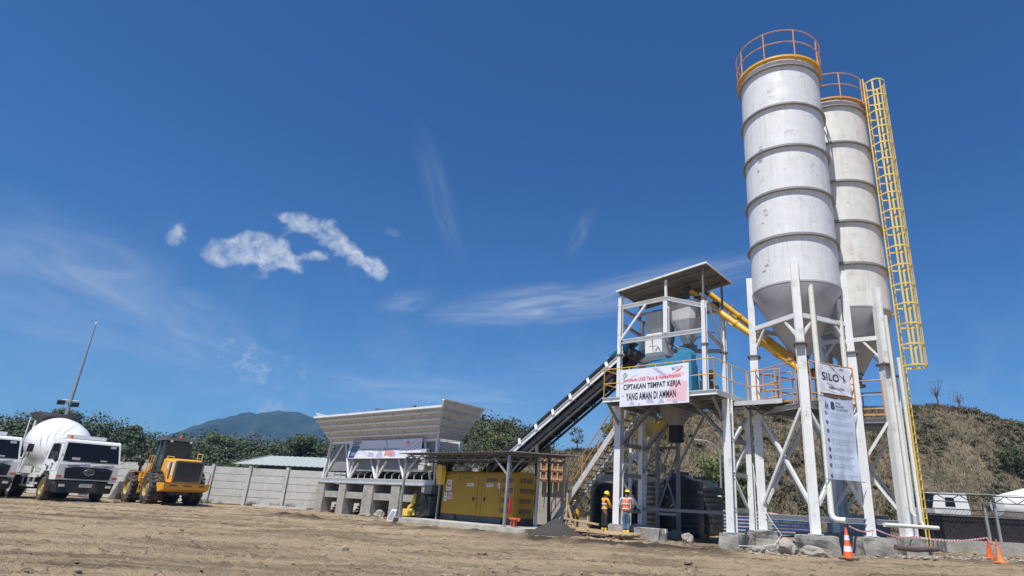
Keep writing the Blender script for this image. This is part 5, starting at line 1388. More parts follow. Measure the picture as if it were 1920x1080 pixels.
def sticker(name, x, z, w, h, lines, m='reflect', tm='black', cols=None):
    s_ = Gb(name, M[m], lambda b: b.box(x, x + w, -.030, -.0265, z, z + h), body_)
    b = MB()
    for (t, dx, dz, tw, th) in lines: text_into(b, t, (x + dx, -.031, z + dz), GU, GV, tw, th, 0, .02, None, .001)
    if lines: b.build('lettering', M[tm], s_)
sticker('number_sticker', .24, 1.12, .32, .42, [('504', .03, .13, .24, .12), ('GENSET', .06, .30, .18, .05), ('500 kVA', .06, .04, .18, .04)])
sticker('notice', .16, .72, .18, .33, [('K3', .04, .2, .1, .08), ('OK', .04, .05, .1, .08)])
sticker('notice', .40, .80, .26, .25, [('RAWAT GENSET', .03, .16, .2, .03), ('SETIAP HARI', .03, .10, .2, .03), ('CATAT JAM', .03, .04, .2, .03)], 'pink')
sticker('label_plate', 1.49, 1.31, .36, .12, [('RENTAL', .05, .03, .26, .06)]); sticker('label_plate', 2.60, 1.31, .36, .12, [('RENTAL', .05, .03, .26, .06)]); sticker('label_plate', 3.22, 1.26, .12, .2, [('A', .03, .11, .06, .06), ('B', .03, .02, .06, .06)])
b = MB(); text_into(b, 'GENERATOR', (1.18, -.026, 1.60), GU, GV, .70, .07, 0, .0, None, .002)
b.tube([(1.06 + .05 * math.cos(t), -.027, 1.635 + .07 * math.sin(t)) for t in [R(60 + 20 * k) for k in range(15)]], .010, 4); b.build('logo_lettering', M['dark'], body_)
Gb('exhaust', M['dark'], lambda b: (b.tube([(2.25, .4, GH + .002), (2.25, .4, GH + .16), (2.4, .4, GH + .22)], .09, 12),))
Gb('roof_box', M['white'], lambda b: b.add([(.25, .4, GH + .004), (.75, .4, GH + .004), (.75, .9, GH + .004), (.25, .9, GH + .004), (.32, .45, GH + .2), (.68, .45, GH + .2), (.68, .85, GH + .2), (.32, .85, GH + .2)], [(4, 5, 6, 7), (0, 1, 5, 4), (1, 2, 6, 5), (2, 3, 7, 6), (3, 0, 4, 7)]))
for z in (1.49, 1.13, .77, .41):
    for y in (.23, .58):
        vf = Gb('vent', M['dark'], lambda b: b.box(GW_ + .003, GW_ + .012, y, y + .29, z, z + .16), body_)
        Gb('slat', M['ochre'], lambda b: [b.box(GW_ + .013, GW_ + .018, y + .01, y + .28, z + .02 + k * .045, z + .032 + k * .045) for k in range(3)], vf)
Gb('end_latch', M['dark'], lambda b: b.box(GW_ + .003, GW_ + .02, .92, 1.0, 1.12, 1.28), body_)
# yellow machine cowl left of it and the black and yellow drum machine
b = MB(); b.plate([(.0, 0, 0), (.14, 0, -.25), (.30, 0, -.22), (.34, 0, .25), (.27, 0, .50), (.02, 0, .55), (-.04, 0, .3)], .22)
o = b.build('yellow_cowl', M['cageyellow'], None, SW(.98, .95, 1.72), GA); tag(o, 'bright yellow rounded cowl hung at the left end of the generator', 'cowl')
b = MB(); b.beam((.1, .05, .1), (.1, .05, -1.7), .05, .05); b.build('support_post', M['galv'], o)
dr = empty('plate_compactor', SW(-.15, .9, .14), GA, 'black and yellow roller machine parked at the left end of the shelter', 'compactor')
b = MB(); b.lathe([(.05, 0), (.46, .02), (.48, .1), (.48, .75), (.46, .85), (.05, .87)], (.15, 0, .48), 28, 'y'); b.build('drum', M['rubber'], dr)
b = MB(); b.tube([(-.45, -.08, .12), (-.35, -.08, .42), (-.2, -.08, .5), (-.08, -.08, .9), (-.06, -.08, .55)], .07, 8); b.box(-.62, -.28, -.2, .25, .05, .32); b.tube([(-.3, -.1, .25), (-.05, -.12, .3), (.05, -.12, .1)], .06, 8); b.build('yellow_frame', M['cageyellow'], dr)
b = MB(); b.box(.35, .75, .1, .7, .1, .85); b.tube([(.4, .1, .9), (.1, -.1, 1.05), (-.2, 0, .95)], .03, 6); b.build('engine', M['dark'], dr)
# leaning white plate at the post foot
b = MB(); b.plate([(0, 0, 0), (.34, 0, .0), (.42, .12, .42), (.08, .12, .42)], .02); o = b.build('leaning_panel', M['reflect'], None, SW(-.15, -.45, 0.02), GA); tag(o, 'small white framed panel leaning at the foot of the left shelter post', 'panel')
b = MB(); b.plate([(.06, -.014, .05), (.31, -.014, .05), (.37, .095, .36), (.12, .095, .36)], .006); b.build('dark_face', M['greyprint'], o)
# fire extinguisher and bench
fe = empty('fire_extinguisher', SW(6.05, .05, .50), GA, 'red fire extinguisher hanging on the middle shelter post', 'fire extinguisher')
b = MB(); b.lathe([(.01, .06), (.055, .07), (.06, .1), (.06, .50), (.04, .58), (.03, .62)], (.06, 0, 0), 18); b.build('cylinder', M['redpaint'], fe)
b = MB(); b.lathe([(.03, .62), (.03, .68)], (.06, 0, 0), 10, cap1=True); b.tube([(.06, 0, .68), (.16, -.02, .66), (.17, -.02, .35)], .014, 6); b.beam((.0, 0, .70), (.14, 0, .72), .02, .015); b.build('valve_hose', M['dark'], fe)
bn = empty('small_stand', SW(6.25, .15, .14), GA, 'small orange stand beside the fire extinguisher post', 'stand')
b = MB(); b.box(-.2, .3, -.15, .15, .30, .36); b.lathe([(.06, .24), (.06, .36)], (.33, 0, 0), 10, cap0=True, cap1=True); b.build('top', M['orange'], bn)
bn.scale = (.7, .7, .85)
for x, y in ((-.14, -.1), (.12, -.1), (-.14, .1), (.12, .1)):
    b = MB(); b.tube([(x, y, 0), (x * .6, y * .6, .30)], .025, 6); b.build('leg', M['orange'], bn)
# ================================================================ vehicles
def wheel(parent, x, y, r_, w, rimmat, name='wheel', lugs=False, face=1):
    """wheel with axis along y, centre (x, y, r_); face = +1/-1 says which side shows the rim"""
    b = MB(); n = 40
    prof = [(r_ * .56, -w / 2), (r_ * .80, -w / 2 - .01), (r_ * .95, -w / 2 + .02), (r_, -w / 2 + .06), (r_, w / 2 - .06), (r_ * .95, w / 2 - .02), (r_ * .80, w / 2 + .01), (r_ * .56, w / 2)]
    b.lathe(prof, (x, y, r_), n, 'y')
    if lugs:
        m = 22
        for k in range(m):
            for s_ in (-1, 1):
                t = 2 * math.pi * (k + (.5 if s_ > 0 else 0)) / m; t2 = t + .20
                c0 = Vector((x + r_ * .99 * math.sin(t), y + s_ * w * .47, r_ + r_ * .99 * math.cos(t))); c1 = Vector((x + r_ * 1.0 * math.sin(t2), y + s_ * .02, r_ + r_ * 1.0 * math.cos(t2)))
                u = Vector((math.sin((t + t2) / 2), 0, math.cos((t + t2) / 2)))
                b.beam(c0, c1, .085, .075, up=u)
    tyre = b.build('wheel', M['rubber'], parent)
    b = MB(); o = face * w / 2
    b.lathe([(r_ * .57, o * .98), (r_ * .52, o * 1.0), (r_ * .50, o * .55), (r_ * .26, o * .50), (r_ * .24, o * .80), (r_ * .13, o * .84), (r_ * .0 + .005, o * .85)], (x, y, r_), 28, 'y')
    b.lathe([(r_ * .57, -o * .98), (r_ * .50, -o * .9), (r_ * .48, 0), (.02, 0)], (x, y, r_), 20, 'y')
    for k in range(8):
        t = 2 * math.pi * k / 8; p = Vector((x + r_ * .37 * math.sin(t), y + o * .52, r_ + r_ * .37 * math.cos(t))); b.tube([p, p + Vector((0, o * .14, 0))], .022, 6)
    b.build('rim', rimmat, tyre)
    return tyre
def mixer_truck(name, loc, rz, label):
    """local +x = forward, +y = the truck's left, origin on the ground under the front axle"""
    e = empty(name, loc, rz, label, 'mixer truck', 'white concrete mixer trucks')
    def V(n, m, fn, parent=e):
        b = MB(); fn(b); return b.build(n, m, parent)
    W = 1.16
    # cab: side profile lofted, tapered towards the roof
    prof = [(-.72, .98), (-.72, 2.52), (-.62, 2.70), (.92, 2.66), (1.02, 2.58), (1.30, 1.72), (1.34, 1.55), (1.36, .90), (.62, .90), (.60, 1.05), (.42, 1.24), (.05, 1.30), (-.38, 1.24), (-.56, 1.05), (-.58, .98)]
    def wid(z): return W - max(0, z - 1.5) * .075
    def cab(b):
        n = len(prof); A = [(x, -wid(z), z) for x, z in prof]; B = [(x, wid(z), z) for x, z in prof]
        b.add(A + B, [(i, (i + 1) % n, n + (i + 1) % n, n + i) for i in range(n)], 0)
        # sides as triangulated fans about the cab middle
        for s0, off in ((A, 0), (B, 1)):
            c_ = (.3, (-1 if off == 0 else 1) * wid(1.6), 1.6); vs = s0 + [c_]
            b.add(vs, [((i, n, (i + 1) % n) if off == 0 else ((i + 1) % n, n, i)) for i in range(n)], 0)
    cb = bevel(V('cab', M['truckwhite'], cab), .10, 5)
    wx = lambda z: 1.02 + (2.58 - z) * (.28 / .86) + .012
    ws = V('windscreen', M['glass'], lambda b: b.add([(wx(1.70), -W * .93, 1.70), (wx(1.70), W * .93, 1.70), (wx(2.50), W * .86, 2.50), (wx(2.50), -W * .86, 2.50)], [(0, 1, 2, 3)]), cb)
    V('wiper', M['blackpl'], lambda b: (b.beam((wx(1.66) + .03, -.9, 1.66), (wx(1.72) + .03, -.1, 1.74), .02, .02), b.beam((wx(1.66) + .03, .0, 1.66), (wx(1.72) + .03, .85, 1.74), .02, .02)), ws)
    for z_, y0_, y1_, h_ in ((1.80, -.75, -.45, .13), (1.78, .35, .6, .06), (2.41, .68, .9, .10)): V('windscreen_paper', M['light'], lambda b: b.beam((wx(z_) + .008, y0_, z_), (wx(z_) + .008, y1_, z_), .01, h_), ws)
    for s_ in (-1, 1):
        yy = lambda z: s_ * (wid(z) + .012)
        dr = V('door', M['truckwhite'], lambda b: b.add([(x, s_ * (wid(z) + .006), z) for x, z in ((-.45, 1.25), (-.45, 2.5), (.86, 2.5), (1.08, 1.72), (1.05, 1.28))], [(0, 1, 2, 3, 4)]), cb)
        V('side_window', M['glass'], lambda b: b.add([(x, yy(z), z) for x, z in ((-.36, 1.78), (-.36, 2.42), (.70, 2.42), (.98, 1.72), (.80, 1.62), (.3, 1.76))], [(0, 1, 2, 3, 4, 5)]), dr)
        V('handle', M['blackpl'], lambda b: b.box(-.4, -.25, s_ * (W + .0) - .015, s_ * W + .015, 1.50, 1.54), dr)
        V('headlight', M['light'], lambda b: b.box(1.30, 1.482, s_ * .88 - .10, s_ * .88 + .10, .62, .72))
        V('indicator', M['amberlens'], lambda b: b.box(1.20, 1.37, s_ * 1.06 - .09, s_ * 1.06 + .106, 1.0, 1.10), cb)
        V('mirror_arm', M['blackpl'], lambda b: b.tube([(1.02, s_ * 1.1, 2.45), (1.25, s_ * 1.42, 2.42), (1.25, s_ * 1.42, 1.85), (1.2, s_ * 1.2, 1.7)], .015, 6), cb)
        V('mirror', M['blackpl'], lambda b: b.box(1.19, 1.27, s_ * 1.42 - .11, s_ * 1.42 + .11, 2.05, 2.40), cb)
        V('mudguard', M['blackpl'], lambda b: [b.beam((.56 * math.cos(t), s_ * .98, .52 + .58 * math.sin(t)), (.56 * math.cos(t + .26), s_ * .98, .52 + .58 * math.sin(t + .26)), .40, .02, up=(math.cos(t + .13), 0, math.sin(t + .13))) for t in [.15 + .26 * k for k in range(11)]])
        V('step', M['blackpl'], lambda b: (b.box(.60, 1.10, s_ * 1.1 - .10, s_ * 1.1 + .06, .42, .84),))
    def grille(b):
        b.add([(1.375, -.92, 1.40), (1.385, -.86, .96), (1.385, .86, .96), (1.375, .92, 1.40), (1.37, .6, 1.47), (1.37, -.6, 1.47)], [(0, 1, 2, 3, 4, 5)])
        for k in range(5): b.beam((1.395, -.82, 1.03 + .075 * k), (1.395, .82, 1.03 + .075 * k), .03, .02)
    gr = V('grille', M['blackpl'], grille, cb)
    def emblem(b):
        b.tube([(1.42, .19 * math.cos(t), 1.25 + .13 * math.sin(t)) for t in [2 * math.pi * k / 20 for k in range(21)]], .014, 6, cap=False)
        b.tube([(1.42, -.12 * math.cos(t) , 1.25 + .05 * math.sin(t)) for t in [math.pi * k / 8 for k in range(9)]], .012, 6)
        b.tube([(1.42, -.15, 1.20), (1.42, .15, 1.20)], .012, 6)
    V('emblem', M['galv'], emblem, gr)
    def nm(b): text_into(b, 'RANGER', (1.372, -.86, 1.49), (0, 1, 0), (0, 0, 1), .45, .055, 0, .01, None, .004); text_into(b, 'HINO', (1.372, .55, 1.49), (0, 1, 0), (0, 0, 1), .22, .045, 0, .01, None, .004)
    V('badge_lettering', M['blackpl'], nm, cb)
    V('side_lettering', M['dblue'], lambda b: (b.box(-.1, .12, -1.176, -1.170, 1.30, 1.48), text_into(b, '07', (.35, -1.165, 1.32), (1, 0, 0), (0, 0, 1), .26, .14, 0, .02, None, .012), b.box(.4, .62, -1.18, -1.172, 1.52, 1.58)), cb)
    V('bumper', M['blackpl'], lambda b: b.add([(1.0, -1.18, .42), (1.44, -1.0, .38), (1.50, 0, .36), (1.44, 1.0, .38), (1.0, 1.18, .42), (1.0, -1.2, .84), (1.42, -1.1, .84), (1.48, 0, .86), (1.42, 1.1, .84), (1.0, 1.2, .84)],
      [(0, 1, 6, 5), (1, 2, 7, 6), (2, 3, 8, 7), (3, 4, 9, 8), (5, 6, 7, 8, 9), (4, 3, 2, 1, 0), (0, 5, 9, 4)]))
    pl = V('number_plate', M['plate'], lambda b: b.box(1.50, 1.515, -.25, .22, .62, .76))
    V('plate_lettering', M['black'], lambda b: text_into(b, 'B 9292 TJ', (1.517, -.21, .65), (0, 1, 0), (0, 0, 1), .38, .075, 0, .02, None, .002), pl)
    V('roof_deflector', M['truckwhite'], lambda b: b.box(-.55, .5, -.95, .6, 2.705, 2.86), cb)
    V('beacon', M['amberlens'], lambda b: b.lathe([(.06, 0), (.06, .14), (.02, .17)], (.75, -.85, 2.67), 12, cap1=True), cb)
    # chassis
    V('chassis', M['dark'], lambda b: (b.box(-6.6, 1.2, -.45, -.35, .72, .98), b.box(-6.6, 1.2, .35, .45, .72, .98), b.box(-6.5, -6.4, -.33, .33, .74, .95), b.box(-.9, .8, -.33, .33, .45, .9), b.box(-.15, .15, -.85, .85, .42, .60), b.box(-4.3, -4.0, -.8, .8, .42, .62), b.box(-5.6, -5.3, -.8, .8, .42, .62)))
    V('side_guard', M['truckwhite'], lambda b: (b.beam((-.95, -1.14, 1.0), (-3.1, -1.14, 1.0), .05, .10), b.beam((-1.0, -1.14, .58), (-2.9, -1.14, .58), .05, .09), b.beam((-1.25, -1.14, 1.0), (-1.25, -1.14, .58), .05, .05), b.beam((-2.0, -1.14, 1.0), (-2.0, -1.14, .58), .05, .05), b.beam((-2.7, -1.14, 1.0), (-2.7, -1.14, .58), .05, .05)))
    V('fuel_tank', M['lgrey'], lambda b: b.box(-2.9, -1.6, .55, 1.1, .5, .95))
    V('platform_plate', M['truckwhite'], lambda b: (b.box(-3.4, -.85, -1.12, 1.12, 1.07, 1.12), b.box(-6.4, -4.9, -.6, .6, 1.0, 1.1)))
    for s_ in (-1, 1):
        wheel(e, 0, s_ * 1.0, .52, .30, M['rim'], face=s_)
        wheel(e, -4.15, s_ * .92, .52, .52, M['rimw'], face=s_); wheel(e, -5.45, s_ * .92, .52, .52, M['rimw'], face=s_)
        V('rear_mudguard', M['blackpl'], lambda b: b.box(-6.1, -3.5, s_ * .92 - .27, s_ * .92 + .27, 1.09, 1.12))
    # drum: axis climbs to the rear
    ax = Vector((-1, 0, math.tan(R(14)))).normalized(); p0 = Vector((-1.50, 0, 2.03))
    def drum(b):
        pr = [(.02, 0), (.66, .02), (.86, .15), (1.14, .95), (1.22, 1.5), (1.24, 2.2), (1.19, 2.8), (.93, 3.6), (.60, 4.4), (.55, 4.5), (.5, 4.45)]; n = 48
        side_ = Vector((0, 1, 0)); upv = side_.cross(ax); V_ = []
        for r_, s in pr:
            for k in range(n):
                t = 2 * math.pi * k / n; V_.append(p0 + ax * s + side_ * r_ * math.cos(t) + upv * r_ * math.sin(t))
        b.add(V_, [(i * n + k, (i + 1) * n + k, (i + 1) * n + (k + 1) % n, i * n + (k + 1) % n) for i in range(len(pr) - 1) for k in range(n)], 0, True)
    d_ = V('mixer_drum', M['truckwhite'], drum)
    def stripes(b):
        side_ = Vector((0, 1, 0)); upv = side_.cross(ax)
        for j in range(4):
            pts = []
            for k in range(24):
                s = .18 + .85 * k / 23; t = R(40 + j * 22) - k * .035; r_ = .86 + .34 * (s - .15) / .80 if s > .15 else .86
                pts.append(p0 + ax * s + (side_ * math.cos(t + 1.6) + upv * math.sin(t + 1.6)) * (r_ + .004))
            b.tube(pts, .014, 4)
    V('spiral_stripe', M['lgrey'], stripes, d_)
    V('drum_ring', M['dark'], lambda b: b.tube([p0 + ax * .12 + Vector((0, math.cos(t) * .84, 0)) + Vector((0, 1, 0)).cross(ax) * math.sin(t) * .84 for t in [2 * math.pi * k / 36 for k in range(37)]], .03, 6, cap=False), d_)
    for p_, q_ in (((-1.1, -.7, 1.13), (-1.1, -.5, 2.1)), ((-1.1, .7, 1.13), (-1.1, .5, 2.1)), ((-5.2, -.7, 1.1), (-5.3, -.5, 2.6)), ((-5.2, .7, 1.1), (-5.3, .5, 2.6))): V('drum_support', M['truckwhite'], lambda b: b.beam(p_, q_, .12, .12))
    V('feed_hopper', M['dark'], lambda b: b.add([(-5.0, -.4, 3.5), (-5.9, -.4, 3.5), (-5.9, .4, 3.5), (-5.0, .4, 3.5), (-4.6, -.85, 4.1), (-6.2, -.85, 4.1), (-6.2, .85, 4.1), (-4.6, .85, 4.1)], [(0, 4, 5, 1), (1, 5, 6, 2), (2, 6, 7, 3), (3, 7, 4, 0), (0, 1, 2, 3)]))
    V('water_tank', M['truckwhite'], lambda b: b.tube([(-.95, -.7, 1.6), (-.95, .7, 1.6)], .28, 18))
    V('hopper_frame', M['truckwhite'], lambda b: (b.tube([(-5.5, -.7, 1.1), (-5.3, -.72, 3.7)], .04), b.tube([(-5.5, .7, 1.1), (-5.3, .72, 3.7)], .04), b.tube([(-6.0, -.75, 1.2), (-6.1, -.75, 3.9), (-6.1, .1, 3.9), (-6.0, .1, 1.2)], .03), b.plate([(-5.9, -.3, 2.2), (-5.9, .3, 2.2), (-6.9, .25, 1.5), (-6.9, -.25, 1.5)], .04)))
    return e
mixer_truck('mixer_truck', (-22.35, 29.55, 0), R(-35), 'white concrete mixer truck with whole cab and drum in view, left of the loader')
mixer_truck('mixer_truck', (-26.55, 28.95, 0), R(-35), 'white concrete mixer truck cut off by the left edge of the photo')

# ---- wheel loader (rear towards us)
ld = empty('wheel_loader', (-19.15, 31.85, 0), R(139), 'orange yellow wheel loader with black cab, seen from its rear beside the concrete wall', 'wheel loader')
def Lb(n, m, fn, parent=ld):
    b = MB(); fn(b); return b.build(n, m, parent)
for x in (0, 2.95):
    for s_ in (-1, 1): wheel(ld, x, s_ * .93, .75, .52, M['rim'], lugs=True, face=s_)
def eng(b):
    # engine hood: tapered box
    b.add([(-1.45, -.62, 1.02), (.55, -.62, 1.02), (.55, .62, 1.02), (-1.45, .62, 1.02), (-1.42, -.62, 2.02), (.55, -.55, 2.12), (.55, .55, 2.12), (-1.42, .62, 2.02), (-1.35, -.5, 2.10), (.55, -.45, 2.18), (.55, .45, 2.18), (-1.35, .5, 2.10)],
          [(0, 3, 2, 1), (0, 1, 5, 4), (1, 2, 6, 5), (2, 3, 7, 6), (3, 0, 4, 7), (4, 5, 9, 8), (7, 11, 10, 6), (4, 8, 11, 7), (8, 9, 10, 11), (5, 6, 10, 9)])
hd = bevel(Lb('engine_hood', M['loader'], eng), .05)
def rg(b):
    b.box(-1.50, -1.455, -.56, .56, 1.08, 1.98)
    for k in range(16): b.beam((-1.515, -.50, 1.15 + .05 * k), (-1.515, .50, 1.15 + .05 * k), .02, .012)
gl = Lb('rear_grille', M['dark'], rg, hd)
Lb('grille_frame', M['mid'], lambda b: (b.box(-1.53, -1.47, -.64, -.565, 1.03, 2.03), b.box(-1.53, -1.47, .565, .64, 1.03, 2.03), b.box(-1.53, -1.47, -.56, .56, 1.985, 2.04), b.box(-1.53, -1.47, -.56, .56, 1.02, 1.075)), gl)
Lb('side_decal', M['light'], lambda b: (b.box(-.65, -.35, .622, .628, 1.65, 1.95), b.box(-1.28, -1.08, .622, .628, 1.35, 1.95), b.box(-1.28, -1.08, -.628, -.622, 1.35, 1.95), b.box(-.65, -.35, -.628, -.622, 1.65, 1.95)), hd)
for s_ in (-1, 1): Lb('side_vent', M['dark'], lambda b: b.box(-1.0, -.78, s_ * .627 - .005, s_ * .627 + .005, 1.2, 1.95), hd)
Lb('hood_rail', M['cageyellow'], lambda b: (b.tube([(-1.2, -.58, 2.05), (-1.2, -.58, 2.40), (-.6, -.56, 2.44), (-.6, -.56, 2.1)], .018, 6), b.tube([(-.9, .58, 2.08), (-.9, .58, 2.2), (.1, .56, 2.25), (.1, .56, 2.12)], .018, 6)), hd)
Lb('counterweight', M['loader'], lambda b: b.add([(-1.75, -.98, .72), (-1.1, -1.0, .60), (-1.1, 1.0, .60), (-1.75, .98, .72), (-1.80, -1.0, 1.0), (-.7, -1.0, 1.0), (-.7, 1.0, 1.0), (-1.80, 1.0, 1.0)], [(0, 3, 2, 1), (4, 5, 6, 7), (0, 1, 5, 4), (1, 2, 6, 5), (2, 3, 7, 6), (3, 0, 4, 7)]))
for y0_, y1_ in ((-.2, .15), (.45, .75), (-.75, -.5)): Lb('tow_slot', M['dark'], lambda b: b.box(-1.815, -1.79, y0_, y1_, .86, .92))
Lb('marker_post', M['redpaint'], lambda b: b.tube([(-1.6, -.97, 1.0), (-1.65, -.98, 1.5)], .022, 6))
Lb('frame', M['dark'], lambda b: (b.box(-1.0, 1.3, -.42, .42, .45, 1.0), b.box(1.35, 3.3, -.38, .38, .5, 1.0), b.box(-.15, .15, -.8, .8, .55, .85), b.box(2.8, 3.1, -.8, .8, .55, .85)))
for s_ in (-1, 1):
    Lb('fender', M['blackpl'], lambda b: [b.beam((.95 * math.cos(t) * .9, s_ * .95, .70 + .86 * math.sin(t)), (.95 * math.cos(t + .3) * .9, s_ * .95, .70 + .86 * math.sin(t + .3)), .42, .03, up=(math.cos(t + .15), 0, math.sin(t + .15))) for t in (.55, .85, 1.15, 1.45, 1.75)])
    Lb('front_fender', M['loader'], lambda b: b.box(2.35, 3.5, s_ * .93 - .25, s_ * .93 + .25, 1.44, 1.49))
    Lb('work_light', M['light'], lambda b: b.lathe([(.07, 0), (.07, .05)], (2.1, s_ * .8, 2.0), 12, 'x', cap0=True, cap1=True))
    Lb('mirror', M['blackpl'], lambda b: (b.tube([(2.0, s_ * .7, 2.7), (2.2, s_ * 1.0, 2.7)], .015, 5), b.box(2.18, 2.22, s_ * 1.0 - .1, s_ * 1.0 + .1, 2.4, 2.75)))
cbn = Lb('cab', M['glass2'], lambda b: b.add([(.62, -.62, 1.30), (2.0, -.62, 1.2), (2.0, .62, 1.2), (.62, .62, 1.30), (.72, -.58, 3.02), (1.85, -.58, 3.02), (1.85, .58, 3.02), (.72, .58, 3.02)], [(0, 1, 5, 4), (1, 2, 6, 5), (2, 3, 7, 6), (3, 0, 4, 7)]))
def cabf(b):
    for x0, x1, y in ((.62, .72, -.6), (.62, .72, .6), (2.0, 1.85, -.6), (2.0, 1.85, .6), (1.35, 1.32, -.61), (1.35, 1.32, .61)):
        b.beam((x0, y, 1.3), (x1, y * .97, 3.02), .07, .07)
    b.beam((.61, -.6, 1.7), (.61, .6, 1.7), .04, .05); b.box(.55, .7, -.6, .6, 1.2, 1.72)
    for y in (-.62, .62): b.beam((.64, y, 1.75), (1.98, y, 1.7), .05, .05)
Lb('cab_frame', M['dark'], cabf, cbn)
Lb('seat', M['dark'], lambda b: (b.box(.85, .98, -.25, .25, 1.5, 2.4), b.box(.98, 1.4, -.25, .25, 1.5, 1.62)), cbn)
Lb('cab_roof', M['dark'], lambda b: b.add([(.45, -.75, 3.04), (2.05, -.72, 3.04), (2.05, .72, 3.04), (.45, .75, 3.04), (.55, -.66, 3.18), (1.95, -.62, 3.2), (1.95, .62, 3.2), (.55, .66, 3.18)], [(0, 3, 2, 1), (4, 5, 6, 7), (0, 1, 5, 4), (1, 2, 6, 5), (2, 3, 7, 6), (3, 0, 4, 7)]), cbn)
Lb('roof_beacon', M['amberlens'], lambda b: b.lathe([(.06, 3.18), (.06, 3.32), (.02, 3.35)], (.9, -.1, 0), 10, cap1=True), cbn)
for k, y in enumerate((-.45, .45)): Lb('rear_lamp', M['light'], lambda b: b.lathe([(.055, -.03), (.055, .03)], (.44, y, 3.0), 10, 'x', cap0=True, cap1=True), cbn)
for s_ in (-1, 1):
    Lb('access_rail', M['loader'], lambda b: (b.tube([(.75, s_ * .95, 1.35), (.75, s_ * .92, 2.25), (1.5, s_ * .92, 2.25), (1.55, s_ * .95, 1.1)], .02, 6), b.tube([(1.1, s_ * .93, 2.25), (1.15, s_ * .95, 1.2)], .02, 6)))
    Lb('ladder', M['loader'], lambda b: (b.beam((1.3, s_ * 1.0, 1.15), (1.3, s_ * 1.02, .45), .03, .05), b.beam((1.65, s_ * 1.0, 1.15), (1.65, s_ * 1.02, .45), .03, .05), b.beam((1.3, s_ * 1.02, .55), (1.65, s_ * 1.02, .55), .05, .03), b.beam((1.3, s_ * 1.02, .85), (1.65, s_ * 1.02, .85), .05, .03), b.box(.5, 1.9, s_ * .85 - .2, s_ * .85 + .2, 1.16, 1.22)))
    Lb('lift_arm', M['loader'], lambda b: (b.plate([(2.1, s_ * .42, 1.35), (2.5, s_ * .42, 1.85), (3.1, s_ * .42, 1.75), (4.2, s_ * .42, .6), (4.05, s_ * .42, .42), (2.9, s_ * .42, 1.3)], .12),))
Lb('front_frame', M['loader'], lambda b: (b.box(1.95, 3.0, -.36, .36, 1.003, 1.55), b.box(2.3, 2.6, -.3, .3, 1.55, 1.95), b.box(2.05, 2.65, .5, .95, 1.0, 1.42), b.box(2.05, 2.65, -.95, -.5, 1.0, 1.42)))
Lb('air_intake', M['blackpl'], lambda b: (b.lathe([(.05, 1.5), (.05, 1.75), (.14, 1.8), (.15, 2.05), (.05, 2.1)], (2.75, .88, 0), 14, cap1=True),))
def bucket(b):
    pr = [(4.05, .95), (3.95, .35), (4.15, .06), (5.15, .04)]; n = len(pr)
    for s_ in (-1, 1): b.plate([(pr[0][0], s_ * 1.25, .95), (pr[1][0], s_ * 1.25, .35), (pr[2][0], s_ * 1.25, .06), (pr[3][0], s_ * 1.25, .05)], .03)
    for (x0, z0), (x1, z1) in zip(pr, pr[1:]): b.plate([(x0, -1.25, z0), (x0, 1.25, z0), (x1, 1.25, z1), (x1, -1.25, z1)], .03)
Lb('bucket', M['mid'], bucket)

# ---- white tanker truck behind the right fence
tk = empty('tanker_truck', (21.0, 31.5, 0), R(8), 'white tanker truck partly hidden behind the dark mesh fence at the right edge', 'tanker truck')
def Kb2(n, m, fn, parent=tk):
    b = MB(); fn(b); return b.build(n, m, parent)
tkc = Kb2('cab', M['truckwhite'], lambda b: b.add([(-3.4, -1.1, .9), (-1.6, -1.1, .9), (-1.6, 1.1, .9), (-3.4, 1.1, .9), (-3.5, -1.1, 1.6), (-1.6, -1.1, 1.6), (-1.6, 1.1, 1.6), (-3.5, 1.1, 1.6), (-3.25, -1.0, 2.35), (-1.65, -1.0, 2.4), (-1.65, 1.0, 2.4), (-3.25, 1.0, 2.35)], [(0, 3, 2, 1), (0, 1, 5, 4), (1, 2, 6, 5), (2, 3, 7, 6), (3, 0, 4, 7), (4, 5, 9, 8), (5, 6, 10, 9), (6, 7, 11, 10), (7, 4, 8, 11), (8, 9, 10, 11)]))
Kb2('side_window', M['glass'], lambda b: b.add([(-2.9, -1.105, 1.75), (-2.35, -1.105, 1.75), (-2.35, -1.04, 2.15), (-2.8, -1.04, 2.15)], [(0, 1, 2, 3)]), tkc)
Kb2('windscreen', M['glass'], lambda b: b.add([(-3.5, -1.0, 1.65), (-3.5, 1.0, 1.65), (-3.30, .95, 2.28), (-3.30, -.95, 2.28)], [(0, 3, 2, 1)]), tkc)
Kb2('tank_body', M['truckwhite'], lambda b: b.lathe([(.02, -.3), (.45, -.25), (.55, 0), (.95, 1.6), (1.08, 2.6), (1.08, 4.4), (.9, 5.4), (.02, 5.5)], (1.15, 0, 1.92), 32, 'x'))
Kb2('chassis', M['dark'], lambda b: b.box(-3.3, 5.8, -.45, .45, .65, .9))
for x in (-2.6, 3.4, 4.7):
    for s_ in (-1, 1): wheel(tk, x, s_ * .95, .5, .3, M['rimw'], face=s_)
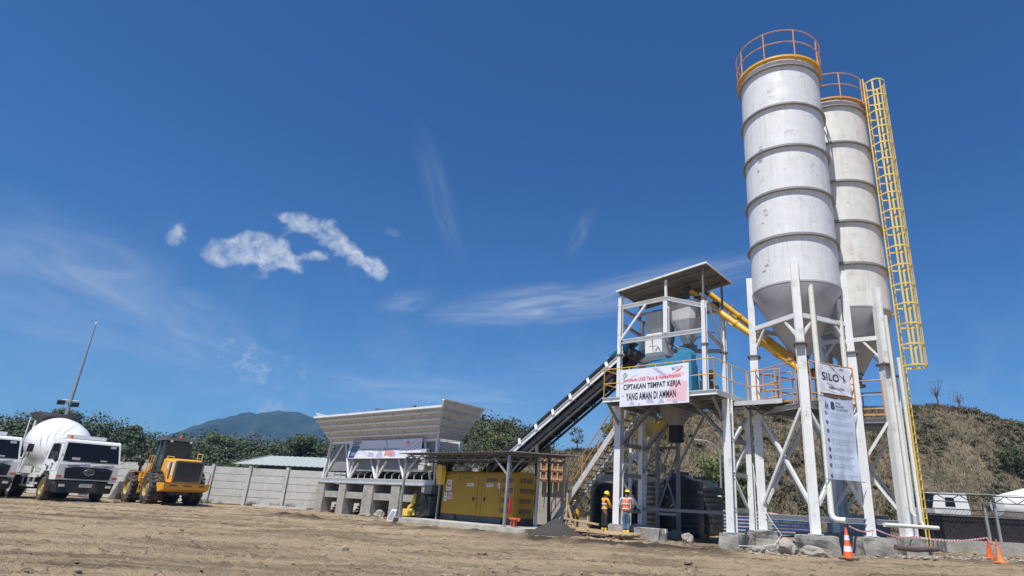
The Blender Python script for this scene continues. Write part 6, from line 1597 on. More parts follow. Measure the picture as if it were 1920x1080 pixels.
# ================================================================ walls, buildings, poles
# concrete panel wall
wl_ = empty('panel_wall', (-29.5, 38.2, 0), math.atan2(-1.5, 18), 'long pale concrete panel wall with posts behind the trucks and loader', 'wall')
def Wb(n, m, fn): 
    b = MB(); fn(b); return b.build(n, m, wl_)
rnd = random.Random(12)
for k in range(-5, 10):
    x = k * 2.28; lean = rnd.uniform(-.02, .02)
    Wb('post', M['panel'], lambda b: b.beam((x, -.02, -.1), (x + lean, -.02, 2.16 + rnd.uniform(-.03, .05)), .17, .22, up=(0, 1, 0)))
    for j in range(5):
        z = .05 + j * .405; tt = rnd.uniform(-.008, .008)
        Wb('wall_panel', M['panel'], lambda b: b.hexa([(x + .09, tt - .03, z), (x + 2.19, tt - .03, z + rnd.uniform(-.005, .005)), (x + 2.19, tt + .03, z), (x + .09, tt + .03, z), (x + .09, tt - .03, z + .385), (x + 2.19, tt - .03, z + .385), (x + 2.19, tt + .03, z + .385), (x + .09, tt + .03, z + .385)]))
# blue shed with pale roof behind the wall
bl = empty('storage_shed', (-22.4, 44.5, 0), R(-12), 'dark blue clad shed with pale green white sheet roof behind the concrete wall', 'shed')
b = MB(); b.box(1.2, 9.0, .3, 5, -.1, 2.55); b.build('wall', M['navy'], bl)
b = MB(); n = 90
V_ = []
for i in range(n + 1):
    x = -.2 + 9.6 * i / n; z = .012 * (1 if i % 4 < 2 else -1); V_ += [(x, -.5, 2.50 + z), (x + .2, 3.0, 3.30 + z), (x, -.5, 2.47 + z), (x + .2, 3.0, 3.27 + z)]
b.add(V_, [(i * 4, i * 4 + 4, i * 4 + 5, i * 4 + 1) for i in range(n)] + [(i * 4 + 2, i * 4 + 3, i * 4 + 7, i * 4 + 6) for i in range(n)] + [(i * 4, i * 4 + 2, i * 4 + 6, i * 4 + 4) for i in range(n)])
b.plate([(-.2, -.5, 2.49), (.0, 3.0, 3.29), (.25, 6.2, 2.5)], .03)
b.build('roof', M['roofw'], bl)
b = MB(); b.beam((-.25, -.52, 2.52), (0, 3, 3.34), .05, .08); b.build('barge_board', M['roofw'], bl)
# light mast
ms = empty('light_mast', (-28.9, 36.05, 0), 0, 'tall slim light mast with lamp heads behind the white mixer truck', 'light mast')
b = MB(); b.tube([(0, 0, -.1), (0, 0, 4.3), (0, 0, 9.85)], [.12, .10, .04], 12); b.build('pole', M['galv'], ms)
b = MB(); b.tube([(0, 0, 9.85), (0, 0, 10.0)], .02, 6); b.ball((0, 0, 9.98), .07); b.build('tip', M['light'], ms)
for s_, zz in ((-1, 5.12), (1, 5.02)):
    b = MB(); b.box(s_ * .42 - .18, s_ * .42 + .18, -.22, -.06, zz - .13, zz + .13); b.tube([(0, -.1, zz), (s_ * .3, -.1, zz)], .03, 6); o = b.build('lamp_head', M['dark'], ms)
    b = MB(); b.box(s_ * .42 - .15, s_ * .42 + .15, -.235, -.222, zz - .10, zz + .10); b.build('lens', M['glass'], o)
b = MB(); b.tube([(-.5, 0, 5.28), (.5, 0, 5.24)], .035, 6); b.tube([(.13, -.1, 4.9), (.11, -.1, 3.6), (.14, -.1, 2.2)], .02, 5); b.build('cross_arm', M['galv'], ms)
# curved street lamp
lm = empty('street_lamp', (9.05, 35.4, 0), 0, 'slim pale street lamp with a curved arm in front of the green bush', 'street lamp')
b = MB(); pts = [(0, 0, -.1), (0, 0, 3.9)] + [(-.9 * (1 - math.cos(t)), 0, 3.9 + .85 * math.sin(t)) for t in [R(10 * k) for k in range(1, 9)]] + [(-1.15, 0, 4.80)]
b.tube(pts, [.055] * 2 + [.045] * 9, 10); b.build('pole', M['galv'], lm)
b = MB(); b.beam((-1.1, 0, 4.78), (-1.45, 0, 4.82), .1, .05); b.build('lamp_head', M['lgrey'], lm)

# ---- black water tanks
def water_tank(x, y, r_, h, label):
    e = empty('water_tank', (x, y, 0), 0, label, 'water tank', 'black plastic water tanks under the tower')
    b = MB(); pr = [(r_ * .97, 0)]
    z = .08
    while z < h: pr += [(r_, z), (r_, z + .12), (r_ * .985, z + .15), (r_ * .985, z + .17)]; z += .21
    pr += [(r_ * .97, h), (r_ * .85, h + .08), (r_ * .38, h + .34)]
    b.lathe(pr, n=48); o = b.build('body', M['tank'], e)
    b = MB(); b.lathe([(r_ * .38, h + .33), (r_ * .40, h + .36), (r_ * .40, h + .44), (.02, h + .47)], n=28); b.build('lid', M['tank'], o)
    b = MB(); b.tube([(r_ * .6, -r_ * .75, h * .82), (r_ * .72, -r_ * .95, h * .82)], .04, 8); b.build('inlet', M['pvc'], e)
for x, y, r_, h, l_ in ((2.35, 27.8, .98, 1.95, 'leftmost black water tank, behind the worker in the amber jacket'), (4.15, 29.0, 1.0, 2.0, 'second black water tank from the left, behind the tower lattice'),
                        (5.15, 26.9, .95, 2.05, 'third black water tank from the left, in deep shade under the tower'), (6.35, 28.3, .92, 1.95, 'rightmost black water tank with the cone top in the sun')):
    water_tank(x, y, r_, h, l_)
b = MB(); b.lathe([(.02, 0), (.33, 0), (.34, .1), (.34, .85), (.30, .93), (.02, .95)], n=24); o = b.build('plastic_drum', M['tank'], None, (4.75, 26.0, 1.55)); 
bpy.data.objects.remove(o)

# ---- workers' clutter behind: stacked blue formwork
fs_ = empty('formwork_stack', (7.6, 30.6, 0), R(6), 'stack of blue steel formwork panels right of the black tanks', 'formwork')
for k in range(6):
    b = MB(); z = .12 + k * .155; x0 = -.1 + .07 * (k % 2); b.box(x0, x0 + 2.5, -.1, .9, z, z + .02); b.box(x0, x0 + 2.5, -.13, -.105, z - .035, z + .06); b.box(x0 + 2.47, x0 + 2.5, -.1, .9, z + .021, z + .06)
    for j in range(6): b.box(x0 + .45 * j, x0 + .45 * j + .025, -.1, .85, z + .021, z + .055)
    b.build('formwork_panel', M['dblue'], fs_)
b = MB(); b.box(0, .1, -.1, .8, -.05, .08); b.box(2.2, 2.3, -.1, .8, -.05, .08); b.build('bearer', M['timber'], fs_)
b = MB(); b.box(-1.7, 1.7, 0, .12, -.1, 1.08); o = b.build('low_block_wall', M['panel'], None, (9.2, 32.6, 0), R(-3)); tag(o, 'low pale concrete wall behind the blue formwork stack', 'wall')
fs2 = empty('formwork_stack', (10.4, 31.2, 0), R(-4), 'smaller stack of blue formwork panels seen between tower and silo legs', 'formwork')
for k in range(5):
    b = MB(); z = .12 + k * .15; b.box(0, 2.0, 0, .9, z, z + .02); b.box(0, 2.0, -.03, -.005, z - .035, z + .06)
    b.build('formwork_panel', M['dblue'], fs2)
b = MB(); b.box(0, .1, 0, .8, -.05, .08); b.box(1.8, 1.9, 0, .8, -.05, .08); b.build('bearer', M['timber'], fs2)

# ---- right side: open mesh shelter on a low wall
RO = (13.9, 24.9, 0); RA = R(-3)
rs = empty('mesh_fence_shelter', RO, RA, 'low lean-to roof on steel posts with dark mesh fence at the right edge', 'shelter')
def Rb(n, m, fn, parent=rs):
    b = MB(); fn(b); return b.build(n, m, parent)
for x in (2.72, 3.12): Rb('post', M['galv'], lambda b: b.beam((x, 0, .40), (x - .02, 0, 2.02 if x > 3 else 1.78), .085, .085))
for x in (.15, 6.6): Rb('post', M['galv'], lambda b: b.beam((x, .9, .40), (x, .9, 2.02), .07, .07))
Rb('roof_sheet', M['roofw'], lambda b: b.plate([(-.45, -.25, 2.10), (7.6, -.25, 2.14), (7.6, 2.2, 2.24), (-.45, 2.2, 2.20)], .03))
Rb('roof_truss', M['mid'], lambda b: truss(b, (-.4, -.1, 2.05), (7.4, -.1, 2.08), 9, .26))
for z, m in ((1.52, 'mid'), (1.28, 'mid')): Rb('fence_rail', M[m], lambda b: b.tube([(.1, .03, z), (7.2, .03, z)], .022, 6))
def net(b):
    b.plate([(.35, .12, .42), (7.4, .12, .42), (7.4, .14, 1.30), (.25, .14, 1.34), (.22, .13, 1.0)], .01)
Rb('shade_net', M['mesh'], net)
def chain(b):
    n = 62; step = .115; H0, H1 = .43, 1.5
    for k in range(-10, n):
        for s_ in (-1, 1):
            x0 = .2 + k * step; x1 = x0 + (H1 - H0)
            a, c_ = (x0, H0), (x1, H1)
            if s_ < 0: a, c_ = (x1, H0), (x0, H1)
            lo, hi = .2, 7.2
            if min(a[0], c_[0]) < lo or max(a[0], c_[0]) > hi: continue
            b.beam((a[0], .06, a[1]), (c_[0], .06, c_[1]), .003, .003)
Rb('chain_link', M['dark'], chain)
b = MB(); b.box(-.9, 8.2, -.2, .25, -.2, .40); o = b.build('low_wall', M['conc'], None, RO, RA); tag(o, 'low concrete kerb wall under the mesh fence at the right', 'wall')
b = MB(); b.box(-1.6, 1.2, 0, .3, -.1, 1.15); o = b.build('block_wall', M['panel'], None, (13.2, 27.6, 0), R(10)); tag(o, 'grey block wall seen between the silo legs', 'wall')

# ---- cones
def cone(x, y, h, m, label, tilt=0, bands=True, rz=0, group='traffic cones'):
    e = empty('traffic_cone', (x, y, 0), rz, label, 'traffic cone', group)
    r_ = h * .17; b = MB(); prof = [(r_, .03), (r_ * .93, .06), (r_ * .17, h * .985), (.02, h)]
    b.lathe(prof, n=24); o = b.build('cone_body', m, e)
    if bands:
        def rad(z): return r_ * .93 + (r_ * .17 - r_ * .93) * (z - .06) / (h * .985 - .06) + .004
        for z0, z1 in ((.24 * h, .42 * h), (.60 * h, .76 * h)):
            b = MB(); b.lathe([(rad(z0), z0), (rad(z1), z1)], n=24); b.build('reflective_band', M['reflect'], o)
    b = MB(); s_ = r_ * 1.35; b.box(-s_, s_, -s_, s_, -.01, .035); b.build('base', M['rubber'] if bands else m, e)
    e.rotation_euler = (0, tilt, rz)
    return e
cone(7.50, 16.75, .76, M['orange'], 'orange traffic cone with two white bands in front of the silo legs', rz=.4)
cone(12.80, 18.77, .60, M['faded'], 'faded orange cone nearer the camera of the two by the right fence', bands=False, rz=.2, tilt=R(-4))
cone(13.6, 20.4, .62, M['orange'], 'bright red orange cone just left of and behind the faded cone', bands=False, tilt=R(3))
cone(4.6, 33.0, .85, M['pink'], 'small pinkish cone in the background behind the staircase', bands=False)

# barrier tape along the silos to the right
b = MB(); tp = [(3.9, 23.9, .85), (6.2, 20.9, .80), (8.3, 18.3, .78), (9.4, 19.0, .72), (11.1, 20.0, .55), (13.6, 20.4, .62), (13.1, 19.4, .50), (12.8, 18.8, .60)]
def sag(a, c_, n=8):
    return [tuple(a[i] + (c_[i] - a[i]) * t / n for i in (0, 1)) + (a[2] + (c_[2] - a[2]) * t / n - .10 * math.sin(math.pi * t / n),) for t in range(n)]
pl = []
for a, c_ in zip(tp[2:], tp[3:]): pl += sag(a, c_)
pl.append(tp[-1])
for p, q in zip(pl, pl[1:]): b.beam(p, q, .004, .036)
o = b.build('barrier_tape', [M['tapered']]); tag(o, 'white and red barrier tape sagging past the silo legs to the right cones', 'tape')
b = MB()
for i, (p, q) in enumerate(zip(pl, pl[1:])):
    p, q = Vector(p), Vector(q)
    for k in range(3):
        a, c_ = p.lerp(q, k / 3 + .05), p.lerp(q, k / 3 + .2); b.beam(a, c_, .009, .032)
b.build('red_stripe', M['red'], o)
b = MB(); pl = [(6.3 + .35 * k, 24.2 - .1 * k, .95 - .05 * math.sin(k)) for k in range(10)]
for p, q in zip(pl, pl[1:]): b.beam(p, q, .004, .07)
o = b.build('barrier_tape', M['tapered']); tag(o, 'red and white barrier tape behind the front silo legs', 'tape')
b = MB()
for p, q in zip(pl, pl[1:]):
    p, q = Vector(p), Vector(q); b.beam(p.lerp(q, .1), p.lerp(q, .45), .009, .066)
b.build('red_stripe', M['red'], o)
# pipe and hose on the ground
b = MB(); b.tube([(9.35, 17.9, .30), (10.0, 18.1, .26), (10.9, 18.6, .28)], .075, 12); o = b.build('suction_pipe', M['hose']); tag(o, 'dark brown flexible pipe lying over rubble right of the silo footings', 'pipe')
b = MB(); b.tube([(5.75, 18.7, 2.4), (5.85, 18.6, 1.4), (6.1, 18.45, .85), (6.35, 18.3, .45), (6.1, 18.2, .2), (5.7, 18.25, .12), (5.2, 18.6, .10)], .010, 6); o = b.build('garden_hose', M['pvc']); tag(o, 'thin pale hose hanging down by the front silo leg', 'hose')
# bucket
bk = empty('bucket', (5.0, 22.0, 0), 0, 'small dark rusty bucket with handle left of the tower right leg', 'bucket')
b = MB(); b.lathe([(.02, .02), (.13, .02), (.17, .24), (.16, .24), (.12, .05)], n=20); b.build('pail', M['rust'], bk)
b = MB(); b.tube([(-.17 * math.cos(t), 0, .24 + .30 * math.sin(t)) for t in [math.pi * k / 10 for k in range(11)]], .012, 5); b.build('handle', M['mid'], bk)
# soil piles
def pile(x, y, rx, ry, h, m, label, seed, name='soil_pile'):
    n, k_ = 40, 18; V_ = [(0, 0, h)]; F = []
    for j in range(1, k_ + 1):
        t = j / k_
        for i in range(n):
            a = 2 * math.pi * i / n; wob = 1 + .18 * noise.noise(Vector((math.cos(a) * 1.5, math.sin(a) * 1.5, seed)))
            X, Y_ = rx * t * wob * math.cos(a), ry * t * wob * math.sin(a)
            z = h * (1 - t) ** 1.1 * (1 + .0) + noise.noise(Vector((X * 3, Y_ * 3, seed))) * .05 * h * 2 * (t < .97) + noise.noise(Vector((X * 9, Y_ * 9, seed))) * .02
            V_.append((X, Y_, z if t < 1 else -.1))
    F = [(0, 1 + i, 1 + (i + 1) % n) for i in range(n)] + [(1 + (j - 1) * n + i, 1 + j * n + i, 1 + j * n + (i + 1) % n, 1 + (j - 1) * n + (i + 1) % n) for j in range(1, k_) for i in range(n)]
    b = MB(); b.add(V_, F, 0, True); o = b.build(name, m, None, (x, y, 0)); tag(o, label, 'soil pile')
pile(-.05, 21.75, 1.05, .8, .52, M['soil'], 'dark grey cone of sand beside the shelter post at the stair foot', 3)
pile(1.9, 25.6, .9, .7, .55, M['soil'], 'smaller brown soil heap behind the yellow railing post', 5)
# timber deck, posts and barricade
td = MB(); rnd = random.Random(3)
for k in range(6):
    x0 = TW(-1.0 + rnd.uniform(-.1, .1), -1.35 + k * .23, 0); x1 = TW(1.1 + rnd.uniform(-.25, .25), -1.45 + k * .24, 0)
    td.beam((x0[0], x0[1], .17), (x1[0], x1[1], .15 + rnd.uniform(-.02, .02)), .19, .03)
td.beam((*TW(-1.05, -1.5)[:2], .10), (*TW(-.9, 0)[:2], .10), .08, .1); td.beam((*TW(.9, -1.5)[:2], .09), (*TW(.9, 0)[:2], .09), .08, .1)
o = td.build('timber_boards', M['timber']); tag(o, 'pale timber boards laid on the ground in front of the workers', 'boards')
tf = empty('timber_rail', TW(-1.15, -1.4, 0), GA, 'rough timber post and rail frame left of the workers', 'barricade')
for n_, p, q in (('post', (0, 0, 0), (.02, 0, 1.35)), ('post', (.95, 0, 0), (.92, .02, .62)), ('brace', (.02, .02, .95), (.42, .0, .1)), ('rail', (-.05, -.03, .52), (1.4, -.03, .40)), ('rail', (.0, -.03, .26), (1.6, -.03, .22))):
    b = MB(); b.beam(p, q, .055, .055); b.build(n_, M['timber'], tf)
b = MB(); b.beam((*TW(-.3, .3)[:2], .25), (*TW(1.6, .6)[:2], .28), .15, .12); o = b.build('white_beam', M['white']); tag(o, 'white painted steel beam lying behind the timber rail', 'beam')
b = MB(); b.box(0, .45, 0, .3, -.05, .34); o = b.build('concrete_block', M['conc'], None, TW(.0, -.15, 0), GA); tag(o, 'small concrete block left of the tower footing', 'block')
b = MB(); b.box(-.4, .4, -.3, .3, .0, .42); b.box(-.38, .38, -.28, .28, .42, .46); o = b.build('equipment_crate', M['dblue'], None, (3.75, 32.0, 0), .3); tag(o, 'small blue crate in the background behind the staircase', 'crate')

# ---- rocks and rubble
def rock(x, y, s_, m, label=None, seed=0, name='rock'):
    bm = bmesh.new(); bmesh.ops.create_icosphere(bm, subdivisions=3, radius=1)
    for v in bm.verts:
        n_ = noise.noise(v.co * 1.3 + Vector((seed * 3.3, seed, 0))) * .38 + noise.noise(v.co * 3.5 + Vector((seed, 0, 9))) * .12
        v.co = Vector((v.co.x * s_[0], v.co.y * s_[1], v.co.z * s_[2])) * (1 + n_)
    me = bpy.data.meshes.new(name); bm.to_mesh(me); bm.free(); me.materials.append(m)
    o = bpy.data.objects.new(name, me); C.objects.link(o); o.location = (x, y, s_[2] * .45); o.rotation_euler = (0, 0, seed)
    if label: tag(o, label, 'rock')
    return o
for i, (x, y, s_, m, l_) in enumerate((
    (6.35, 18.0, (.34, .26, .24), 'rock', 'large pale broken concrete lump beside the left silo footing'), (5.55, 17.9, (.20, .16, .12), 'rock', 'rough grey lump at the left foot of the silo rubble'),
    (7.0, 17.7, (.30, .18, .16), 'rock', 'flat pale rubble lump between the two front silo footings'), (-7.95, 28.9, (.28, .22, .22), 'rock', 'tan boulder in front of the concrete stand, right opening'),
    (-8.6, 29.2, (.36, .2, .10), 'rock', 'flat broken slab piece in front of the concrete stand'), (-1.40, 12.6, (.10, .08, .06), 'clod', 'dark clod of earth on the open ground, centre foreground'),
    (-3.9, 12.2, (.07, .05, .045), 'rock', 'small pale stone on the ground in the left foreground'), (4.3, 21.3, (.22, .2, .2), 'rock', 'rounded boulder beside the tower right footing'), (5.6, 21.3, (.2, .17, .2), 'rust', 'rust brown lump between tower footing and silo footing'),
    (2.6, 12.9, (.09, .07, .05), 'clod', 'dark clod in the centre right foreground'))):
    rock(x, y, s_, M[m], l_, i + 1)
mb = MB(); rnd = random.Random(77)
def chip(mb, x, y, r_, z=None):
    z = ground_z(x, y) if z is None else z
    pts = []; n = 6
    a0 = rnd.uniform(0, 6.28); fl_ = rnd.uniform(.4, .9)
    for zz, k in ((-.4, .8), (.35, 1.0)):
        for i in range(n): a = a0 + 2 * math.pi * i / n; q = r_ * k * rnd.uniform(.6, 1.15); pts.append((x + q * math.cos(a), y + q * math.sin(a), z + zz * r_ * fl_ + rnd.uniform(-.1, .1) * r_))
    pts.append((x, y, z + r_ * fl_ * rnd.uniform(.6, .9)))
    mb.add(pts, [(i, (i + 1) % n, n + (i + 1) % n, n + i) for i in range(n)] + [(n + i, n + (i + 1) % n, 2 * n) for i in range(n)], rnd.choice((0, 0, 1)))
for _ in range(1500):
    t = rnd.random(); x = 5.2 + 10.5 * t; y = 17.0 + 3.6 * t + abs(rnd.gauss(0, 1.0)) - .1
    chip(mb, x, y, rnd.uniform(.02, .075) * (1.5 if rnd.random() < .12 else 1))
for _ in range(160): chip(mb, rnd.uniform(-9.6, -6.2), rnd.uniform(27.6, 30.4), rnd.uniform(.03, .10))
for _ in range(160): x = rnd.uniform(.2, 4.4); chip(mb, x, 22.6 - .45 * x + rnd.uniform(-1.1, .1), rnd.uniform(.015, .05))
o = mb.build('rubble', [M['rock'], M['clod']]); tag(o, 'broken concrete rubble and stones strewn round the silo footings', 'rubble', kind='stuff')
mb = MB()
for _ in range(7500):
    a = R(rnd.uniform(-46, 44)); d = 6 + 26 * rnd.random() ** 1.3; x, y = d * math.sin(a), d * math.cos(a)
    if fbm(x, y, .35, 3) < -.05 and rnd.random() < .7: continue
    chip(mb, x, y, rnd.uniform(.008, .028) * (2.2 if rnd.random() < .06 else 1))
o = mb.build('pebbles', [M['clod'], M['rock']]); tag(o, 'small stones and clods scattered over the bare earth', 'pebbles', kind='stuff')
# weeds and debris along the wall foot
mb = MB()
for _ in range(420):
    x = rnd.uniform(-22, -12.5); y = 38.2 - (x + 29.5) * 1.5 / 18 - .35 + rnd.uniform(-.3, .05)
    if fbm(x, 1, 1.2, 2) < 0: continue
    for k in range(3):
        a = rnd.uniform(0, 6.28); h = rnd.uniform(.06, .34); mb.add([(x - .012, y, 0), (x + .012, y, 0), (x + math.cos(a) * h * .6, y + math.sin(a) * .1, h)], [(0, 1, 2)], rnd.choice((0, 1)))
o = mb.build('dry_weeds', [M['straw2'], M['leaf_c']]); tag(o, 'dry weeds and twigs along the foot of the concrete wall', 'weeds', kind='stuff')
b = MB(); b.beam((-16.6, 35.3, .08), (-13.1, 33.9, .06), .25, .08); o = b.build('white_slab', M['panel']); tag(o, 'long white slab lying on the ground left of the concrete stand', 'slab')
# ================================================================ people
def skinned(name, joints, edges, m, parent, levels=2):
    """joints: name -> (x, y, z, r[, r2]); the first is the root"""
    names = list(joints); me = bpy.data.meshes.new(name)
    me.from_pydata([joints[k][:3] for k in names], [(names.index(a), names.index(b)) for a, b in edges], [])
    o = bpy.data.objects.new(name, me); C.objects.link(o)
    md = o.modifiers.new('Skin', 'SKIN'); md.use_smooth_shade = True; md.branch_smoothing = .6
    for i, k in enumerate(names):
        j = joints[k]; sv = me.skin_vertices[0].data[i]; sv.radius = (j[3], j[4] if len(j) > 4 else j[3]); sv.use_root = (i == 0); sv.use_loose = False
    s_ = o.modifiers.new('Sub', 'SUBSURF'); s_.levels = levels; s_.render_levels = levels
    dg = bpy.context.evaluated_depsgraph_get(); dg.update()
    me2 = bpy.data.meshes.new_from_object(o.evaluated_get(dg)); me2.name = name
    bpy.data.objects.remove(o); bpy.data.meshes.remove(me)
    me2.materials.clear(); me2.materials.append(m)
    me2.polygons.foreach_set('use_smooth', [True] * len(me2.polygons))
    o = bpy.data.objects.new(name, me2); C.objects.link(o)
    if parent: o.parent = parent
    return o
def person(loc, rz, label, pose, top, vest, trousers, boots, h=1.68, helmet=True):
    """local +y = facing. pose: joint positions for the two sides"""
    e = empty('person', loc, rz, label, 'person')
    k = h / 1.72; P = {n_: tuple(c_ * k for c_ in v) for n_, v in pose.items()}
    def J(n_, r_, r2=None): return (*P[n_], r_ * k) if r2 is None else (*P[n_], r_ * k, r2 * k)
    body = {'pelvis': J('pelvis', .12, .10), 'spine': J('spine', .11, .09), 'chest': J('chest', .13, .095), 'neck': J('neck', .05), 'head0': J('head0', .052)}
    ed = [('pelvis', 'spine'), ('spine', 'chest'), ('chest', 'neck'), ('neck', 'head0')]
    for s_ in 'LR':
        for a, r_ in (('shoulder', .055), ('elbow', .040), ('wrist', .026), ('hip', .085), ('knee', .055), ('ankle', .038), ('toe', .035)): body[a + s_] = J(a + s_, r_)
        ed += [('chest', 'shoulder' + s_), ('shoulder' + s_, 'elbow' + s_), ('elbow' + s_, 'wrist' + s_), ('pelvis', 'hip' + s_), ('hip' + s_, 'knee' + s_), ('knee' + s_, 'ankle' + s_), ('ankle' + s_, 'toe' + s_)]
        w = Vector(P['wrist' + s_]); f = (w - Vector(P['elbow' + s_])).normalized(); lat = f.cross(Vector((0, 0, 1))) if abs(f.z) < .9 else Vector((0, 1, 0)); lat.normalize(); drop = f.cross(lat)
        palm = w + f * .07 * k; body['palm' + s_] = (*palm, .030 * k, .018 * k); ed.append(('wrist' + s_, 'palm' + s_))
        for i, (o_, L) in enumerate(((-.030, .062), (-.010, .074), (.010, .070), (.029, .054))):
            b0 = palm + f * .03 * k + lat * o_ * k; b1 = b0 + f * L * .5 * k + drop * .006 * k; b2 = b0 + f * L * .85 * k + drop * .022 * k
            body['f%d0%s' % (i, s_)] = (*b0, .0095 * k); body['f%d1%s' % (i, s_)] = (*b1, .0088 * k); body['f%d2%s' % (i, s_)] = (*b2, .0075 * k)
            ed += [('palm' + s_, 'f%d0%s' % (i, s_)), ('f%d0%s' % (i, s_), 'f%d1%s' % (i, s_)), ('f%d1%s' % (i, s_), 'f%d2%s' % (i, s_))]
        t0 = w + f * .035 * k - lat * .034 * k; t1 = t0 + f * .035 * k - lat * .016 * k + drop * .012 * k
        body['t0' + s_] = (*t0, .011 * k); body['t1' + s_] = (*t1, .009 * k); ed += [('wrist' + s_, 't0' + s_), ('t0' + s_, 't1' + s_)]
    bo = skinned('body', body, ed, M['skin'], e, 1)
    # head joined into the body mesh
    hc = Vector(P['head']); fwd = Vector(P['look']).normalized(); side = fwd.cross(Vector((0, 0, 1))).normalized(); up_ = side.cross(fwd)
    bm = bmesh.new(); bm.from_mesh(bo.data); hb_ = bmesh.new(); bmesh.ops.create_icosphere(hb_, subdivisions=4, radius=1)
    for v in hb_.verts:
        p = v.co.copy(); X, Y_, Z_ = p.x * .077, p.y * .096, p.z * .118
        if Z_ < 0: X *= 1 - .28 * (-p.z); Y_ *= 1 - .10 * (-p.z)
        if p.y > .3:
            nose_ = math.exp(-((p.x / .16) ** 2 + ((p.z + .12) / .22) ** 2)); Y_ += .022 * nose_
            brow = math.exp(-(((p.z - .18) / .10) ** 2)) * .006; Y_ += brow
            for sx in (-.38, .38): Y_ -= .010 * math.exp(-(((p.x - sx) / .17) ** 2 + ((p.z - .03) / .10) ** 2))
            Y_ += .006 * math.exp(-((p.x / .3) ** 2 + ((p.z + .48) / .08) ** 2)) - .006 * math.exp(-((p.x / .3) ** 2 + ((p.z + .40) / .03) ** 2))
        for sx in (-1, 1):
            ear = math.exp(-((p.x * sx - .98) / .12) ** 2 - ((p.z + .05) / .22) ** 2 - ((p.y + .05) / .22) ** 2); X += sx * .016 * ear
        v.co = hc + (side * X + fwd * Y_ + up_ * Z_) * k
    hm = bpy.data.meshes.new('h'); hb_.to_mesh(hm); hb_.free(); bm.from_mesh(hm); bm.to_mesh(bo.data); bm.free(); bpy.data.meshes.remove(hm)
    bo.data.polygons.foreach_set('use_smooth', [True] * len(bo.data.polygons)); bo.data.update()
    b = MB()
    for sx in (-1, 1): b.ball(hc + (side * .030 * sx + fwd * .086 + up_ * .006) * k, .010 * k, 8, 6)
    b.build('eye', M['black'], bo)
    b = MB(); b.ball(hc + (up_ * .02 - fwd * .012) * k, .1 * k, 16, 10, 0, (.86, 1.02, 1.02))
    b.v = [tuple(Vector(v) if (Vector(v) - hc).dot(fwd) < .045 * k else Vector(v) - fwd * .04 * k) for v in b.v]; b.build('hair', M['black'], bo)
    if helmet:
        b = MB(); n = 28; pr = [(1.45, -.01), (1.12, .0), (1.10, .02), (1.06, .55), (.85, .88), (.5, 1.06), (.02, 1.12)]; V_ = []
        for r_, z in pr:
            for i in range(n):
                t = 2 * math.pi * i / n; ex_ = r_ if not (r_ > 1.3) else (1.42 if math.sin(t) > .3 else 1.2)
                V_.append(hc + (side * math.cos(t) * ex_ * .094 + fwd * (math.sin(t) * ex_ * .112) + up_ * (.035 + z * .10)) * k)
        b.add(V_, [(i * n + j, i * n + (j + 1) % n, (i + 1) * n + (j + 1) % n, (i + 1) * n + j) for i in range(len(pr) - 1) for j in range(n)], 0, True)
        he = b.build('helmet', M['helmet'], e)
        b = MB(); b.tube([hc + (fwd * math.cos(t) * .118 + up_ * (.035 + math.sin(t) * .114)) * k for t in [R(20 + 14 * i) for i in range(11)]], .006, 5); b.build('helmet_ridge', M['helmet'], he)
    # clothes: slightly larger shells
    def shell(name, names_, rr, edges_, m, lv=2): 
        return skinned(name, {n_: (*P[n_], *[x * k for x in (r_ if isinstance(r_, tuple) else (r_,))]) for n_, r_ in zip(names_, rr)}, edges_, m, e, lv)
    mid = lambda a, c_, t: tuple(Vector(P[a]).lerp(Vector(P[c_]), t))
    for s_ in 'LR':
        P['cuff' + s_] = mid('elbow' + s_, 'wrist' + s_, .92); P['shin' + s_] = mid('knee' + s_, 'ankle' + s_, .55 if boots else .9); P['bt' + s_] = mid('knee' + s_, 'ankle' + s_, .50)
    shell('jacket', ['spine', 'chest', 'hem', 'collar', 'shoulderL', 'elbowL', 'cuffL', 'shoulderR', 'elbowR', 'cuffR'], [(.135, .112), (.150, .115), (.140, .118), .062, .068, .055, .040, .068, .055, .040],
          [('spine', 'chest'), ('spine', 'hem'), ('chest', 'collar'), ('chest', 'shoulderL'), ('shoulderL', 'elbowL'), ('elbowL', 'cuffL'), ('chest', 'shoulderR'), ('shoulderR', 'elbowR'), ('elbowR', 'cuffR')], top)
    if vest:
        vo = shell('vest', ['spine', 'chest', 'hem', 'yoke'], [(.158, .132), (.170, .132), (.150, .130), .105], [('spine', 'chest'), ('spine', 'hem'), ('chest', 'yoke')], vest)
        par = vo; wr = (.163, .137)
    else:
        par = e; wr = (.150, .124)
    for zn, t in (('hem', .55), ('spine', .45)):
        b = MB(); c_ = Vector(P[zn]).lerp(Vector(P['spine' if zn == 'hem' else 'chest']), t); axv = (Vector(P['chest']) - Vector(P['spine'])).normalized()
        s1_ = Vector((1, 0, 0)); s2_ = axv.cross(s1_).normalized(); n = 28
        pr = []
        for dz in (-.022, .022):
            for i in range(n): t_ = 2 * math.pi * i / n; pr.append(c_ + (s1_ * math.cos(t_) * wr[0] * 1.01 + s2_ * math.sin(t_) * wr[1] * 1.02 + axv * dz) * k)
        b.add(pr, [(i, (i + 1) % n, n + (i + 1) % n, n + i) for i in range(n)], 0, True); b.build('reflective_band', M['tape'], par)
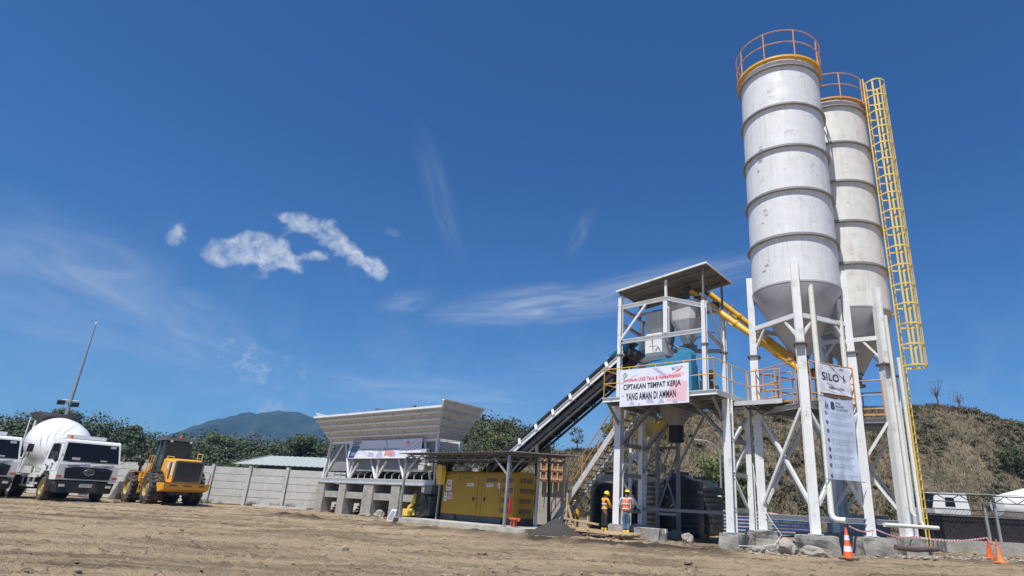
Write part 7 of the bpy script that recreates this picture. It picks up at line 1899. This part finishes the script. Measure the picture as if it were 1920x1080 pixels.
    shell('trousers', ['pelvis', 'waist', 'hipL', 'kneeL', 'shinL', 'hipR', 'kneeR', 'shinR'], [(.138, .118), (.130, .108), .100, .075, .066, .100, .075, .066],
          [('pelvis', 'waist'), ('pelvis', 'hipL'), ('hipL', 'kneeL'), ('kneeL', 'shinL'), ('pelvis', 'hipR'), ('hipR', 'kneeR'), ('kneeR', 'shinR')], trousers)
    for s_ in 'LR':
        a = Vector(P['ankle' + s_]); toe = Vector(P['toe' + s_]); d = (toe - a).normalized(); P['heel'] = tuple(a - d * .03 + Vector((0, 0, -.02)))
        P['tp'] = tuple(toe + d * .03)
        jj = {'a': (*a, .052 * k), 't': (*toe, .046 * k, .04 * k), 'tp': (*P['tp'], .035 * k), 'top': (*(P['bt' + s_] if boots else mid('knee' + s_, 'ankle' + s_, .85)), .064 * k)}
        skinned('boot', jj, [('a', 't'), ('t', 'tp'), ('a', 'top')], M['boot'] if boots else M['rubber'], e, 2)
    return e
STAND = dict(pelvis=(0, 0, .93), waist=(0, 0, 1.0), spine=(0, 0, 1.12), hem=(0, 0, .93), chest=(0, .0, 1.32), yoke=(0, 0, 1.42), neck=(0, .0, 1.47), collar=(0, 0, 1.46), head0=(0, .01, 1.53), head=(0, .025, 1.59), look=(0, 1, -.12),
    shoulderL=(-.19, 0, 1.41), elbowL=(-.25, -.02, 1.13), wristL=(-.25, .10, .90), shoulderR=(.19, 0, 1.41), elbowR=(.25, -.02, 1.13), wristR=(.25, .10, .90),
    hipL=(-.09, 0, .88), kneeL=(-.11, .02, .48), ankleL=(-.12, 0, .09), toeL=(-.14, .13, .045), hipR=(.09, 0, .88), kneeR=(.11, .02, .48), ankleR=(.12, 0, .09), toeR=(.14, .13, .045))
def pose(**k): d = dict(STAND); d.update(k); return d
# nearest worker, back to us, looking down to the right, weight on the straight leg
pA = pose(look=(.35, 1, -.35), head=(.03, .06, 1.575), head0=(.02, .03, 1.52), elbowR=(.27, .10, 1.15), wristR=(.20, .34, 1.06), elbowL=(-.26, .04, 1.13), wristL=(-.16, .26, 1.0), kneeL=(-.06, .05, .49), ankleL=(-.04, .02, .09), toeL=(-.03, .15, .045), kneeR=(.08, .08, .49), ankleR=(.07, -.06, .10), toeR=(.10, .07, .045))
person((2.30, 21.75, 0), R(-12), 'worker seen from behind in orange vest and blue jeans beside the tower leg', pA, M['whitecloth'], M['hivis'], M['denim'], True, 1.54)
pB = pose(look=(.8, .7, -.35), head=(.04, .05, 1.57), head0=(.03, .03, 1.52), elbowR=(.24, .12, 1.14), wristR=(.12, .32, 1.05), elbowL=(-.24, .12, 1.14), wristL=(-.06, .33, 1.08))
person((1.70, 23.5, 0), R(-62), 'worker in amber jacket and dark trousers standing just left of the white tower leg', pB, M['hiyel'], None, M['dkcloth'], True, 1.50)
pC = pose(pelvis=(0, -.02, .90), chest=(0, .12, 1.27), yoke=(0, .13, 1.36), neck=(0, .17, 1.41), collar=(0, .17, 1.40), head0=(0, .19, 1.46), head=(0, .22, 1.52), look=(-.3, 1, -.5), elbowL=(-.27, .25, 1.15), wristL=(-.12, .46, 1.1), elbowR=(.27, .22, 1.1), wristR=(.15, .42, .98), shoulderL=(-.19, .12, 1.37), shoulderR=(.19, .12, 1.37))
person((4.35, 24.15, 0), R(70), 'worker in dull brown clothes bending in the shade beside the black tanks', pC, M['olive'], None, M['olive'], True, 1.62, False)
person((.72, 26.6, 0), R(-30), 'worker in amber clothes half hidden behind the staircase', pB, M['hiyel'], None, M['hiyel'], True, 1.6)
# ================================================================ the air
hz = bpy.data.materials.new('haze'); hz.use_nodes = True
hn, hl = hz.node_tree.nodes, hz.node_tree.links
hn.clear(); ho = hn.new('ShaderNodeOutputMaterial'); hv = hn.new('ShaderNodeVolumePrincipled')
hv.inputs['Color'].default_value = (.16, .50, 1.0, 1); hv.inputs['Density'].default_value = 0.00026; hv.inputs['Anisotropy'].default_value = 0.0
hl.new(hv.outputs[0], ho.inputs['Volume'])
b = MB(); b.box(-2300, 1200, -400, 2300, -6, 204)
o = b.build('haze', hz); o['kind'] = 'stuff'; o['label'] = 'thin blue haze in the air between the camera and the far mountain'
